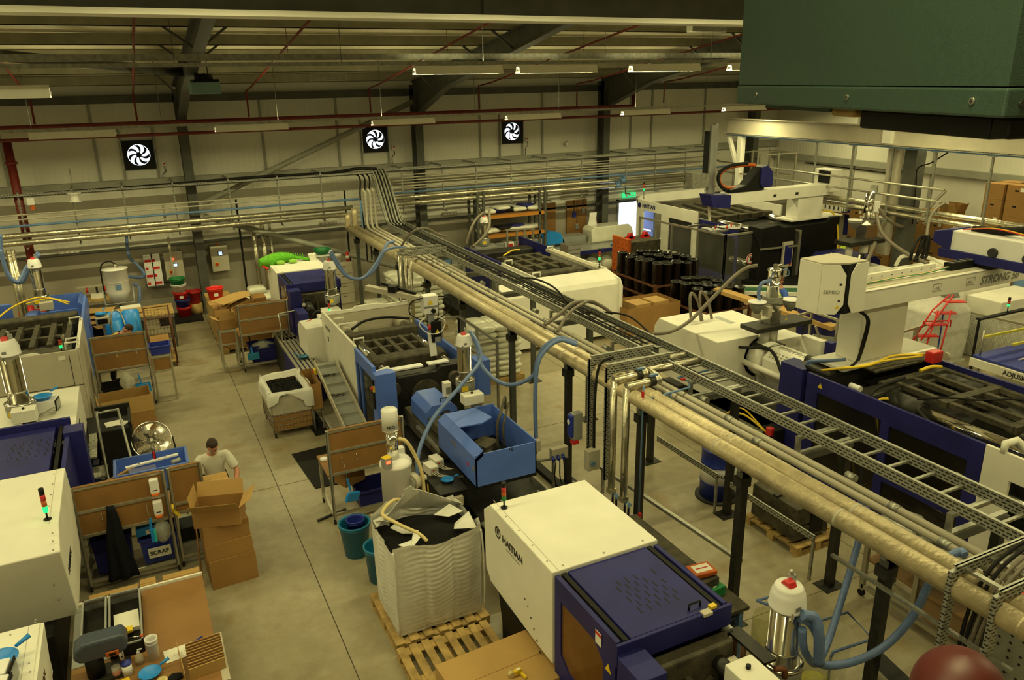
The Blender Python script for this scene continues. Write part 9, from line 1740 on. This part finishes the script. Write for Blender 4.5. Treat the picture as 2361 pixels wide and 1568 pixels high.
pallet('small wooden pallet under the rusty steel mould block',7.98,7.1,8.85,8.2,0,6,along='x'); t=T('mould_block','rusty dark steel mould block on small pallet under the rack','mould',(8.4,7.6,.15)); M().box(8.02,7.2,.19,8.68,8.12,.40).box(8.02,7.2,.43,8.68,8.12,.72).build('block','rust' if False else 'iron',t,.015); M().box(8.04,7.22,.40,8.66,8.10,.43).build('parting_gap','black',t); M().box(8.0,7.6,.72,8.7,7.68,.755).build('lifting_bar','dark',t); M().cyl((8.0,7.66,.48),(8.03,7.66,.48),.05,n=14).cyl((7.97,7.66,.48),(8.0,7.66,.48),.025,n=6).build('centre_bolt','iron',t)
for y in(7.27,8.05):
    for z in(.25,.66): M().cyl((8.015,y,z),(8.025,y,z),.022).build('corner_bolt','ink',t)
M().box(8.3,7.19,.24,8.55,7.2,.68).build('end_recess','black',t)
t=T('profile_trolley','aluminium wheeled trolley cabinet with clear panels under rack','trolley',(8.5,5.6,0)); tx0,tx1,ty0,ty1=8.1,8.7,4.55,6.05
for x in(tx0,tx1):
    for y in(ty0,5.3,ty1): M().box(x-.03,y-.03,.1,x+.03,y+.03,1.0).build('post','alu',t)
    for z in(.16,.97): M().box(x-.03,ty0,z-.03,x+.03,ty1,z+.03).build('rail','alu',t)
    for y in(ty0,ty1): M().cyl((x-.02,y,.05),(x+.02,y,.05),.05).build('castor','rubber',t)
M().box(tx0-.005,ty0+.03,.2,tx0+.005,5.27,.94).build('clear_pane','pane',t); M().box(tx0-.005,5.33,.2,tx0+.005,ty1-.03,.94).build('clear_pane','pane',t); M().box(tx0,ty0,.55,tx1,ty1,.58).build('shelf_board','ply',t); M().box(tx0,ty0,.98,tx1,ty1,1.0).build('top_board','galv',t)
M().box(tx0+.05,ty0+.1,.2,tx1-.05,5.2,.5).build('cartons_inside','card',t)
t=T('perforated_cabinet','perforated dark grey steel cabinet nearest under the rack','cabinet',(8.5,3.9,0)); M().box(8.15,3.2,.05,8.9,4.4,.95).build('carcass','grey',t,.01); m=M(); [m.cyl((8.145,3.35+i*.13,.2+j_*.1),(8.15,3.35+i*.13,.2+j_*.1),.018,n=8) for i in range(8) for j_ in range(7) if (i*j_)%3<2]; m.build('perforation','ink',t)
M().cb((8.5,4.2,.96),.2,.25,.1).build('red_part','red',t); one('white_sacks_heap','grey cloth bundle lying behind trolley by conveying pipes','cloth',M().ball((8.5,5.9,1.08),.35,.25,.08,14,fn=lambda p:p*(1+.15*math.sin(p.x*20)*math.cos(p.y*17))),'tbar')
t=T('cable_gantry','nearest slotted galvanised frame with hanging cables, lower right corner','frame',(6.3,3.4,0))
for x,y in((6.02,3.62),(6.02,3.22)): M().box(x-.05,y-.02,.3,x+.05,y+.02,2.55).build('upright','perf',t); M().box(x,y-.015,2.48,x+1.2,y,2.60).build('top_channel','perf',t); M().box(x,y-.03,2.59,x+1.2,y+.02,2.60).build('channel_lip','galv',t)
for i in range(3): M().box(6.15+i*.35,3.22,2.50,6.2+i*.35,3.62,2.53).build('rung','galv',t)
for i in range(4): M().tube([(7.3,3.35+i*.06,2.65),(6.7,3.33+i*.06,2.66),(6.3,3.32+i*.06,2.5),(6.12,3.35+i*.05,2.1),(6.1,3.38+i*.04,1.5),(6.1,3.4+i*.04,.9)],.018,8,6).build('cable','ghose' if i<2 else 'rubber',t)
M().bar((6.02,4.9,1.95),(6.02,3.0,1.95),.04,.03).build('side_rail','galv',t)
t=T('tool_bench','blue legged steel workbench with vice and tools beside navy machine','workbench',(5.35,6.6,0)); M().box(4.68,5.7,.82,5.75,8.0,.87).build('bench_top','iron',t,.006)
for x in(4.72,5.65):
    for y in(5.75,7.9): M().box(x,y,0,x+.06,y+.06,.82).build('leg','bpipe',t)
M().bar((5.68,5.78,.75),(5.68,7.93,.75),.05).bar((5.68,5.8,.72),(5.68,6.3,.1),.04).build('brace','bpipe',t)
M().box(4.9,5.75,.35,5.6,7.9,.38).build('lower_shelf','iron',t)
t=T('green_mould_insert','green and black steel block carrying orange tool case on bench','block',(5.5,6.05,.87)); M().cb((5.45,6.2,.87),.26,.30,.22,.1).build('upper_block','iron',t,.01); M().cb((5.52,6.1,.87),.22,.22,.12,.1).build('green_block','green',t); label_plate(t,'paper_label',(5.50,6.03,.97),.05,.08,(1,.1,0),(0,0,1),'paper')
t=T('tool_case','orange tool case with white printed lid on steel block','case',(5.45,6.2,1.10)); M().cb((5.45,6.22,1.10),.30,.22,.06,-.1).build('case','orange',t,.012); M().cb((5.45,6.22,1.16),.22,.14,.003,-.1).build('printed_lid','paper',t); M().cb((5.45,6.22,1.163),.16,.02,.001,-.1).build('red_line','red',t)
t=T('wire_tray','steel rod tray with tubes and cans on the tool bench','tray',(5.05,6.1,.87)); 
for z in(.90,.98): M().tube([(4.82,5.9,z),(5.28,5.9,z),(5.28,6.3,z),(4.82,6.3,z),(4.82,5.9,z)],.012,6).build('rod_frame','galv',t)
one('grease_tube','red and white grease cartridge lying in the steel rod tray','cartridge',M().cyl((5.0,6.25,.93),(5.2,6.02,.93),.03,n=14),'red'); one('hammer_handle','wooden hammer shaft lying in the rod tray','tool',M().cyl((4.9,6.05,.92),(5.2,5.98,.92),.014),'wood'); one('white_bottle','small white bottle in the steel rod tray','bottle',M().cyl((4.92,6.2,.88),(4.98,6.32,.92),.035,n=12),'white')
t=T('bench_clamp','cream clamp block with orange screwdriver on tool bench','clamp',(4.85,7.0,.87)); M().cb((4.85,6.95,.87),.16,.12,.06,.3).cyl((4.82,6.95,.93),(4.82,6.95,1.05),.02).build('clamp_body','beige',t); one('screwdriver','orange handled screwdriver standing on the tool bench','screwdriver',M().cyl((5.12,6.95,.88),(5.13,6.96,1.08),.008).cyl((5.13,6.96,1.03),(5.13,6.96,1.14),.018),'orange')
one('cable_coil','black cable coil lying on the tool bench','cable',M().tube([(4.98+.09*math.cos(i*.5)*(1-.008*i),6.62+.11*math.sin(i*.5),.885+.0012*i) for i in range(40)],.009,6),'rubber'); one('spanner','steel spanner standing up at rear of bench','spanner',M().bar((4.75,7.75,.88),(4.82,7.8,1.1),.03,.01),'galv')
t=T('waste_bin','black ribbed waste bin under cream cover near pallets','bin',(3.68,7.72,0)); M().lathe((3.68,7.72,0),[(.15,0),(.19,.5),(.175,.5),(.14,.02),(0,.02)],22).build('body','rubber',t)
t=T('bag_holder','blue tubular bag holder with clear yellow sack beside foreground loader','bag holder',(5.9,4.5,0)); zc_=.95; pts=[P(1745,1385,zc_),P(1795,1372,zc_),P(1795,1372,zc_),P(2012,1472,zc_),P(1925,1505,zc_)]
q=[P(1745,1388,zc_),P(1850,1350,zc_) ,P(1960,1415,zc_),P(2012,1475,zc_),P(1925,1505,zc_),P(1900,1520,zc_)]
M().tube([P(1745,1385,zc_),P(1880,1435,zc_),P(1955,1412,zc_),P(2012,1473,zc_),P(1922,1503,zc_),P(1915,1515,zc_-.1),P(1910,1568,zc_-.6)],.016,8).tube([P(1745,1385,zc_),P(1795,1370,zc_),P(1850,1350,zc_)],.016,8).build('tube_frame','hose',t)
c=P(1900,1460,zc_); K['ysack']=pane_mat('clear_yellow_sack',(.62,.60,.12),.45)
M().grid(lambda u,v:(c.x+.33*math.cos(v*2*PI)*(1-.12*u),c.y+.26*math.sin(v*2*PI)*(1-.1*u),zc_-.9*u),10,28).build('clear_sack','filmc',t)
M().grid(lambda u,v:(c.x-.1+.26*math.cos(v*2*PI)*(1+.1*math.sin(v*20)),c.y-.02+.2*math.sin(v*2*PI),.48-.42*u),5,28).build('yellow_liner','ysack',t); M().ball((c.x-.1,c.y,.3),.22,.17,.12).build('yellow_scraps','hivis' if False else 'ybar',t)
c2=P(1765,1440,.6); t=T('yellow_sack','translucent yellow sack standing beside flow tubes','sack',(c2.x,c2.y,0)); M().grid(lambda u,v:(c2.x+.15*math.cos(v*2*PI)*(1+.15*math.sin(v*18+u*3)),c2.y+.13*math.sin(v*2*PI),.75*(1-u)),8,28).build('bag_shell','ysack',t)
one('display_screen','black panel with silver edge at bottom right below rack','panel',M().add([P(2000,1520,.9),P(2030,1500,.9),P(2110,1575,.9),P(2080,1600,.9),P(2000,1520,.2),P(2030,1500,.2),P(2110,1575,.2),P(2080,1600,.2)],[(0,1,2,3),(7,6,5,4),(0,4,5,1),(1,5,6,2),(2,6,7,3),(3,7,4,0)]),'black')
cA_=Vector((1.78,1.15,6.6)); e1=Vector((.266,.964,0)); e2=Vector((.964,-.266,0)); L1,L2,HH=1.32,1.4,1.6
t=T('air_handling_unit','big dark green enamelled air handling unit hanging at upper right','heater',(2.2,1.6,6.6))
def obx(u0,u1,v0,v1,z0,z1,nm,mt,bev=0): 
    q=[cA_+e1*u+e2*v for u,v in((u0,v0),(u0,v1),(u1,v1),(u1,v0))]; m=M().add([Vector((p.x,p.y,z0)) for p in q]+[Vector((p.x,p.y,z1)) for p in q],[(3,2,1,0),(4,5,6,7),(0,1,5,4),(1,2,6,5),(2,3,7,6),(3,0,4,7)]); return m.build(nm,mt,t,bev)
obx(0.004,L1-.004,.004,L2,6.668,6.6+HH,'upper_casing','tgreen'); obx(0,L1,0,L2,6.6,6.665,'lower_skirt','tgreen',.006)
for u,z in((.10,6.635),(.60,6.635),(1.16,6.635)): p=cA_+e1*u; M().cyl((p.x,p.y,z),(p.x-e2.x*.004,p.y-e2.y*.004,z),.008,n=14).build('rivet_nut','galv',t); M().cyl((p.x-e2.x*.004,p.y-e2.y*.004,z),(p.x-e2.x*.006,p.y-e2.y*.006,z),.004,n=8).build('rivet_hole','ink',t)
for v,z in((.04,6.63),(.06,6.72)): p=cA_+e2*v; M().cyl((p.x,p.y,z),(p.x-e1.x*.004,p.y-e1.y*.004,z),.007,n=14).build('rivet_nut','galv' if z>6.7 else 'ink',t)
obx(.1,.62,.06,1.2,6.545,6.6,'filter_cartridge','black',.008); obx(.03,.09,.05,1.2,6.55,6.6,'filter_cartridge','black',.008); obx(.64,.76,.05,1.0,6.575,6.6,'stained_pipe','wood',.01); obx(.78,1.2,.06,1.0,6.585,6.6,'underside_plate','tgreen')
for u,v in((.1,.1),(1.2,.1),(.1,1.3),(1.2,1.3)): p=cA_+e1*u+e2*v; M().cyl((p.x,p.y,6.6+HH),(p.x,p.y,roofz(p.y)-.25),.008,n=6).build('suspension_rod','steel',t)
p=PD(2215,1575,1.05); t=T('red_dome','dark red glossy rounded dome close to camera at bottom right edge','alarm dome',(p.x,p.y,p.z-.35)); K['dred']=mat('dark_red_gloss',(.07,.006,.004),.5,var=.1)
M().ball((p.x,p.y,p.z-.02),.060,.060,.066,28).build('dome','dred',t); M().cyl((p.x,p.y,p.z-.12),(p.x,p.y,p.z-.04),.058,n=28).build('base','dred',t); M().cyl((p.x,p.y,p.z-.5),(p.x,p.y,p.z-.12),.02).build('stem','dark',t)
